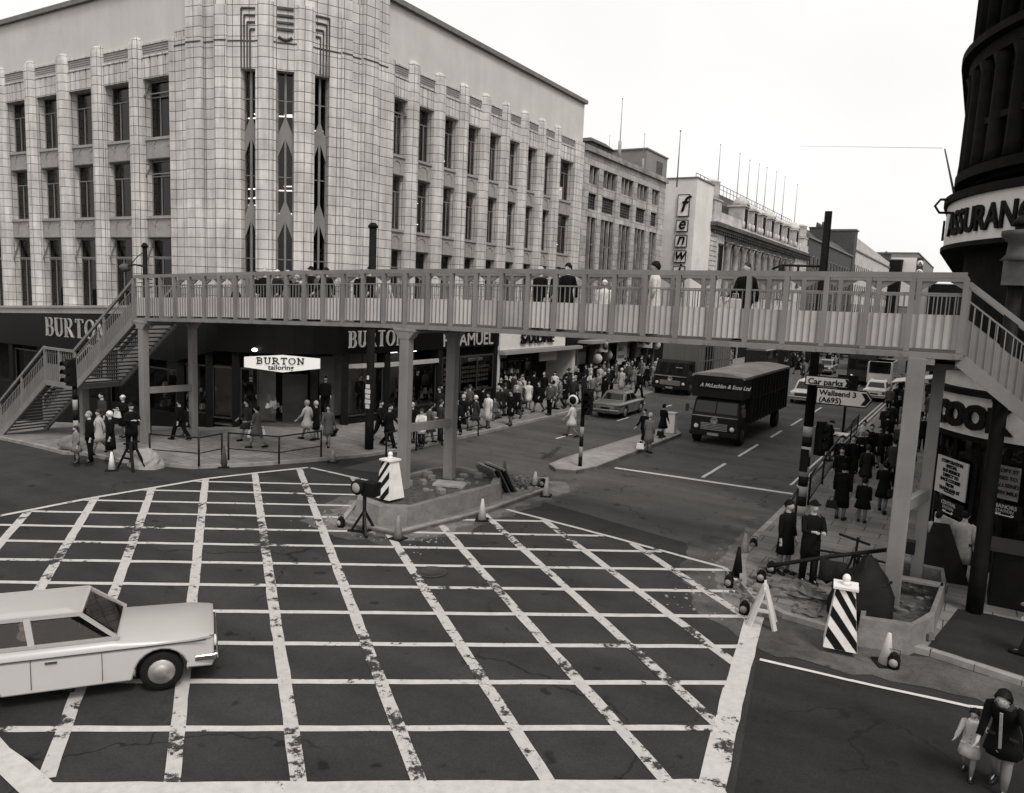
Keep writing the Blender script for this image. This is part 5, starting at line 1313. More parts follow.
# trestles and boards
def aframe(label, loc, rz, h=.95, w=.5, m='white gloss', name='trestle'):
    t = thing(name, label, 'trestle', loc, rz)
    for y in (-.26,.26): MB().bar((-w/2,y,0),(0,y*.2,h),.10,.05).bar((w/2,y,0),(0,y*.2,h),.10,.05).build('a_frame', m, t)
    MB().bar((-w*.3,-.18,h*.42),(w*.3,-.18,h*.42),.06).bar((0,-.3,h*.97),(0,.3,h*.97),.05).build('cross_bar', m, t)
    return t
aframe('white wooden A trestle holding the pole end at the rounded right kerb', (-3.174,15.685,0.01), R(12), .84, .5, 'cream board')
aframe('dark A trestle standing at the left kerb beside a white cone', (-24.335,15.478,0.01), R(5), .95, .8, 'black paint')
t = thing('barrier_pole', 'long dark striped pole laid from the white trestle to the bridge leg', 'pole', (-3.4,16.85,.86))
MB().tube([(0,0,0),(1.15,.75,.26),(2.5,1.9,.44)], .045, 8).build('pole', 'black paint', t); MB().box(2.35,2.7,1.85,2.1,.32,.60).build('end_block', 'black paint', t)
t = thing('barrier_stand', 'dark metal stand propping the middle of the barrier pole', 'stand', (-1.881,18.487,0.115))
MB().bar((0,0,0),(.05,0,1.3),.05).bar((-.25,.1,0),(.0,0,.9),.04).bar((.3,.1,0),(.0,0,.9),.04).build('leg', 'black iron', t); MB().bar((-.35,0,1.3),(.3,.1,1.15),.05).build('cross_bar', 'black iron', t)
t = thing('dark_cloth', 'dark cloth hanging over the low fence behind the barrier pole', 'cloth', (-2.119,17.160,0.75))
mb = MB(); rs = []
for k in range(7): u = -.27+.09*k; rs.append([(u, .03+.03*math.sin(k*1.7), .42), (u, -.06+.03*math.cos(k*2.1), .40), (u, -.08+.05*math.sin(k*2.3), .0), (u, -.06+.05*math.sin(k*2.3), -.02-.03*(k%3)), (u, 0.0+.05*math.cos(k*1.3), .36)])
mb.rings(rs, sm=True); mb.build('cloth', 'tarpaulin', t)
def lump(name, label, cat, loc, sx, sy, sz, m, seed=1, rough=.25, parts=None, kind=None):
    rnd = random.Random(seed); mb = MB(); rs = []; N, K = 16, 7
    for k in range(K+1):
        ph = math.pi/2*k/K; rs.append([((sx*math.cos(ph)+.01)*math.cos(2*math.pi*i/N)*(1+rnd.uniform(-rough,rough)), (sy*math.cos(ph)+.01)*math.sin(2*math.pi*i/N)*(1+rnd.uniform(-rough,rough)), sz*math.sin(ph)*(1+rnd.uniform(-rough,rough)*.7)) for i in range(N)])
    mb.rings(rs, cap=True, sm=False)
    o = mb.build(name, m); o.location = loc; tag(o, label, cat); return o
# tarpaulin covered machine behind the striped bollard
t = thing('covered_machine', 'road works machine under a dark tarpaulin behind the right striped bollard', 'machine', (-1.511,16.874,0.115), R(20))
rs = []; rnd = random.Random(4)
for z, sx, sy, ox in ((0,.55,.62,0),(.3,.56,.62,0),(.7,.5,.55,.05),(.95,.36,.42,.1),(1.15,.2,.25,.12),(1.3,.13,.14,.1),(1.38,.03,.04,.1)):
    rs.append([(ox+sx*math.copysign(abs(math.cos(a_))**.6, math.cos(a_))*(1+rnd.uniform(-.08,.08)), sy*math.copysign(abs(math.sin(a_))**.6, math.sin(a_))*(1+rnd.uniform(-.08,.08)), z*(1+rnd.uniform(-.05,.05))) for a_ in [2*math.pi*i/18 for i in range(18)]])
MB().rings(rs).build('tarpaulin', 'tarpaulin', t); MB().tube([(-.35,-.5,1.0),(-.2,-.4,.9),(.3,-.4,.92),(.5,-.2,.95)], .03, 6).box(-.55,-.45,-.62,.1,.0,.75).build('frame', 'black iron', t)
t = thing('a_board', 'dark triangular folded board leaning by the rear right bridge leg', 'board', (-.15,20.9,.115), R(10))
MB().add([(-.55,-.3,0),(.55,-.3,0),(.05,.0,1.35),(-.3,.0,1.35),(-.55,.4,0),(.55,.4,0),(.05,.06,1.35),(-.3,.06,1.35)], [(0,1,2,3),(5,4,7,6),(0,3,7,4),(1,5,6,2),(3,2,6,7)]).build('board', 'tarpaulin', t)
lump('rubble_heap', 'heap of dark broken paving inside the rounded right kerb', 'rubble', (-2.786,17.522,0.11), .75, .5, .28, 'rubble', 3, .35)
lump('rubble_heap', 'small flat clod of spoil on the pavement near the bollard', 'rubble', (-2.478,16.540,0.11), .32, .18, .10, 'rubble', 5, .3)
lump('concrete_lump', 'rounded pale concrete lump beside the dark trestle at left', 'rubble', (-24.433,16.063,0), .75, .5, .62, 'concrete pale', 8, .08)
lump('concrete_lump', 'low pale concrete block on the pavement below the left stairs', 'rubble', (-28.884,16.091,0.05), .9, .45, .45, 'concrete', 9, .08)
for k in range(26):
    p = (-13.9+1.7*random.random(), 21.5+1.7*random.random()); 
    if k < 13: lump('paving_rubble', ['broken kerb stones heaped on the far end of the plinth island','broken kerb stones heaped on the far end of the plinth island'][0], 'rubble', (-13.3+1.0*random.random(), 21.5+1.5*random.random(), .10), .22, .16, .16, 'rubble', 20+k, .4)['group'] = 'broken stones on the island'
for o in [q for q in bpy.data.objects if q.name.startswith('paving_rubble')]: pass
boards = thing('barrier_boards', 'stack of dark barrier boards leaning against the plinth end', 'boards', (-12.9,20.9,.1), R(-25))
for k in range(5): MB().hexa([(-.75,.12*k,0),(.35,.12*k,0),(.35,.12*k+.05,0),(-.75,.12*k+.05,0),(-.95,.12*k-.32,.72),(.15,.12*k-.32,.72),(.15,.12*k-.27,.72),(-.95,.12*k-.27,.72)]).build('board', 'black paint' if k%2 else 'dark stone', boards)
MB().bar((-.98,.1,.76),(.2,.1,.74),.07).bar((-.9,-.2,.77),(.15,-.25,.75),.05).build('rail_edge', 'mid stone', boards)
t = thing('wooden_box', 'dark plank box or counter in front of the MANORS sign at right edge', 'box', (1.35,19.9,.115))
MB().box(-.55,1.3,-.3,.6,0,1.25).build('body', 'black paint', t, bevel=.02); MB().box(-.62,1.36,-.36,.66,1.25,1.33).build('top', 'frame dark', t)
t = thing('wicker_basket', 'small dark basket planter on the pavement below the tailor window', 'planter', (-23.411,24.044,0.115))
MB().lathe([(.18,0),(.32,.28),(.34,.3),(.26,.28)], (0,0,0), 12).build('basket', 'black paint', t); MB().ball((0,0,.5), .22, .2, .28, 8, 5).build('plant', 'dark stone', t)

# ------------------------------------------------------------ vehicles
def wheel(t, x, y, r, w=.18, side=1, hub='hub metal'):
    o = MB().lathe([(r*.62,-w/2),(r*.95,-w/2),(r,-w*.3),(r,w*.3),(r*.95,w/2),(r*.62,w/2)], (x,y,r), 24, ax='y').build('wheel', 'rubber', t)
    s_ = side
    MB().lathe([(r*.64,s_*w*.50),(r*.61,s_*w*.60),(r*.40,s_*w*.54),(r*.34,s_*w*.70),(r*.05,s_*w*.74)], (x,y,r), 20, ax='y').build('hub_cap', hub, o)
def car(label, loc, rz, m, roofm=None, L=4.64, W=1.72, H=1.44, belt=.90, hood=(1.12,.86), boot=(1.0,.92), wb=(.78,3.38), name='parked_car', glasswin=True, cat='car', wr=.32, wagon=False, group=None, lines=True, trimline=True, clear=False):
    """local +X is forward, origin on the ground at the middle of the car"""
    t = thing(name, label, cat, loc, rz, group); x0 = -L/2; fx = lambda f: L/2-f
    # lower body with wheel arches up to the waist crease, then an inward sloping shoulder
    zc = belt-.15
    arch = lambda c: [(c+ (wr+.07)*math.cos(a_), wr+(wr+.07)*math.sin(a_)) for a_ in [math.pi*(1.08-1.16*k/12) for k in range(13)]]
    prof = [(0,.36),(.03,.28)]+[(f, min(max(z, .27), zc-.03)) for f, z in sorted(arch(wb[0]))]+[(wb[0]+wr+.1,.24),(wb[1]-wr-.1,.24)]+[(f, min(max(z, .27), zc-.03)) for f, z in sorted(arch(wb[1]))]+[(L-.03,.3),(L,.42),(L-.0,zc),(0,zc)]
    n = len(prof); vs = []
    for s_ in (-1, 1):
        for f, z in prof:
            e = min(f, L-f); k = 1-.03*max(0, (.45-z)/.2)-.14*max(0, 1-e/.34)**2
            vs.append((fx(f), s_*W/2*k, z))
    body = MB().add(vs, [(i,(i+1)%n,n+(i+1)%n,n+i) for i in range(n)]+[tuple(range(n))[::-1], tuple(range(n,2*n))]).build('body', m, t, bevel=.03, seg=2)
    st = [(0.0,zc+.02,.93),(.07,hood[1]-.06,.86),(.35,hood[1]-.01,.86),(hood[0],belt-.012,.86),(hood[0]+.1,belt,.87),(L-boot[0],belt,.87),(L-.35,boot[1]-.01,.86),(L-.07,boot[1]-.05,.86),(L,zc+.02,.93)]
    rs = []
    for f, zt_, kk in st:
        e = min(f, L-f); k = 1-.14*max(0, 1-e/.34)**2; y_ = W/2*k; yt = W/2*kk*(.96 if e < .05 else 1)
        rs.append([(fx(f),-y_,zc-.002),(fx(f),-y_*.995,zc+.03),(fx(f),-(y_*.35+yt*.65),zc+(zt_-zc)*.72),(fx(f),-yt*.93,zt_),(fx(f),0,zt_+.022),(fx(f),yt*.93,zt_),(fx(f),y_*.35+yt*.65,zc+(zt_-zc)*.72),(fx(f),y_*.995,zc+.03),(fx(f),y_,zc-.002)])
    up_ = MB().rings(rs).build('bonnet_and_boot', m, t)
    for p in up_.data.polygons: p.use_smooth = True
    up_.data.set_sharp_from_angle(angle=R(40))
    # cabin
    c0, c3 = hood[0], L-boot[0]; wsl, rsl = .56, .42 if not wagon else .15
    B = [(fx(c0), W/2*.86), (fx(c3), W/2*.86)]; Tp = [(fx(c0+wsl), W/2*.72), (fx(c3-rsl), W/2*.72)]; zb, zt = belt-.01, H-.03
    q = lambda u, v, s_: (B[0][0]*(1-u)*(1-v)+B[1][0]*u*(1-v)+Tp[0][0]*(1-u)*v+Tp[1][0]*u*v, s_*(B[0][1]*(1-v)+Tp[0][1]*v), zb+(zt-zb)*v)
    cab = MB().hexa([q(0,0,1),q(0,0,-1),q(1,0,-1),q(1,0,1),q(0,1,1),q(0,1,-1),q(1,1,-1),q(1,1,1)]).build('cabin', m, t, bevel=.03, seg=2) if not clear else None
    rf = MB(); rf.hexa([(Tp[0][0]+.02,-Tp[0][1]-.01,zt-.01),(Tp[0][0]+.02,Tp[0][1]+.01,zt-.01),(Tp[1][0]-.03,Tp[1][1]+.01,zt-.01),(Tp[1][0]-.03,-Tp[1][1]-.01,zt-.01),
        (Tp[0][0]-.18,-Tp[0][1]*.8,H+.025),(Tp[0][0]-.18,Tp[0][1]*.8,H+.025),(Tp[1][0]+.15,Tp[1][1]*.8,H+.025),(Tp[1][0]+.15,-Tp[1][1]*.8,H+.025)])
    rf.build('roof', roofm or m, t, bevel=.022, seg=3)
    if clear:      # open cabin: pillars, seats and real glass
        pl = MB()
        for s_ in (-1, 1):
            for u, w_ in ((.0,.05),(.495,.09),(1.0,.12)): pl.bar(q(min(max(u,.01),.985),0,s_), q(min(max(u,.01),.985),1,s_), w_, .05, upv=(0,1,0))
            pl.bar(q(0,.97,s_), q(1,.97,s_), .05, .06); pl.bar(q(0,.03,s_), q(1,.03,s_), .05, .05)
        pl.bar(q(0,.97,1), q(0,.97,-1), .05, .05); pl.bar(q(1,.97,1), q(1,.97,-1), .05, .05)
        pl.build('pillar', m, t)
        for x_, y_, w_ in ((-.05,.34,.44),(-.05,-.34,.44),(-.95,0,1.1)):
            MB().hexa([(x_-.12,y_-w_/2,belt-.05),(x_+.06,y_-w_/2,belt-.05),(x_+.06,y_+w_/2,belt-.05),(x_-.12,y_+w_/2,belt-.05),(x_-.2,y_-w_/2+.04,belt+.2),(x_-.1,y_-w_/2+.04,belt+.2),(x_-.1,y_+w_/2-.04,belt+.2),(x_-.2,y_+w_/2-.04,belt+.2)]).build('seat', 'leather', t, bevel=.03)
        MB().lathe([(.19,-.01),(.20,.0),(.19,.012),(.17,0)], (.42,-.32,belt+.10), 20, ax='x').build('steering_wheel', 'black paint', t)
        MB().box(x0+boot[0]+.1, L/2-hood[0]-.1, -W/2+.17, W/2-.17, belt-.06, belt+.06).build('interior', 'dark void', t)
    GM = 'shop glass' if clear else 'car glass'
    def quad(name, pts, mm, par, out): 
        a_, b_, c_, d_ = [Vector(p) for p in pts]; nn = (b_-a_).cross(c_-a_).normalized()
        if nn.dot(Vector(out)) < 0: nn = -nn
        return MB().add([p+nn*.006 for p in (a_,b_,c_,d_)]+[p+nn*.002 for p in (a_,b_,c_,d_)], [(0,1,2,3),(7,6,5,4)]+[(k,(k+1)%4,4+(k+1)%4,4+k) for k in range(4)]).build(name, mm, par)
    for s_ in (-1, 1):
        us = ((.11,.47),(.52,.86)) if not wagon else ((.09,.36),(.40,.66),(.70,.94))
        for k, (ua, ub) in enumerate(us):
            quad('side_window', [q(ua-(.0 if k else .035),.10,s_),q(ub,.10,s_),q(ub-(.02 if k == len(us)-1 else 0),.86,s_),q(ua+(.0 if k else .02),.86,s_)], GM, t, (0,s_,0))
    ws = lambda u, v, e: (q(e,v,1)[0], q(e,v,1)[1]*(1-2*u), q(e,v,1)[2])
    quad('windscreen', [ws(.07,.10,0),ws(.93,.10,0),ws(.91,.88,0),ws(.09,.88,0)], GM, t, (1,0,.3))
    quad('rear_window', [ws(.08,.14,1),ws(.92,.14,1),ws(.90,.86,1),ws(.10,.86,1)], GM, t, (-1,0,.3))
    for (f, s_) in ((wb[0],-1),(wb[0],1),(wb[1],-1),(wb[1],1)): wheel(t, fx(f), s_*(W/2-.13), wr, .17, s_)
    MB().box(fx(-.06),fx(.04),-W/2+.04,W/2-.04,.42,.52).box(fx(.3),fx(-.02),-W/2+.02,-W/2+.07,.42,.52).box(fx(.3),fx(-.02),W/2-.07,W/2-.02,.42,.52).build('bumper', 'chrome', t, bevel=.015)
    MB().box(fx(L+.05),fx(L-.05),-W/2+.04,W/2-.04,.42,.52).build('bumper', 'chrome', t, bevel=.015)
    MB().box(fx(.02),fx(-.035),-.46,.46,.56,.74).build('grille', 'frame dark', t)
    for s_ in (-1, 1):
        MB().lathe([(.095,-.03),(.09,.0),(.03,.012)], (fx(-.03),s_*(W/2-.24),.66), 14, ax='x').build('headlight', 'white gloss', t)
        MB().box(fx(L-.0),fx(L+.02),s_*(W/2-.2)-.08,s_*(W/2-.2)+.08,.56,.76).build('tail_light', 'dark stone', t)
    MB().box(fx(L),fx(L+.025),-.26,.26,.54,.65).build('number_plate', 'black paint', t)
    if lines:
        sl_ = MB()
        for s_ in (-1, 1):
            y = s_*W/2*1.0
            if trimline: sl_.box(fx(L-.15),fx(.12),s_*W/2-.004,s_*W/2+.006,zc-.012,zc+.004)
            for f in (hood[0]+.25, c0+(c3-c0)*.50, c3-.35): sl_.box(fx(f),fx(f)+.008,y-.01,y+.004,.32,zc-.02)
            for f in (c0+(c3-c0)*.42, c3-.55): sl_.box(fx(f),fx(f)+.16,y-.004,y+.022*s_+.004,.70,.725) if s_ > 0 else sl_.box(fx(f),fx(f)+.16,y-.022,y+.004,.70,.725)
        sl_.build('door_trim', 'frame dark', t)
    return t
mat('hub metal', .42, .35, .05, 3, metal=.6, spec=.4); mat('car cream', .42, .28, .02, 2, spec=.6); mat('car mid', .16, .25, .05, 2, spec=.6); mat('car white', .6, .3, .03, 2); mat('car dark', .03, .25, .1, 2, spec=.6)
mat('lorry dark', .026, .5, .15, 3); mat('lorry roof', .34, .75, .12, 1.5, grime=.3); mat('lorry grey', .17, .6, .1, 3, streak=True)
car('pale cream saloon car crossing the painted box junction at bottom left', (-12.009,6.270,.02), R(53), 'car cream', H=1.40, W=1.50, L=4.7, belt=.94, hood=(1.36,.91), boot=(.95,.95), name='moving_car', clear=True)
car('mid grey saloon car driving up the street past the shoe shop', (-17.0,40.3,.004), R(92), 'car mid', 'car mid', L=4.3, W=1.65, H=1.36, wb=(.75,3.2), boot=(1.05,.88), name='moving_car')
car('pale estate car coming down the street behind the dark lorry', (-9.7,56.2,.004), R(-90), 'car white', 'car white', L=4.4, W=1.7, H=1.5, boot=(.2,.9), wagon=True, name='moving_car')
def truck(label, loc, rz, L, W, boxz, cabm, boxm, roofm, cabh=2.25, luton=True, name='lorry', txt=None, closed=False, cablen=1.7, dz=.95, wr=.46):
    t = thing(name, label, 'lorry', loc, rz); fx = lambda f: L/2-f
    # cab
    w = W/2-.08
    prof = [(.02,.45),(0,.75),(0.02,1.25),(.14,1.42),(.30,cabh-.08),(.42,cabh),(cablen,cabh),(cablen,.45)]
    n = len(prof); vs = [(fx(f), s_*w*(1 if z < 1.5 else .95), z) for s_ in (-1,1) for f, z in prof]
    MB().add(vs, [(i,(i+1)%n,n+(i+1)%n,n+i) for i in range(n)]+[tuple(range(n))[::-1], tuple(range(n,2*n))]).build('cab', cabm, t, bevel=.03)
    ws = MB()
    a_ = Vector((fx(.14),0,1.46)); b_ = Vector((fx(.29),0,cabh-.14)); off = Vector((.02,0,.008))
    for s_ in (-1, 1): ws.add([a_+off+Vector((0,s_*.03,0)),a_+off+Vector((0,s_*(w*.90),0)),b_+off+Vector((0,s_*(w*.86),0)),b_+off+Vector((0,s_*.03,0))], [(0,1,2,3)])
    ws.build('windscreen', 'car glass', t, fix=False)
    for s_ in (-1, 1):
        MB().add([(fx(.5),s_*(w*.975+.01),1.45),(fx(1.35),s_*(w*.975+.01),1.45),(fx(1.35),s_*(w*.955+.01),cabh-.2),(fx(.5),s_*(w*.955+.01),cabh-.2)],[(0,1,2,3)]).build('side_window','car glass',t,fix=False)
        MB().lathe([(.11,-.02),(.10,.03),(.04,.05)], (fx(0),s_*(w-.26),.82), 14, ax='x').build('headlight', 'white gloss', t)
        MB().bar((fx(.25),s_*w,1.5),(fx(.0),s_*(w+.22),1.65),.03).box(fx(.02),fx(-.01),s_*(w+.22)-.08,s_*(w+.22)+.08,1.45,1.8).build('mirror', 'frame dark', t)
    g_ = MB()
    for k in range(5): g_.box(fx(0.03),fx(-.02),-w+.48,w-.48,.70+.07*k,.735+.07*k)
    g_.build('grille', 'mid stone', t)
    MB().lathe([(.17,0),(.17,.04),(.13,.045),(.13,.01)], (fx(0),0,1.13), 16, ax='x').build('badge', 'mid stone', t)
    MB().box(fx(.1),fx(-.10),-w-.02,w+.02,.42,.62).build('bumper', cabm, t, bevel=.02)
    MB().box(fx(.12),fx(-.02),-w*.95,w*.95,1.30,1.335).build('trim', 'mid stone', t)
    MB().box(fx(-.105),fx(-.12),-.26,.26,.46,.58).build('number_plate', 'mid stone', t)
    # load body
    y = W/2; x1 = fx(.15) if luton else fx(cablen+.12)
    b = MB(); b.box(-L/2, fx(cablen+.05), -y, y, dz, boxz)
    if luton: b.hexa([(fx(cablen+.05),-y,cabh+.06),(x1,-y,cabh+.06),(x1,y,cabh+.06),(fx(cablen+.05),y,cabh+.06),(fx(cablen+.05),-y,boxz),(x1,-y,boxz),(x1,y,boxz),(fx(cablen+.05),y,boxz)])
    bo = b.build('load_body', boxm, t)
    rb_ = MB(); N = int((L-cablen)/.62)
    for k in range(N+1):
        x = -L/2+.06+(L-cablen-.2)*k/N
        for s_ in (-1, 1): rb_.box(x-.04,x+.04,s_*y-(.0 if s_ > 0 else .06),s_*y+(.06 if s_ > 0 else 0),dz-.02,boxz-.03)
    for s_ in (-1, 1):
        for z in (dz, (dz+boxz)/2, boxz-.12): rb_.box(-L/2,x1,s_*y-(.0 if s_ > 0 else .04),s_*y+(.04 if s_ > 0 else 0),z if luton and z > cabh else z,z+.08) if z > cabh else rb_.box(-L/2,fx(cablen+.1),s_*y-(.0 if s_ > 0 else .04),s_*y+(.04 if s_ > 0 else 0),z,z+.08)
    rb_.build('rib', boxm, bo)
    # crowned sheet roof
    rs = []
    for k in range(9):
        x = -L/2-.03+(x1+.06+L/2)*k/8; sag = .03*math.sin(k*2.4)
        rs.append([(x,-y-.05,boxz-.08),(x,-y-.05,boxz+.03),(x,-y*.5,boxz+.13+sag),(x,0,boxz+.17+sag),(x,y*.5,boxz+.13+sag),(x,y+.05,boxz+.03),(x,y+.05,boxz-.08),(x,y,boxz-.08),(x,y-.1,boxz+.0),(x,-y+.1,boxz+.0),(x,-y,boxz-.08)])
    MB().rings(rs, sm=False).build('roof', roofm, t)
    if txt:
        bd_ = MB().box(x1,x1+.03,-y*.78,y*.55,boxz-.62,boxz-.25).build('name_board', 'black paint', t)
        text('lettering', txt, .25, (x1+.035, -y*.70, boxz-.52), FX, 'white board', bd_, shear=.35, bold=.004, ext=.003, sx=.93)
    MB().box(-L/2+.1,fx(cablen),-.45,.45,.62,dz).build('chassis', 'black iron', t)
    for f in (.75, L-1.6):
        for s_ in (-1, 1):
            wheel(t, fx(f), s_*(W/2-.2), wr, .28, s_, 'frame dark')
            MB().box(fx(f)-.5,fx(f)+.5,s_*(W/2-.2)-.17,s_*(W/2-.2)+.17,wr*2+.02,wr*2+.06).build('mudguard', 'black iron', t)
    return t
truck('dark high sided lorry with pale sheeted roof coming down the street', (-9.95,39.6,.004), R(-90), 9.6, 2.35, 3.18, 'lorry dark', 'lorry dark', 'lorry roof', txt='A McLachlan & Sons Ltd', cabh=2.12)
tb_ = truck('grey box lorry with dark cab waiting at the left kerb', (-18.0,56.3,.004), R(-91), 9.4, 2.6, 3.6, 'lorry dark', 'lorry grey', 'lorry roof', luton=False, cabh=2.35)
MB().box(-.6,1.6,1.30,1.32,1.5,3.35).build('side_opening', 'dark void', tb_); MB().box(-2.5,-.4,-1.27-.0,-1.25,1.6,3.2).build('side_opening', 'dark void', tb_)
MB().box(4.45,4.49,.3,.75,1.5,1.95).build('window_bill', 'cream board', tb_)
def bus(label, loc, rz, m, L=8.5, H=3.0, W=2.4, name='bus'):
    t = thing(name, label, 'bus', loc, rz)
    MB().box(-L/2,L/2,-W/2,W/2,.35,H).build('body', m, t, bevel=.12); MB().box(L/2,L/2+.02,-W/2+.15,W/2-.15,1.35,2.3).build('windscreen', 'car glass', t)
    MB().box(-L/2+.4,L/2-.3,-W/2-.015,W/2+.015,1.5,2.3).build('window_band', 'car glass', t)
    for s_ in (-1,1):
        for x in (-L/2+1.8,L/2-1.4): wheel(t, x, s_*(W/2-.16), .46, .26, s_, 'frame dark')
        MB().lathe([(.12,0),(.1,.04)], (L/2,s_*(W/2-.4),.8), 10, ax='x').build('headlight', 'white gloss', t)
    MB().box(L/2,L/2+.04,-W/2,W/2,.4,.55).build('bumper', 'frame dark', t)
    return t
bus('dark single decker bus farther up the street behind the estate car', (-10.4,93,.004), R(-90), 'lorry dark'); bus('dark bus coming down the street beyond the direction signs', (-8.2,76,.004), R(-90), 'car dark', 8, 3.1)
bus('pale delivery van facing down the street above the pavement crowd', (-6.6,72,.004), R(-90), 'car white', 4.6, 2.3, 1.9, 'delivery_van')
car('pale saloon parked at the right kerb above the white awning', (-5.9,62,.004), R(90), 'car white', 'car white', L=4.2, W=1.6, H=1.4, wb=(.75,3.1), name='parked_car')
car('mid grey car in the middle distance between the two dark buses', (-12.6,82,.004), R(-90), 'car mid', 'car mid', L=4.2, W=1.6, H=1.4, wb=(.75,3.1), name='moving_car')
car('dark car whose corner enters the frame at the left edge', (-19.782,6.138,.01), R(40), 'car dark', 'car dark', name='moving_car')
for k, (y_, m_, lb_) in enumerate(((76,'car dark','dark delivery van at the left kerb just beyond the box lorry'),(86,'lorry dark','dark delivery van second beyond the box lorry at the left kerb'),(98,'lorry dark','dark delivery van third beyond the box lorry at the left kerb'))):
    bus(lb_, (-17.6,y_,.004), R(90), m_, 5.2, 2.4, 2.0, 'delivery_van')
bus('dark coach crossing far up the street above the high sided lorry', (-13.6,112,.004), R(178), 'car dark', 9.0, 3.0)
bus('dark bus far up the middle of the street', (-12.8,124,.004), R(-90), 'lorry dark', 9.0, 3.6)
t = thing('shop_awning', 'narrow white shop awning jutting over the right pavement crowd', 'awning', (-3.7,46,2.75))
MB().hexa([(0,0,-.1),(3.2,0,.55),(3.2,3,.55),(0,3,-.1),(0,0,-.06),(3.2,0,.6),(3.2,3,.6),(0,3,-.06)]).box(-.03,0,0,3,-.32,-.06).build('canvas', 'white board', t)
MB().bar((0.02,.05,-.1),(3.2,.05,.1),.04).bar((0.02,2.95,-.1),(3.2,2.95,.1),.04).build('arm', 'black iron', t)

rnd = random.Random(31)
def debris(label, x0, x1, y0, y1, z, n, seed, m='rubble', s=.05):
    rnd = random.Random(seed); mb = MB()
    for k in range(n):
        x, y, w = rnd.uniform(x0,x1), rnd.uniform(y0,y1), s*rnd.uniform(.4,1.5)
        p = [(x+w*math.cos(a+rnd.uniform(-.4,.4))*rnd.uniform(.6,1.2), y+w*math.sin(a)*rnd.uniform(.6,1.2)) for a in [2*math.pi*i/5 for i in range(5)]]
        mb.prism(p, z, z+w*rnd.uniform(.4,1.1))
    o = mb.build('loose_debris', m); tag(o, label, 'debris', kind='stuff'); return o
debris('loose stone chips scattered round the right road works', -4.2, -1.6, 16.7, 19.2, .118, 150, 1)
debris('loose grit in the gutter by the rounded right kerb', -5.4, -3.2, 15.3, 20.5, .012, 90, 2, 'mid stone', .03)
debris('loose chips and stones on the far end of the plinth island', -13.4, -12.0, 21.3, 23.2, .105, 160, 3, 'mid stone', .06)
debris('grit strewn over the road round the plinth island', -15.8, -11.2, 14.6, 16.0, .010, 90, 4, 'mid stone', .025)
debris('broken slabs lying inside the concrete plinth', -14.9, -12.9, 16.9, 20.8, .505, 26, 5, 'concrete', .12)
debris('rubble lying inside the right concrete trough', -1.2, -.2, 16.5, 20.0, .145, 60, 6, 'rubble', .08)
t = thing('kerb_slab', 'flat pale slab lying on the plinth between the bridge legs', 'slab', (-13.6,19.2,.51), R(20)); MB().box(-.5,.5,-.3,.3,0,.08).build('slab', 'concrete pale', t, bevel=.01)
t = thing('timber_plank', 'pale timber plank laid across the top of the right trough', 'plank', (-.7,19.0,.5), R(4)); MB().box(-.6,.62,-.13,.13,0,.05).build('plank', 'timber', t)
# ------------------------------------------------------------ people
def fk(pose):
    """joint positions of a 1.70 m figure facing +Y; pose gives angles in degrees"""
    g_ = lambda k, d=0: pose.get(k, d)
    lean = R(g_('lean')); hipz = .90
    J = {'hip': Vector((0,0,hipz))}
    sp = lambda h: Vector((0, math.sin(lean)*h, hipz+math.cos(lean)*h))
    J['chest'] = sp(.32); J['neck'] = sp(.54); nod = lean+R(g_('nod')); J['head'] = J['neck']+Vector((R(0)+.01*g_('turn')*0, math.sin(nod)*.17+.02, math.cos(nod)*.165))
    for s, k in ((-1,'l'),(1,'r')):
        a = R(g_('hip_'+k)); b = R(g_('knee_'+k)); hp = Vector((s*.09,0,hipz-.03))
        kn = hp+Vector((s*.005, math.sin(a)*.42, -math.cos(a)*.42)); an = kn+Vector((0, math.sin(a-b)*.40, -math.cos(a-b)*.40))
        f = (a-b)*.6; J['hp'+k] = hp; J['kn'+k] = kn; J['an'+k] = an; J['toe'+k] = an+Vector((s*.02, .15*math.cos(f)+.0, .15*math.sin(f)*0.5-.045))
        sh = sp(.475)+Vector((s*.175,0,0)); a = R(g_('sho_'+k)); e = R(g_('elb_'+k)); o = R(g_('out_'+k, 6)); i_ = R(g_('in_'+k, 0))
        el = sh+Vector((s*math.sin(o)*.28, math.sin(a)*.28*math.cos(o), -math.cos(a)*.28*math.cos(o)))
        wr_ = el+Vector((s*(math.sin(o)*.5-math.sin(i_))*.25, math.sin(a+e)*.25*math.cos(i_), -math.cos(a+e)*.25*math.cos(i_)))
        J['sh'+k] = sh; J['el'+k] = el; J['wr'+k] = wr_; J['hd'+k] = wr_+(wr_-el).normalized()*.08
    mz = min(J['anl'].z, J['anr'].z)-.085
    for v in J.values(): v.z -= mz
    return J
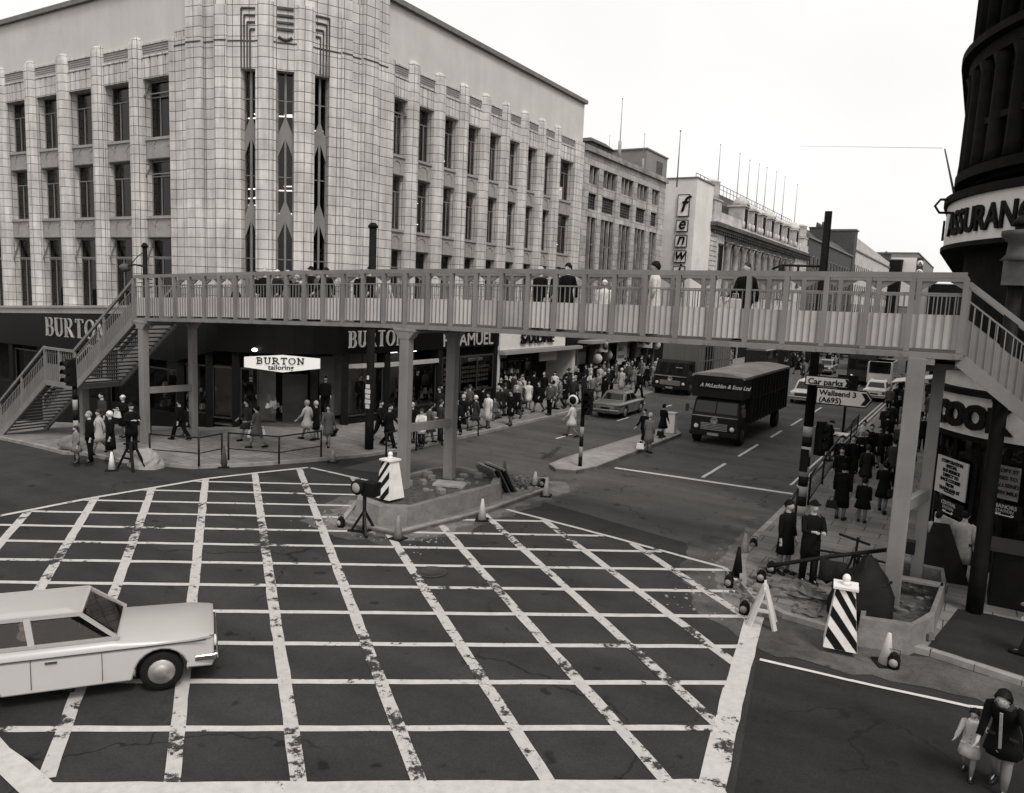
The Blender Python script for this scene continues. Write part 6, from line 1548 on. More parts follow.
def skin_body(J, slim=1.0):
    pts, rad, ed = [], [], []
    def P(v, r): pts.append(tuple(v)); rad.append(r); return len(pts)-1
    hip = P(J['hip'], .125*slim); w = P(J['hip'].lerp(J['chest'], .5), .11*slim); c = P(J['chest'], .135*slim); n = P(J['neck']-Vector((0,0,.03)), .065)
    hd = P(J['head']-Vector((0,.015,.06)), .06)
    ed += [(hip,w),(w,c),(c,n),(n,hd)]
    for s, k in ((-1,'l'),(1,'r')):
        h = P(J['hp'+k], .085*slim); m = P(J['hp'+k].lerp(J['kn'+k], .5), .07*slim); kn = P(J['kn'+k], .052); cf = P(J['kn'+k].lerp(J['an'+k], .35), .054); an = P(J['an'+k], .034); to = P(J['toe'+k], .028)
        ed += [(hip,h),(h,m),(m,kn),(kn,cf),(cf,an),(an,to)]
        s0 = P(J['chest'].lerp(J['sh'+k], .62)+Vector((0,0,.04)), .06); sh = P(J['sh'+k], .052); el = P(J['el'+k], .038); wr_ = P(J['wr'+k], .025); pl = P(J['hd'+k], .030)
        ed += [(c,s0),(s0,sh),(sh,el),(el,wr_),(wr_,pl)]
        d = (J['hd'+k]-J['wr'+k]).normalized(); sd_ = Vector((0,1,0)).cross(d); sd_ = Vector((1,0,0)) if sd_.length < .1 else sd_.normalized(); fwv = sd_.cross(d)
        for q, L in ((-.026,.062),(-.009,.075),(.009,.072),(.026,.055)):
            a = P(J['hd'+k]+fwv*q+d*.03, .0085); b = P(J['hd'+k]+fwv*q*1.1+d*(.03+L*.5)-sd_*s*.008, .008); e = P(J['hd'+k]+fwv*q*1.1+d*(.03+L)-sd_*s*.024, .0065)
            ed += [(pl,a),(a,b),(b,e)]
        a = P(J['wr'+k]+d*.04+fwv*.035, .010); b = P(J['wr'+k]+d*.075+fwv*.052, .008); ed += [(wr_,a),(a,b)]
    me = bpy.data.meshes.new('b'); me.from_pydata(pts, ed, []); o = bpy.data.objects.new('b', me); COL.objects.link(o)
    md = o.modifiers.new('s', 'SKIN'); md.use_smooth_shade = True
    for i, r in enumerate(rad): me.skin_vertices[0].data[i].radius = (r, r)
    me.skin_vertices[0].data[0].use_root = True
    sb = o.modifiers.new('u', 'SUBSURF'); sb.levels = 1; sb.render_levels = 1
    dg = bpy.context.evaluated_depsgraph_get(); dg.update()
    m2 = bpy.data.meshes.new_from_object(o.evaluated_get(dg)); bpy.data.objects.remove(o)
    # head joined on
    bm = bmesh.new(); bm.from_mesh(m2); c = J['head']
    nv, nf = 14, 10; rings = []
    for k in range(nf+1):
        ph = math.pi*k/nf; z = -math.cos(ph)*.118; rr = math.sin(ph)
        if z < 0: rr *= 1-.18*(-z/.118)
        ring = []
        for i in range(nv):
            a = 2*math.pi*i/nv; x, y = math.cos(a)*.076*rr, math.sin(a)*.096*rr
            if math.sin(a) > .9 and -.045 < z < .02: y += .022*(1-abs(z+.02)/.05)          # nose
            if math.sin(a) > .55 and -.10 < z < -.06: y += .008                               # chin
            if abs(math.cos(a)) > .98 and -.03 < z < .03: x *= 1.18                              # ears
            ring.append(bm.verts.new((c.x+x, c.y+y, c.z+z)))
        rings.append(ring)
    for a, b in zip(rings, rings[1:]):
        for i in range(nv): f = bm.faces.new((a[i], a[(i+1)%nv], b[(i+1)%nv], b[i])); f.smooth = True
    bm.to_mesh(m2); bm.free(); m2.materials.clear(); m2.materials.append(MATS['skin'])
    for p in m2.polygons: p.use_smooth = True
    return m2
def ell(c, rx, ry, n=22, wob=0): return [(c[0]+rx*math.cos(2*math.pi*i/n)*(1+wob*math.sin(2.3*i)), c[1]+ry*math.sin(2*math.pi*i/n)*(1+wob*math.sin(2.3*i+.4)), c[2]) for i in range(n)]
PROTO = {}
def proto(key, kind, pose, hem=.55, hair='short', child=False, flare=.0, sleeve=True, trousers=False, hat=None):
    """kind of person; children: body, coat, trousers or stockings, shoes, hair"""
    J = fk(pose); sl = .92 if kind == 'woman' else 1.0
    parts = {'body': skin_body(J, sl)}
    H, C, N = J['hip'], J['chest'], J['neck']
    # coat: rings from hem up to the collar, following the lean
    legy = [(J['knl'].y+J['knr'].y)/2, max(abs(J['knl'].y-J['knr'].y)/2, 0)]
    mb = MB(); rs = []; W = (1.06 if kind == 'man' else 1.0); zH = H.z
    hz = zH-.03-(1-hem)*.80 if False else hem
    rs.append(ell((0, legy[0]*.9*(zH-hz)/.45 if zH-hz > .1 else 0, hz), (.185+flare)*W, (.135+flare*.7+legy[1]*min((zH-hz)/.42, 1)), wob=.05))
    if hz < zH-.2: rs.append(ell((0, legy[0]*.35, (hz+zH)/2), (.185+flare*.55)*W, .14+flare*.4+legy[1]*.45, wob=.03))
    rs.append(ell((0, H.y, zH+.0), .178*W, .135)); m_ = H.lerp(C, .5); rs.append(ell((0, m_.y, m_.z), (.152 if kind == 'woman' else .170)*W, .118)); rs.append(ell((0, C.y, C.z), .178*W, .128+(.012 if kind == 'woman' else 0)))
    u = C.lerp(N, .62); rs.append(ell((0, u.y, u.z), .175*W, .115)); u = C.lerp(N, .86); rs.append(ell((0, u.y, u.z), .12, .09)); rs.append(ell((0, N.y, N.z+.005), .062, .062))
    mb.rings(rs)
    for k in 'lr':
        d = (J['wr'+k]-J['el'+k])*(.93 if sleeve else .2)
        mb.tube([J['sh'+k]+Vector(((.05 if k == 'l' else -.05),0,.012)), J['sh'+k]+(J['el'+k]-J['sh'+k])*.06, J['sh'+k]+(J['el'+k]-J['sh'+k])*.3, J['el'+k], J['el'+k]+d], [.05,.060,.063,.052,.043], 9)
    parts['coat'] = mb
    lg = MB()
    for k in 'lr':
        if trousers: lg.tube([J['hp'+k]+Vector((0,0,.05)), J['hp'+k].lerp(J['kn'+k], .5), J['kn'+k], J['an'+k]+Vector((0,0,-.03))], [.105,.095,.075,.07], 10)
        else: lg.tube([J['hp'+k], J['kn'+k], J['kn'+k].lerp(J['an'+k], .35), J['an'+k]], [.09,.057,.058,.038], 10)
    parts['trousers' if trousers else 'stockings'] = lg
    sm = MB()
    for k in 'lr':
        a, t_ = J['an'+k], J['toe'+k]; z0 = t_.z-.035
        dv_ = Vector((t_.x-a.x, t_.y-a.y, 0))
        sm.rings([[(a.x-.035+.0,a.y-.07,a.z-.02),(a.x+.035,a.y-.07,a.z-.02),(a.x+.035,a.y-.07,a.z-.08),(a.x-.035,a.y-.07,a.z-.08)],
                  [(a.x-.045,a.y+.02,a.z+.02),(a.x+.045,a.y+.02,a.z+.02),(a.x+.045,a.y+.02,a.z-.083),(a.x-.045,a.y+.02,a.z-.083)],
                  [(t_.x-.045,t_.y,t_.z+.025),(t_.x+.045,t_.y,t_.z+.025),(t_.x+.045,t_.y,t_.z-.042),(t_.x-.045,t_.y,t_.z-.042)],
                  [(t_.x-.03,t_.y+.05,t_.z+.0),(t_.x+.03,t_.y+.05,t_.z+.0),(t_.x+.03,t_.y+.05,t_.z-.042),(t_.x-.03,t_.y+.05,t_.z-.042)]])
    parts['shoes'] = sm
    c = J['head']; hm = MB(); g_ = {'short':(1.09,1.08,1.08,.012),'bouffant':(1.26,1.20,1.20,.015),'bigbob':(1.36,1.26,1.2,.012),'bob':(1.2,1.16,1.12,.01),'scarf':(1.28,1.22,1.16,.01),'hat':(1.25,1.25,1.05,.03),'helmet':(1.3,1.3,1.3,.03)}[hair]
    rs = []; n = 14
    for k in range(9):
        ph = math.pi*(.30 if hair in ('hat',) else .12)+(math.pi*(.86 if True else 1)-math.pi*(.2 if hair == 'hat' else .02))*k/8*.98 if False else math.pi*(k/8)
        z = -math.cos(ph)*.118*g_[2]; rr = max(math.sin(ph), .03); ring = []
        for i in range(n):
            a = 2*math.pi*i/n; x, y = math.cos(a)*.076*g_[0]*rr, math.sin(a)*.096*g_[1]*rr
            front = math.sin(a)
            zz = z
            lim = {'short':-.065+.058*(1+front),'bouffant':-.085+.07*(1+front),'bob':-.105+.082*(1+front),'bigbob':-.135+.098*(1+front),'scarf':-.11+.085*(1+front)}.get(hair, -.06+.058*(1+front))
            if abs(math.cos(a)) > .93 and hair == 'short': lim = max(lim, .01)
            if hair == 'hat': lim = .03
            zz = max(z, lim)
            if z < lim: k2 = math.sqrt(max(0, 1-(lim/(.118*g_[2]))**2)); x, y = math.cos(a)*.076*g_[0]*k2*(rr*.5+.5), math.sin(a)*.096*g_[1]*k2*(rr*.5+.5)
            jj = 1+.05*math.sin(k*5.1+i*3.7)+.04*math.sin(i*9.2+k*2.2) *(2.2 if hair == 'bigbob' else 1) if hair in ('bouffant','bob','short','bigbob') else 1
            ring.append((c.x+x*jj, c.y+y*jj-.012, c.z+zz*(1+.03*math.sin(i*4.1+k))+g_[3]))
        rs.append(ring)
    hm.rings(rs)
    if hair == 'hat': hm.lathe([(.118,-.005),(.125,.008),(.09,.02)], (c.x,c.y,c.z+.055), 14)
    parts['hat' if hair in ('hat','helmet') else ('headscarf' if hair == 'scarf' else 'hair')] = hm
    t = {}
    for nm, q in parts.items():
        if isinstance(q, MB):
            o = q.build(nm, {'coat':'cloth dark','trousers':'cloth charcoal','stockings':'stocking','shoes':'leather'}.get(nm, 'hair dark')); t[nm] = o.data; bpy.data.objects.remove(o)
        else: t[nm] = q
    PROTO[key] = (t, kind, J)
walk = dict(hip_l=24, knee_l=8, hip_r=-18, knee_r=22, sho_l=-20, elb_l=18, sho_r=22, elb_r=22)
walk2 = dict(hip_l=-16, knee_l=24, hip_r=22, knee_r=6, sho_l=20, elb_l=25, sho_r=-18, elb_r=12)
stand = dict(hip_l=3, knee_l=3, hip_r=-3, knee_r=2, elb_l=14, elb_r=10)
arms = dict(hip_l=4, knee_l=4, hip_r=-4, knee_r=3, sho_l=25, elb_l=75, in_l=25, sho_r=22, elb_r=80, in_r=25)
bag = dict(hip_l=18, knee_l=6, hip_r=-14, knee_r=18, sho_l=8, elb_l=78, in_l=8, sho_r=12, elb_r=15)
proto('mw', 'man', walk, .82, 'short', trousers=True); proto('mw2', 'man', walk2, .62, 'short', trousers=True)
proto('ms', 'man', stand, .80, 'short', trousers=True); proto('ma', 'man', arms, .60, 'hat', trousers=True)
proto('ww', 'woman', walk, .50, 'bouffant', flare=.03); proto('ww2', 'woman', walk2, .56, 'bob', flare=.05)
proto('ws', 'woman', stand, .50, 'bouffant', flare=.03); proto('wb', 'woman', bag, .52, 'scarf', flare=.04)
proto('wa', 'woman', arms, .48, 'hat', flare=.02); proto('wt', 'woman', stand, .40, 'scarf', flare=.02)
proto('cs', 'child', stand, .56, 'bob', flare=.08); proto('cw', 'child', walk, .58, 'bob', flare=.10)
proto('po', 'man', arms, .62, 'helmet', trousers=True)
HD = {'d':'hair dark','b':'hair brown','g':'hair grey','w':'cloth white','k':'cloth black','l':'cloth light'}
CL_ = {'k':'cloth black','d':'cloth dark','c':'cloth charcoal','g':'cloth grey','m':'cloth mid','l':'cloth light','w':'cloth white'}
def person(key, loc, face, coat, label, hair='d', h=1.68, leg=None, group=None, cat='person', name='person', tilt=0):
    t_, kind, J = PROTO[key]; r = thing(name, label, cat, loc, -R(face), group); s = h/1.70; wv = random.uniform(.93,1.09); r.scale = (s*wv*(1.04 if kind != 'child' else 1.1), s*wv*1.04, s); r.rotation_euler = (R(tilt), 0, -R(face))
    for nm, me in t_.items():
        o = bpy.data.objects.new(nm, me); COL.objects.link(o); o.parent = r
        mm = {'coat':CL_[coat],'hair':HD[hair],'hat':HD[hair],'headscarf':HD[hair],'body':'skin','shoes':'leather','trousers':CL_[leg or 'c'],'stockings':'stocking' if leg is None else CL_[leg]}[nm]
        o.material_slots[0].link = 'OBJECT'; o.material_slots[0].material = MATS[mm]
    return r
def handbag(loc, label, m='leather', s=1.0, rz=0, cat='bag'):
    t = thing('handbag', label, cat, loc, rz)
    MB().hexa([(-.17*s,-.06*s,0),(.17*s,-.06*s,0),(.17*s,.06*s,0),(-.17*s,.06*s,0),(-.14*s,-.03*s,.24*s),(.14*s,-.03*s,.24*s),(.14*s,.03*s,.24*s),(-.14*s,.03*s,.24*s)]).build('bag_body', m, t, bevel=.012)
    MB().tube([(-.08*s,0,.24*s),(-.06*s,0,.36*s),(.06*s,0,.36*s),(.08*s,0,.24*s)], .01, 5).build('handle', m, t); return t

# --- foreground, bottom right: woman bending towards a small child, hand in hand
Mw = dict(hip_l=16, knee_l=10, hip_r=-8, knee_r=14, lean=22, nod=26, sho_l=22, elb_l=8, out_l=24, sho_r=6, elb_r=30, out_r=6)
proto('mother', 'woman', Mw, .60, 'bigbob', flare=.04)
proto('kid', 'child', dict(hip_l=16, knee_l=6, hip_r=-10, knee_r=14, sho_l=40, elb_l=30, out_l=50, sho_r=30, elb_r=45, out_r=10), .58, 'bigbob', flare=.05)
m_ = person('mother', (0.892,12.033,0), 196, 'k', 'dark haired woman in black zipped coat bending over the small child at bottom right', h=1.62)
MB().bar((0,.20,.72),(0,.36,1.33),.035,.012).build('zip', 'cloth light', m_)
k_ = person('kid', (0.519,12.181,0), 190, 'l', 'small dark haired child in pale coat holding the bending woman\'s hand', h=.98)
for o, J, mm in ((m_, PROTO['mother'][2], 'cloth charcoal'), (k_, PROTO['kid'][2], 'cloth white')):
    n_ = J['neck']; cb = MB(); cb.rings([ell((0,n_.y-.005,n_.z-.055), .125, .105, 18, .06), ell((0,n_.y,n_.z-.01), .105, .09, 18, .04), ell((0,n_.y,n_.z+.03), .078, .075, 18, .04), ell((0,n_.y,n_.z+.0), .065, .062, 18)], cap=False); cb.build('collar', mm, o)
    H_, C_ = J['hip'], J['chest']
    for s_ in (-1, 1): MB().hexa([(s_*.13-.05,H_.y+.135,H_.z-.04),(s_*.13+.05,H_.y+.135,H_.z-.04),(s_*.13+.05,H_.y+.155,H_.z-.04),(s_*.13-.05,H_.y+.155,H_.z-.04),(s_*.13-.05,H_.y+.135,H_.z-.005),(s_*.13+.05,H_.y+.135,H_.z-.005),(s_*.13+.05,H_.y+.155,H_.z-.005),(s_*.13-.05,H_.y+.155,H_.z-.005)]).build('pocket', mm, o)
    for q in range(4): c_ = H_.lerp(C_, q/3.2); MB().ball((.0,c_.y+.142-.008*q,c_.z), .012,.006,.012,8,4).build('button', 'hair dark', o)
for o, J in ((m_, PROTO['mother'][2]), (k_, PROTO['kid'][2])):
    c = J['head']
    for s_ in (-1, 1): MB().ball((c.x+s_*.028, c.y+.088, c.z+.005), .012, .008, .007, 8, 4).build('eye', 'hair dark', o)
    MB().ball((c.x, c.y+.085, c.z-.055), .02, .008, .006, 8, 4).build('mouth', 'skin shade', o)
proto('drive', 'man', dict(hip_l=82, knee_l=80, hip_r=78, knee_r=76, sho_l=45, elb_l=35, sho_r=50, elb_r=30, lean=-8), .62, 'short', trousers=True)
proto('edge', 'man', dict(hip_l=20, knee_l=6, hip_r=-14, knee_r=20, sho_l=10, elb_l=20, sho_r=30, elb_r=15), .60, 'short', trousers=True)
person('edge', (1.62,17.0,.12), -70, 'g', 'man in grey coat half outside the frame at the right edge', h=1.72)
# --- right pavement
RP = [
 ('ma', 807,583, 150,'k','k',1.90,'man in dark overcoat and cap standing with back to the striped bollard', 'k'),
 ('ws', 783,573, 120,'k','d',1.74,'woman in black coat facing the capped man by the rounded kerb', None),
 ('wt', 839.5,519, 5,'k','k',1.68,'woman in long black coat walking away with a bag beside the railing', None),
 ('cs', 861,522, 0,'k','d',1.32,'girl in dark coat and white socks between two women on the right pavement', None),
 ('wb', 881.5,512, 3,'k','d',1.62,'woman in black short coat and handbag walking away right of the girl', None),
 ('mw', 850,481, 185,'k','k',1.72,'man in black coat next to the railing facing the camera', 'k'),
 ('ma', 858,474, 180,'k','l',1.70,'man in black with pale scarf second from the railing', 'k'),
 ('ms', 868,468, 175,'k','k',1.74,'tall dark man walking behind the pale scarfed man', 'd'),
 ('ww', 877,466, 190,'d','d',1.66,'woman in dark coat left of the child near the slim signpost', None),
 ('cw', 885,459, 200,'m','b',1.12,'child in mid grey flared coat among dark coated adults on the right pavement', None),
 ('mw2', 897,463, 182,'c','d',1.74,'man in charcoal jacket partly behind the right bridge leg', 'd'),
 ('wa', 828,461, 90,'k','d',1.66,'dark figure holding white papers beyond the railing in the road', None),
 ('ww2', 890,434, 0,'d','d',1.66,'woman in dark coat walking away in front of the awning', None),
 ('mw', 897,425, 185,'k','d',1.72,'man in black farther up the right pavement under the awning', 'k'),
 ('ww', 902,432, 175,'m','b',1.64,'woman in light grey coat nearest the bridge leg up the pavement', None),
 ('ms', 888,414, 182,'g','b',1.70,'man in grey jacket at the kerb edge under the awning', 'd'),
 ('ws', 895,410, 180,'k','d',1.62,'woman in black under the awning, farther than the grey jacketed man', None),
 ('mw2', 902,412, 0,'d','d',1.72,'man in dark suit walking away beneath the awning', 'd'),
 ('wb', 893,400, 180,'w','b',1.62,'woman in white top far up the right pavement', None),
 ('ms', 899,398, 180,'k','k',1.72,'farthest dark man seen up the right pavement', 'k'),
 ('mw2', 932,573, 20,'l','d',1.55,'pale shirted person stooping behind the rear bridge leg', 'd'),
 ('ms', 958,578, 10,'l','d',1.60,'person in long pale raincoat studying the map case, seen from behind', 'd'),
]
RPXY = {(807,583):(-2.810,18.464),(783,573):(-3.425,18.807),(839.5,519):(-3.037,24.894),(861,522):(-2.441,24.981),(881.5,512):(-2.046,26.697),(850,481):(-3.528,30.791),(858,474):(-3.446,32.351),(868,468):(-3.264,33.899),(877,466):(-3.004,34.618),(885,459):(-2.888,36.537),(897,463):(-2.369,35.948),(828,461):(-4.847,34.223),(890,434):(-3.392,44.261),(897,425):(-3.383,48.123),(902,432):(-2.926,45.524),(888,414):(-4.281,52.834),(895,410):(-4.105,55.386),(902,412):(-3.640,54.673),(893,400):(-4.760,61.533),(899,398):(-4.519,63.375),(932,573):(-0.359,21.178),(958,578):(0.201,21.185)}
for k, px, py, fc, ct, hr, h, lb, lg in RP:
    p = RPXY[(px,py)]; person(k, (p[0], p[1], .115), fc, ct, lb, hr, h, lg)
proto('rain', 'man', stand, .42, 'short', trousers=True)
o = [q for q in bpy.data.objects if q.get('label', '').startswith('person in long pale raincoat')][0]
loc = o.location.copy()
for c in children(o): bpy.data.objects.remove(c)
bpy.data.objects.remove(o)
person('rain', loc, 12, 'l', 'person in long pale raincoat studying the map case, seen from behind', 'd', 1.62, 'd')
handbag(tuple(Vector((-3.224,24.341)+(.55,))), 'dark handbag swinging from the long coated woman beside the railing'); handbag(tuple(Vector((-1.781,26.483)+(.7,))), 'dark handbag on the arm of the woman right of the girl')
pp = (-5.600,37.863); t = tag(MB().add([(-.3,0,0),(.35,-.1,.05),(.4,.25,.12),(-.2,.35,.1),(-.3,0,.012),(.35,-.1,.062),(.4,.25,.132),(-.2,.35,.112)], [(0,3,2,1),(4,5,6,7),(0,1,5,4),(1,2,6,5),(2,3,7,6),(3,0,4,7)]).build('newspaper', 'white board'), 'white open newspaper held by the figure beyond the railing', 'newspaper'); q = (-4.813,34.254); t.location = (q[0]+.3, q[1]-.2, 1.25)

# --- street crossing and island
person('ww2', (-15.800,31.927,0), 265, 'w', 'woman in white coat and headscarf crossing the road near the island', 'l', 1.68)
person('ws', (-11.330,30.235,0.145), 10, 'm', 'woman in pale flared coat seen from behind on the long island', 'l', 1.64)
person('mw', (-11.990,31.336,0.145), 200, 'k', 'dark figure carrying white parcels behind the pale coated woman on the island', 'd', 1.66, 'k')
person('wb', (-12.132,34.079,0.145), 20, 'k', 'woman in black coat standing just left of the white bollard', 'd', 1.58)
handbag((-10.316,26.668,1), 'white parcel carried by the dark figure on the island', 'white board', .9, cat='parcel'); handbag((-11.215,31.234,0.75), 'dark handbag of the woman left of the white bollard', 'leather', .9)
# --- left pavement groups: key, px, py, facing, coat, hair, height, label, legs, xy
LP_ = [
 ('ms',(-25.871,14.931),190,'k','g',1.72,'man in black suit at the left kerb next to the white signal pole','k'),
 ('cs',(-26.046,14.561),185,'m','b',1.25,'child in checked coat holding on to the banded signal pole',None),
 ('wt',(-25.668,15.547),200,'k','w',1.68,'woman in long black coat and white hat by the white cone',None),
 ('ww',(-26.833,15.845),190,'l','b',1.62,'pale coated woman standing behind the white hatted woman',None),
 ('ma',(-26.348,16.773),100,'k','d',1.76,'big man in dark suit beside the left bridge leg','k'),
 ('ms',(-29.672,17.664),180,'c','d',1.74,'man in charcoal jacket behind the group at the left kerb','c'),
 ('wa',(-29.114,18.205),170,'k','w',1.64,'woman with white cap and papers in front of the bridge leg',None),
 ('mw',(-27.063,19.296),260,'k','d',1.62,'man striding left between the two left bridge legs','k'),
 ('cw',(-27.344,19.918),260,'d','d',1.3,'child following the striding man between the bridge legs',None),
 ('ww',(-25.207,21.076),200,'c','d',1.66,'woman in charcoal coat half hidden behind the white bag shopper',None),
 ('wb',(-23.679,20.281),250,'g','d',1.64,'woman with white shopping bag walking left past the corner door',None),
 ('ww2',(-23.487,22.726),255,'l','g',1.66,'woman in long pale coat walking left below the hexagonal sign',None),
 ('ws',(-23.224,22.978),250,'k','l',1.58,'woman in black just right of the pale coated walker',None),
 ('ww',(-21.985,22.417),150,'g','d',1.66,'woman in plain grey dress walking alone past the guard rail end',None),
 ('mw2',(-20.078,23.934),80,'k','d',1.74,'man in black suit hurrying past the black kerb column','k'),
 ('mw',(-21.170,24.643),85,'k','d',1.72,'dark man directly behind the black kerb column','k'),
 ('ws',(-20.057,25.403),170,'k','l',1.62,'dark figure just left of the middle bridge leg','k'),
 ('ma',(-19.255,24.991),160,'w','b',1.50,'white shirted youth leaning over the guard rail between bridge legs','d'),
 ('wb',(-19.402,25.728),30,'g','d',1.64,'woman in grey coat looking at the jeweller display',None),
 ('ms',(-19.326,26.406),20,'c','b',1.74,'man in charcoal coat right beside the rear bridge leg','c'),
 ('mw2',(-19.501,27.841),160,'k','d',1.70,'dark person emerging from behind the rear bridge leg','k'),
 ('ms',(-21.056,30.708),10,'c','d',1.74,'tall man in front of the jeweller window facing the glass','c'),
 ('ww',(-19.736,29.713),215,'c','w',1.62,'woman in charcoal coat and white hat beside the white coated lady',None),
 ('wt',(-19.607,30.591),190,'w','d',1.66,'lady in long white coat outside the jeweller',None),
 ('cw',(-20.633,32.824),180,'g','d',1.15,'small child with pale satchel right of the white coated lady',None),
 ('ms',(-21.315,29.653),0,'d','d',1.72,'dark man close to the jeweller window left of the tall man','d'),
 ('ww2',(-21.437,32.884),20,'k','d',1.62,'woman in black looking into the jeweller window at its right end',None),
]
for k, xy, fc, ct, hr, h, lb, lg in LP_: person(k, (xy[0], xy[1], .115), fc, ct, lb, hr, h, lg)
q = (-24.117,20.408); handbag((q[0],q[1],.45), 'white shopping bag hanging low by the corner door shoppers', 'white board', 1.25, cat='bag'); q = (-23.543,20.409); handbag((q[0],q[1],.62), 'white handbag held in front of the grey coated shopper', 'white board', 1.0)
q = (-29.087,18.231); handbag((q[0]+.0,q[1]-.3,.95), 'white papers held by the white capped woman', 'white board', 1.1, cat='papers'); q = (-20.711,33.186); handbag((q[0],q[1],.5), 'pale satchel carried by the small child outside the jeweller', 'cream board', .8)
# crowd outside the shoe shop and up the street; labels are numbered places within clothing kinds
nouns = {'m':'man','w':'woman','c':'child'}
CO = {'k':'black','d':'dark','c':'charcoal','g':'grey','m':'light grey','l':'pale','w':'white'}
ORD = ['first','second','third','fourth','fifth','sixth','seventh','eighth','ninth','tenth','eleventh','twelfth','thirteenth','fourteenth','fifteenth','sixteenth','seventeenth','eighteenth','nineteenth','twentieth','twenty-first','twenty-second','twenty-third','twenty-fourth','twenty-fifth','twenty-sixth','twenty-seventh','twenty-eighth','twenty-ninth','thirtieth']
def crowd(items, place, group):
    items = sorted(items, key=lambda q: q[1][0]/q[1][1])
    for i, (k, xy, fc, ct, hr, h, lg) in enumerate(items):
        what = 'coat' if k[0] != 'm' else 'jacket'
        person(k, (xy[0], xy[1], .115), fc, ct, '%s in %s %s, %s from the left %s' % (nouns[k[0]], CO[ct], what, ORD[i], place), hr, h, lg, group)
crowd([
 ('ww',(-20.908,33.890),190,'d','d',1.62,None),('mw',(-23.294,38.144),170,'k','d',1.72,'k'),('ws',(-19.269,32.109),200,'k','d',1.66,None),('mw2',(-23.405,39.235),10,'c','d',1.72,'d'),
 ('ww2',(-20.005,33.914),175,'k','l',1.66,None),('wb',(-20.858,35.868),185,'c','b',1.66,None),('ww',(-21.331,37.449),150,'w','d',1.62,None),('ms',(-22.780,40.563),0,'k','d',1.74,'k'),
 ('ww2',(-20.370,36.894),185,'k','b',1.68,None),('mw',(-22.571,41.446),180,'k','g',1.72,'k'),('ms',(-19.411,36.404),200,'g','d',1.74,'k'),('ws',(-22.537,42.825),180,'w','d',1.62,None),
 ('mw2',(-20.066,38.812),210,'m','d',1.72,'d'),('wb',(-20.232,39.753),190,'k','d',1.64,None),('ms',(-19.894,40.120),10,'c','l',1.76,'d'),('mw',(-22.456,44.326),180,'d','d',1.72,'k'),
 ('ms',(-20.189,42.191),20,'c','d',1.76,'k'),('ww',(-21.345,45.608),190,'w','l',1.6,None),('wb',(-20.372,44.602),180,'m','b',1.64,None),('wt',(-19.068,42.811),25,'k','d',1.70,None)],
 'outside the white fronted shoe shop', 'pedestrians outside the shoe shop')
crowd([
 ('mw',(-22.658,46.336),180,'k','d',1.72,'k'),('ws',(-23.282,48.855),190,'d','b',1.64,None),('mw2',(-23.047,50.009),0,'k','d',1.74,'d'),('ww',(-23.176,51.664),180,'g','b',1.64,None),('ms',(-21.493,49.316),190,'k','d',1.72,'k'),
 ('wt',(-20.333,48.284),185,'l','w',1.70,None),('mw',(-22.137,53.899),200,'g','b',1.76,'c'),('ww2',(-20.860,51.776),170,'m','b',1.66,None),('mw2',(-18.651,47.258),20,'k','b',1.78,'k'),
 ('ms',(-21.075,54.252),180,'m','d',1.74,'d'),('ww',(-20.613,53.881),200,'k','d',1.64,None),('wb',(-20.843,55.504),190,'l','b',1.66,None),('mw',(-24.081,57.715),0,'k','d',1.72,'k'),('ws',(-23.826,59.202),190,'k','d',1.62,None),
 ('ms',(-24.058,61.317),180,'d','d',1.74,'d'),('ww',(-23.969,55.658),180,'c','b',1.64,None),('mw2',(-24.304,63.564),180,'k','d',1.74,'k'),('ws',(-24.766,55.715),200,'l','b',1.62,None)],
 'just left of the box lorry', 'pedestrians under the hanging shop signs')
rr = random.Random(11); far = []
for i in range(30):
    y = 66+i*2.9; x = -19.6-rr.random()*4.3
    far.append((rr.choice(['mw','mw2','ms','ww','ww2','ws','wb']), (x, y), rr.choice([0,180,175,190]), rr.choice('kkkddcgml'), rr.choice('dddbg'), 1.58+.16*rr.random(), rr.choice('kd')))
for i, (k, xy, fc, ct, hr, h, lg) in enumerate(far):
    person(k, (xy[0], xy[1], .115), fc, ct, 'far pedestrian on the left pavement beyond the box lorry, %s nearest' % ORD[i], hr, h, lg if k[0] == 'm' else None, 'distant pedestrians beyond the lorries')
for i in range(56):
    y = 72+i*1.5; x = -18.6+rr.random()*(6.5+i*.06)
    person(rr.choice(['mw','mw2','ms','ww','ws']), (x, y, .0), rr.choice([90,270,180,0]), rr.choice('kkkdcgm'), 'far dark figure in the street beyond the lorries, %s nearest' % (ORD+['thirty-%s' % q for q in ORD[:9]]+['fortieth']+['forty-%s' % q for q in ORD[:9]]+['fiftieth']+['fifty-%s' % q for q in ORD[:9]])[i], rr.choice('ddb'), 1.6+.14*rr.random(), None, 'distant people crossing the road')
for i in range(10):
    y = 52+i*4.2; x = -4.0+rr.random()*2.6
    person(rr.choice(['mw','mw2','ms','ww','ws']), (x, y, .115), rr.choice([180,0]), rr.choice('kkdcgl'), 'far pedestrian, %s nearest, on the right pavement beyond the awning' % ORD[i], rr.choice('ddb'), 1.6+.14*rr.random(), None, 'distant people on the right pavement')
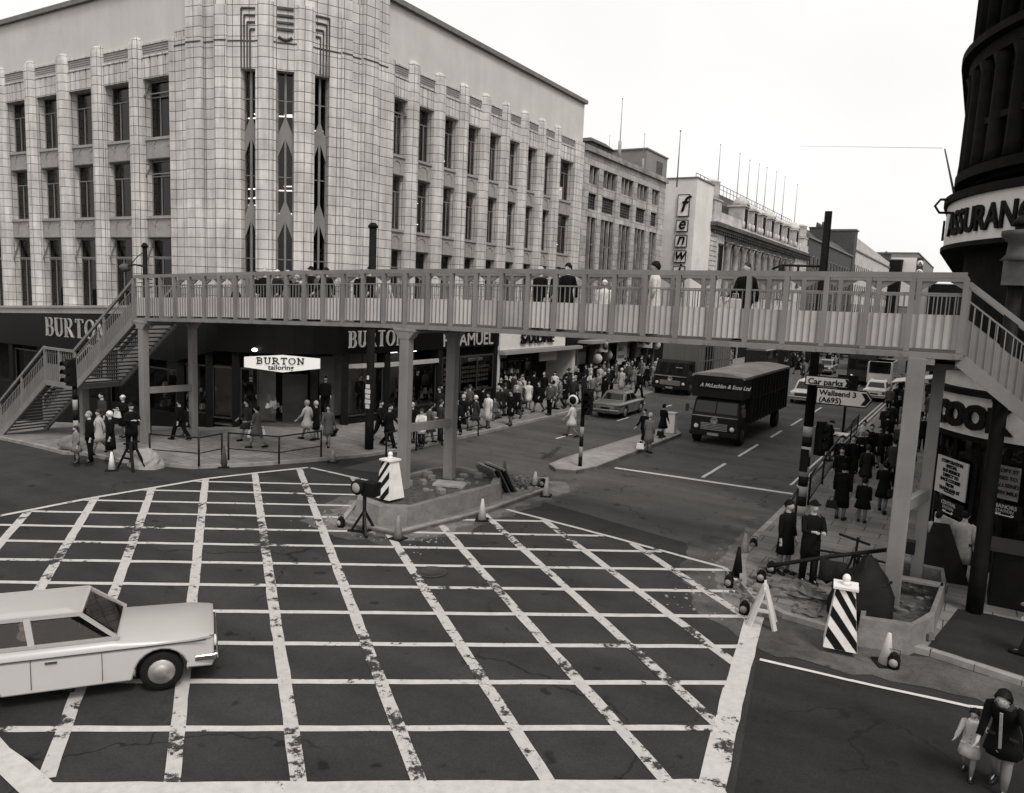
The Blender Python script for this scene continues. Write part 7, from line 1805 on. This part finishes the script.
# --- people on the footbridge
def zdeck(x): return ztr(x)-1.62
BP = [(255,'mw',90,'k','d',1.70,'k','man in black suit with bowed head above the left striped window'),(265,'ms',180,'k','l',1.70,'k','pale haired person in black second in the left bridge group'),(277.5,'wt',180,'d','w',1.66,None,'pale hatted woman third in the left bridge group'),(288,'ww',200,'k','l',1.68,None,'woman in black fourth in the left bridge group'),(297,'ws',190,'d','l',1.5,None,'short person with pale collar at the end of the left bridge group'),
 (311,'ma',180,'k','k',1.74,'k','dark capped man, left one of the close pair on the bridge'),(318,'ms',180,'g','b',1.66,'c','bare headed man between the two dark heads on the bridge'),(326,'ww',180,'k','d',1.74,None,'dark haired woman, right one of the close pair on the bridge'),
 (361,'ms',170,'k','d',1.62,'k','person in black just left of the black column on the bridge'),(369,'mw2',180,'k','k',1.74,'k','man in black directly in front of the column on the bridge'),(384,'ww2',120,'l','g',1.45,None,'small pale figure right of the column on the bridge'),
 (175,'cs',180,'m','b',1.25,None,'small grey figure near the left end of the bridge'),(236,'cw',180,'d','d',1.2,None,'child left of the bridge group at the slit windows'),
 (539.6,'wt',190,'k','l',1.66,None,'pale haired person in black, left of the dark haired pair on the bridge'),(557,'ms',180,'k','d',1.66,'k','shorter dark person in the pair at the bridge centre'),(567,'ww',190,'k','d',1.80,None,'woman with big black hair at the bridge centre'),
 (604,'cs',170,'w','w',1.34,None,'child in white hat and coat on the bridge'),(654,'ws',250,'w','d',1.80,None,'person with round dark hair and white coat on the bridge'),(745,'mw',200,'k','b',1.84,'k','man in dark jacket carrying a pale bag nearest the right end of the bridge')]
BXY = {255:(-22.222,18.950),265:(-21.704,18.950),277.5:(-21.071,18.950),288:(-20.550,18.950),297:(-20.113,18.950),311:(-19.446,18.950),318:(-19.119,18.950),326:(-18.751,18.950),361:(-17.200,18.950),369:(-16.859,18.950),384:(-16.233,18.950),175:(-26.759,18.950),236:(-23.234,18.950),539.6:(-10.582,18.950),557:(-10.032,18.950),567:(-9.723,18.950),604:(-8.618,18.950),654:(-7.216,18.950),745:(-4.902,18.950)}
for px, k, fc, ct, hr, h, lg, lb in BP:
    x, y = BXY[px]; person(k, (x, y, zdeck(x)), fc, ct, lb, hr, h, lg)
x, y = (-5.070,18.950); handbag((x, y-.25, zdeck(x)+.75), 'pale bag carried by the dark jacketed man on the bridge', 'cream board', 1.0)
# --- tailor's dummies in the windows
for xy, fc, ct, lb in (((-25.35,29.6),100,'k','dark suited dummy in the tailor window left of the column'),((-25.3,32.35),100,'k','dark suited dummy in the tailor window by the middle bridge leg'),((-25.55,28.2),110,'d','dark suited dummy in the narrow corner window'),
    ((-25.4,31.0),95,'c','charcoal suited dummy in the centre of the tailor window'),((-28.3,23.9),140,'k','black suited dummy left of the corner door'),((-26.0,26.3),130,'k','black suited dummy right of the corner door'),((-30.3,23.2),170,'k','shadowy dummy in the window behind the left bridge legs'),((-32.6,22.9),180,'d','dim dummy in the window under the left stairs')):
    person('ms', (xy[0], xy[1], .5), fc, ct, lb, 'd', 1.75, 'k', cat='dummy', name='tailors_dummy')

# drop unused prototypes and report
print('objects', len(bpy.data.objects))

v_ = [o for o in bpy.data.objects if o.get('label', '').startswith('pale cream saloon')][0]
M_ = v_.matrix_basis
for (dx, dy, lb_, ct) in ((-.28, -.30, 'driver leaning towards the wheel of the cream saloon car', 'm'), (-1.14, .26, 'dim back seat passenger in the cream saloon car', 'd')):
    p = M_ @ Vector((dx, dy, 0)); person('drive', (p.x, p.y, .07), 90-53, ct, lb_, 'b', 1.55, 'k')
rr = random.Random(23)
for i in range(34):
    y = 29.5+i*.98; x = -23.9+rr.random()*3.9
    k = rr.choice(['mw','mw2','ms','ww','ww2','ws','wb','ws','wt'])
    person(k, (x, y, .115), rr.choice([0,180,170,190,10,90]), rr.choice('kkddcggmlw'), 'walker threading the left shop pavement crowd, %s nearest of the loose ones' % (ORD+['thirty-%s' % q for q in ORD[:9]])[i], rr.choice('ddbgl'), 1.58+.16*rr.random(), rr.choice('kdc') if k[0] == 'm' else None, 'loose walkers in the left pavement crowd')

for i, (x, y, k, ct, f) in enumerate(((-3.6,28.5,'mw','k',180),(-2.9,29.6,'ww','d',0),(-3.9,30.6,'ws','k',175),(-2.2,31.5,'mw2','c',0),(-3.3,32.6,'ms','k',180),(-1.8,34,'wb','g',185),(-2.8,35,'mw','k',0),(-3.8,36.2,'ww2','l',180),(-2.0,37.4,'ms','d',180),(-3.1,38.6,'wt','k',0),(-1.7,40,'mw2','k',180),(-2.6,41.5,'ws','m',180),(-3.6,43,'mw','d',180),(-2.2,44.5,'ww','k',0))):
    person(k, (x, y, .115), f, ct, 'pedestrian in the right pavement stream behind the railing, %s counting away' % ORD[i], 'dbdkd'[i%5] if k[0] != 'm' else 'd', 1.6+.02*(i%6), 'k' if k[0] == 'm' else None, 'stream of people on the right pavement')
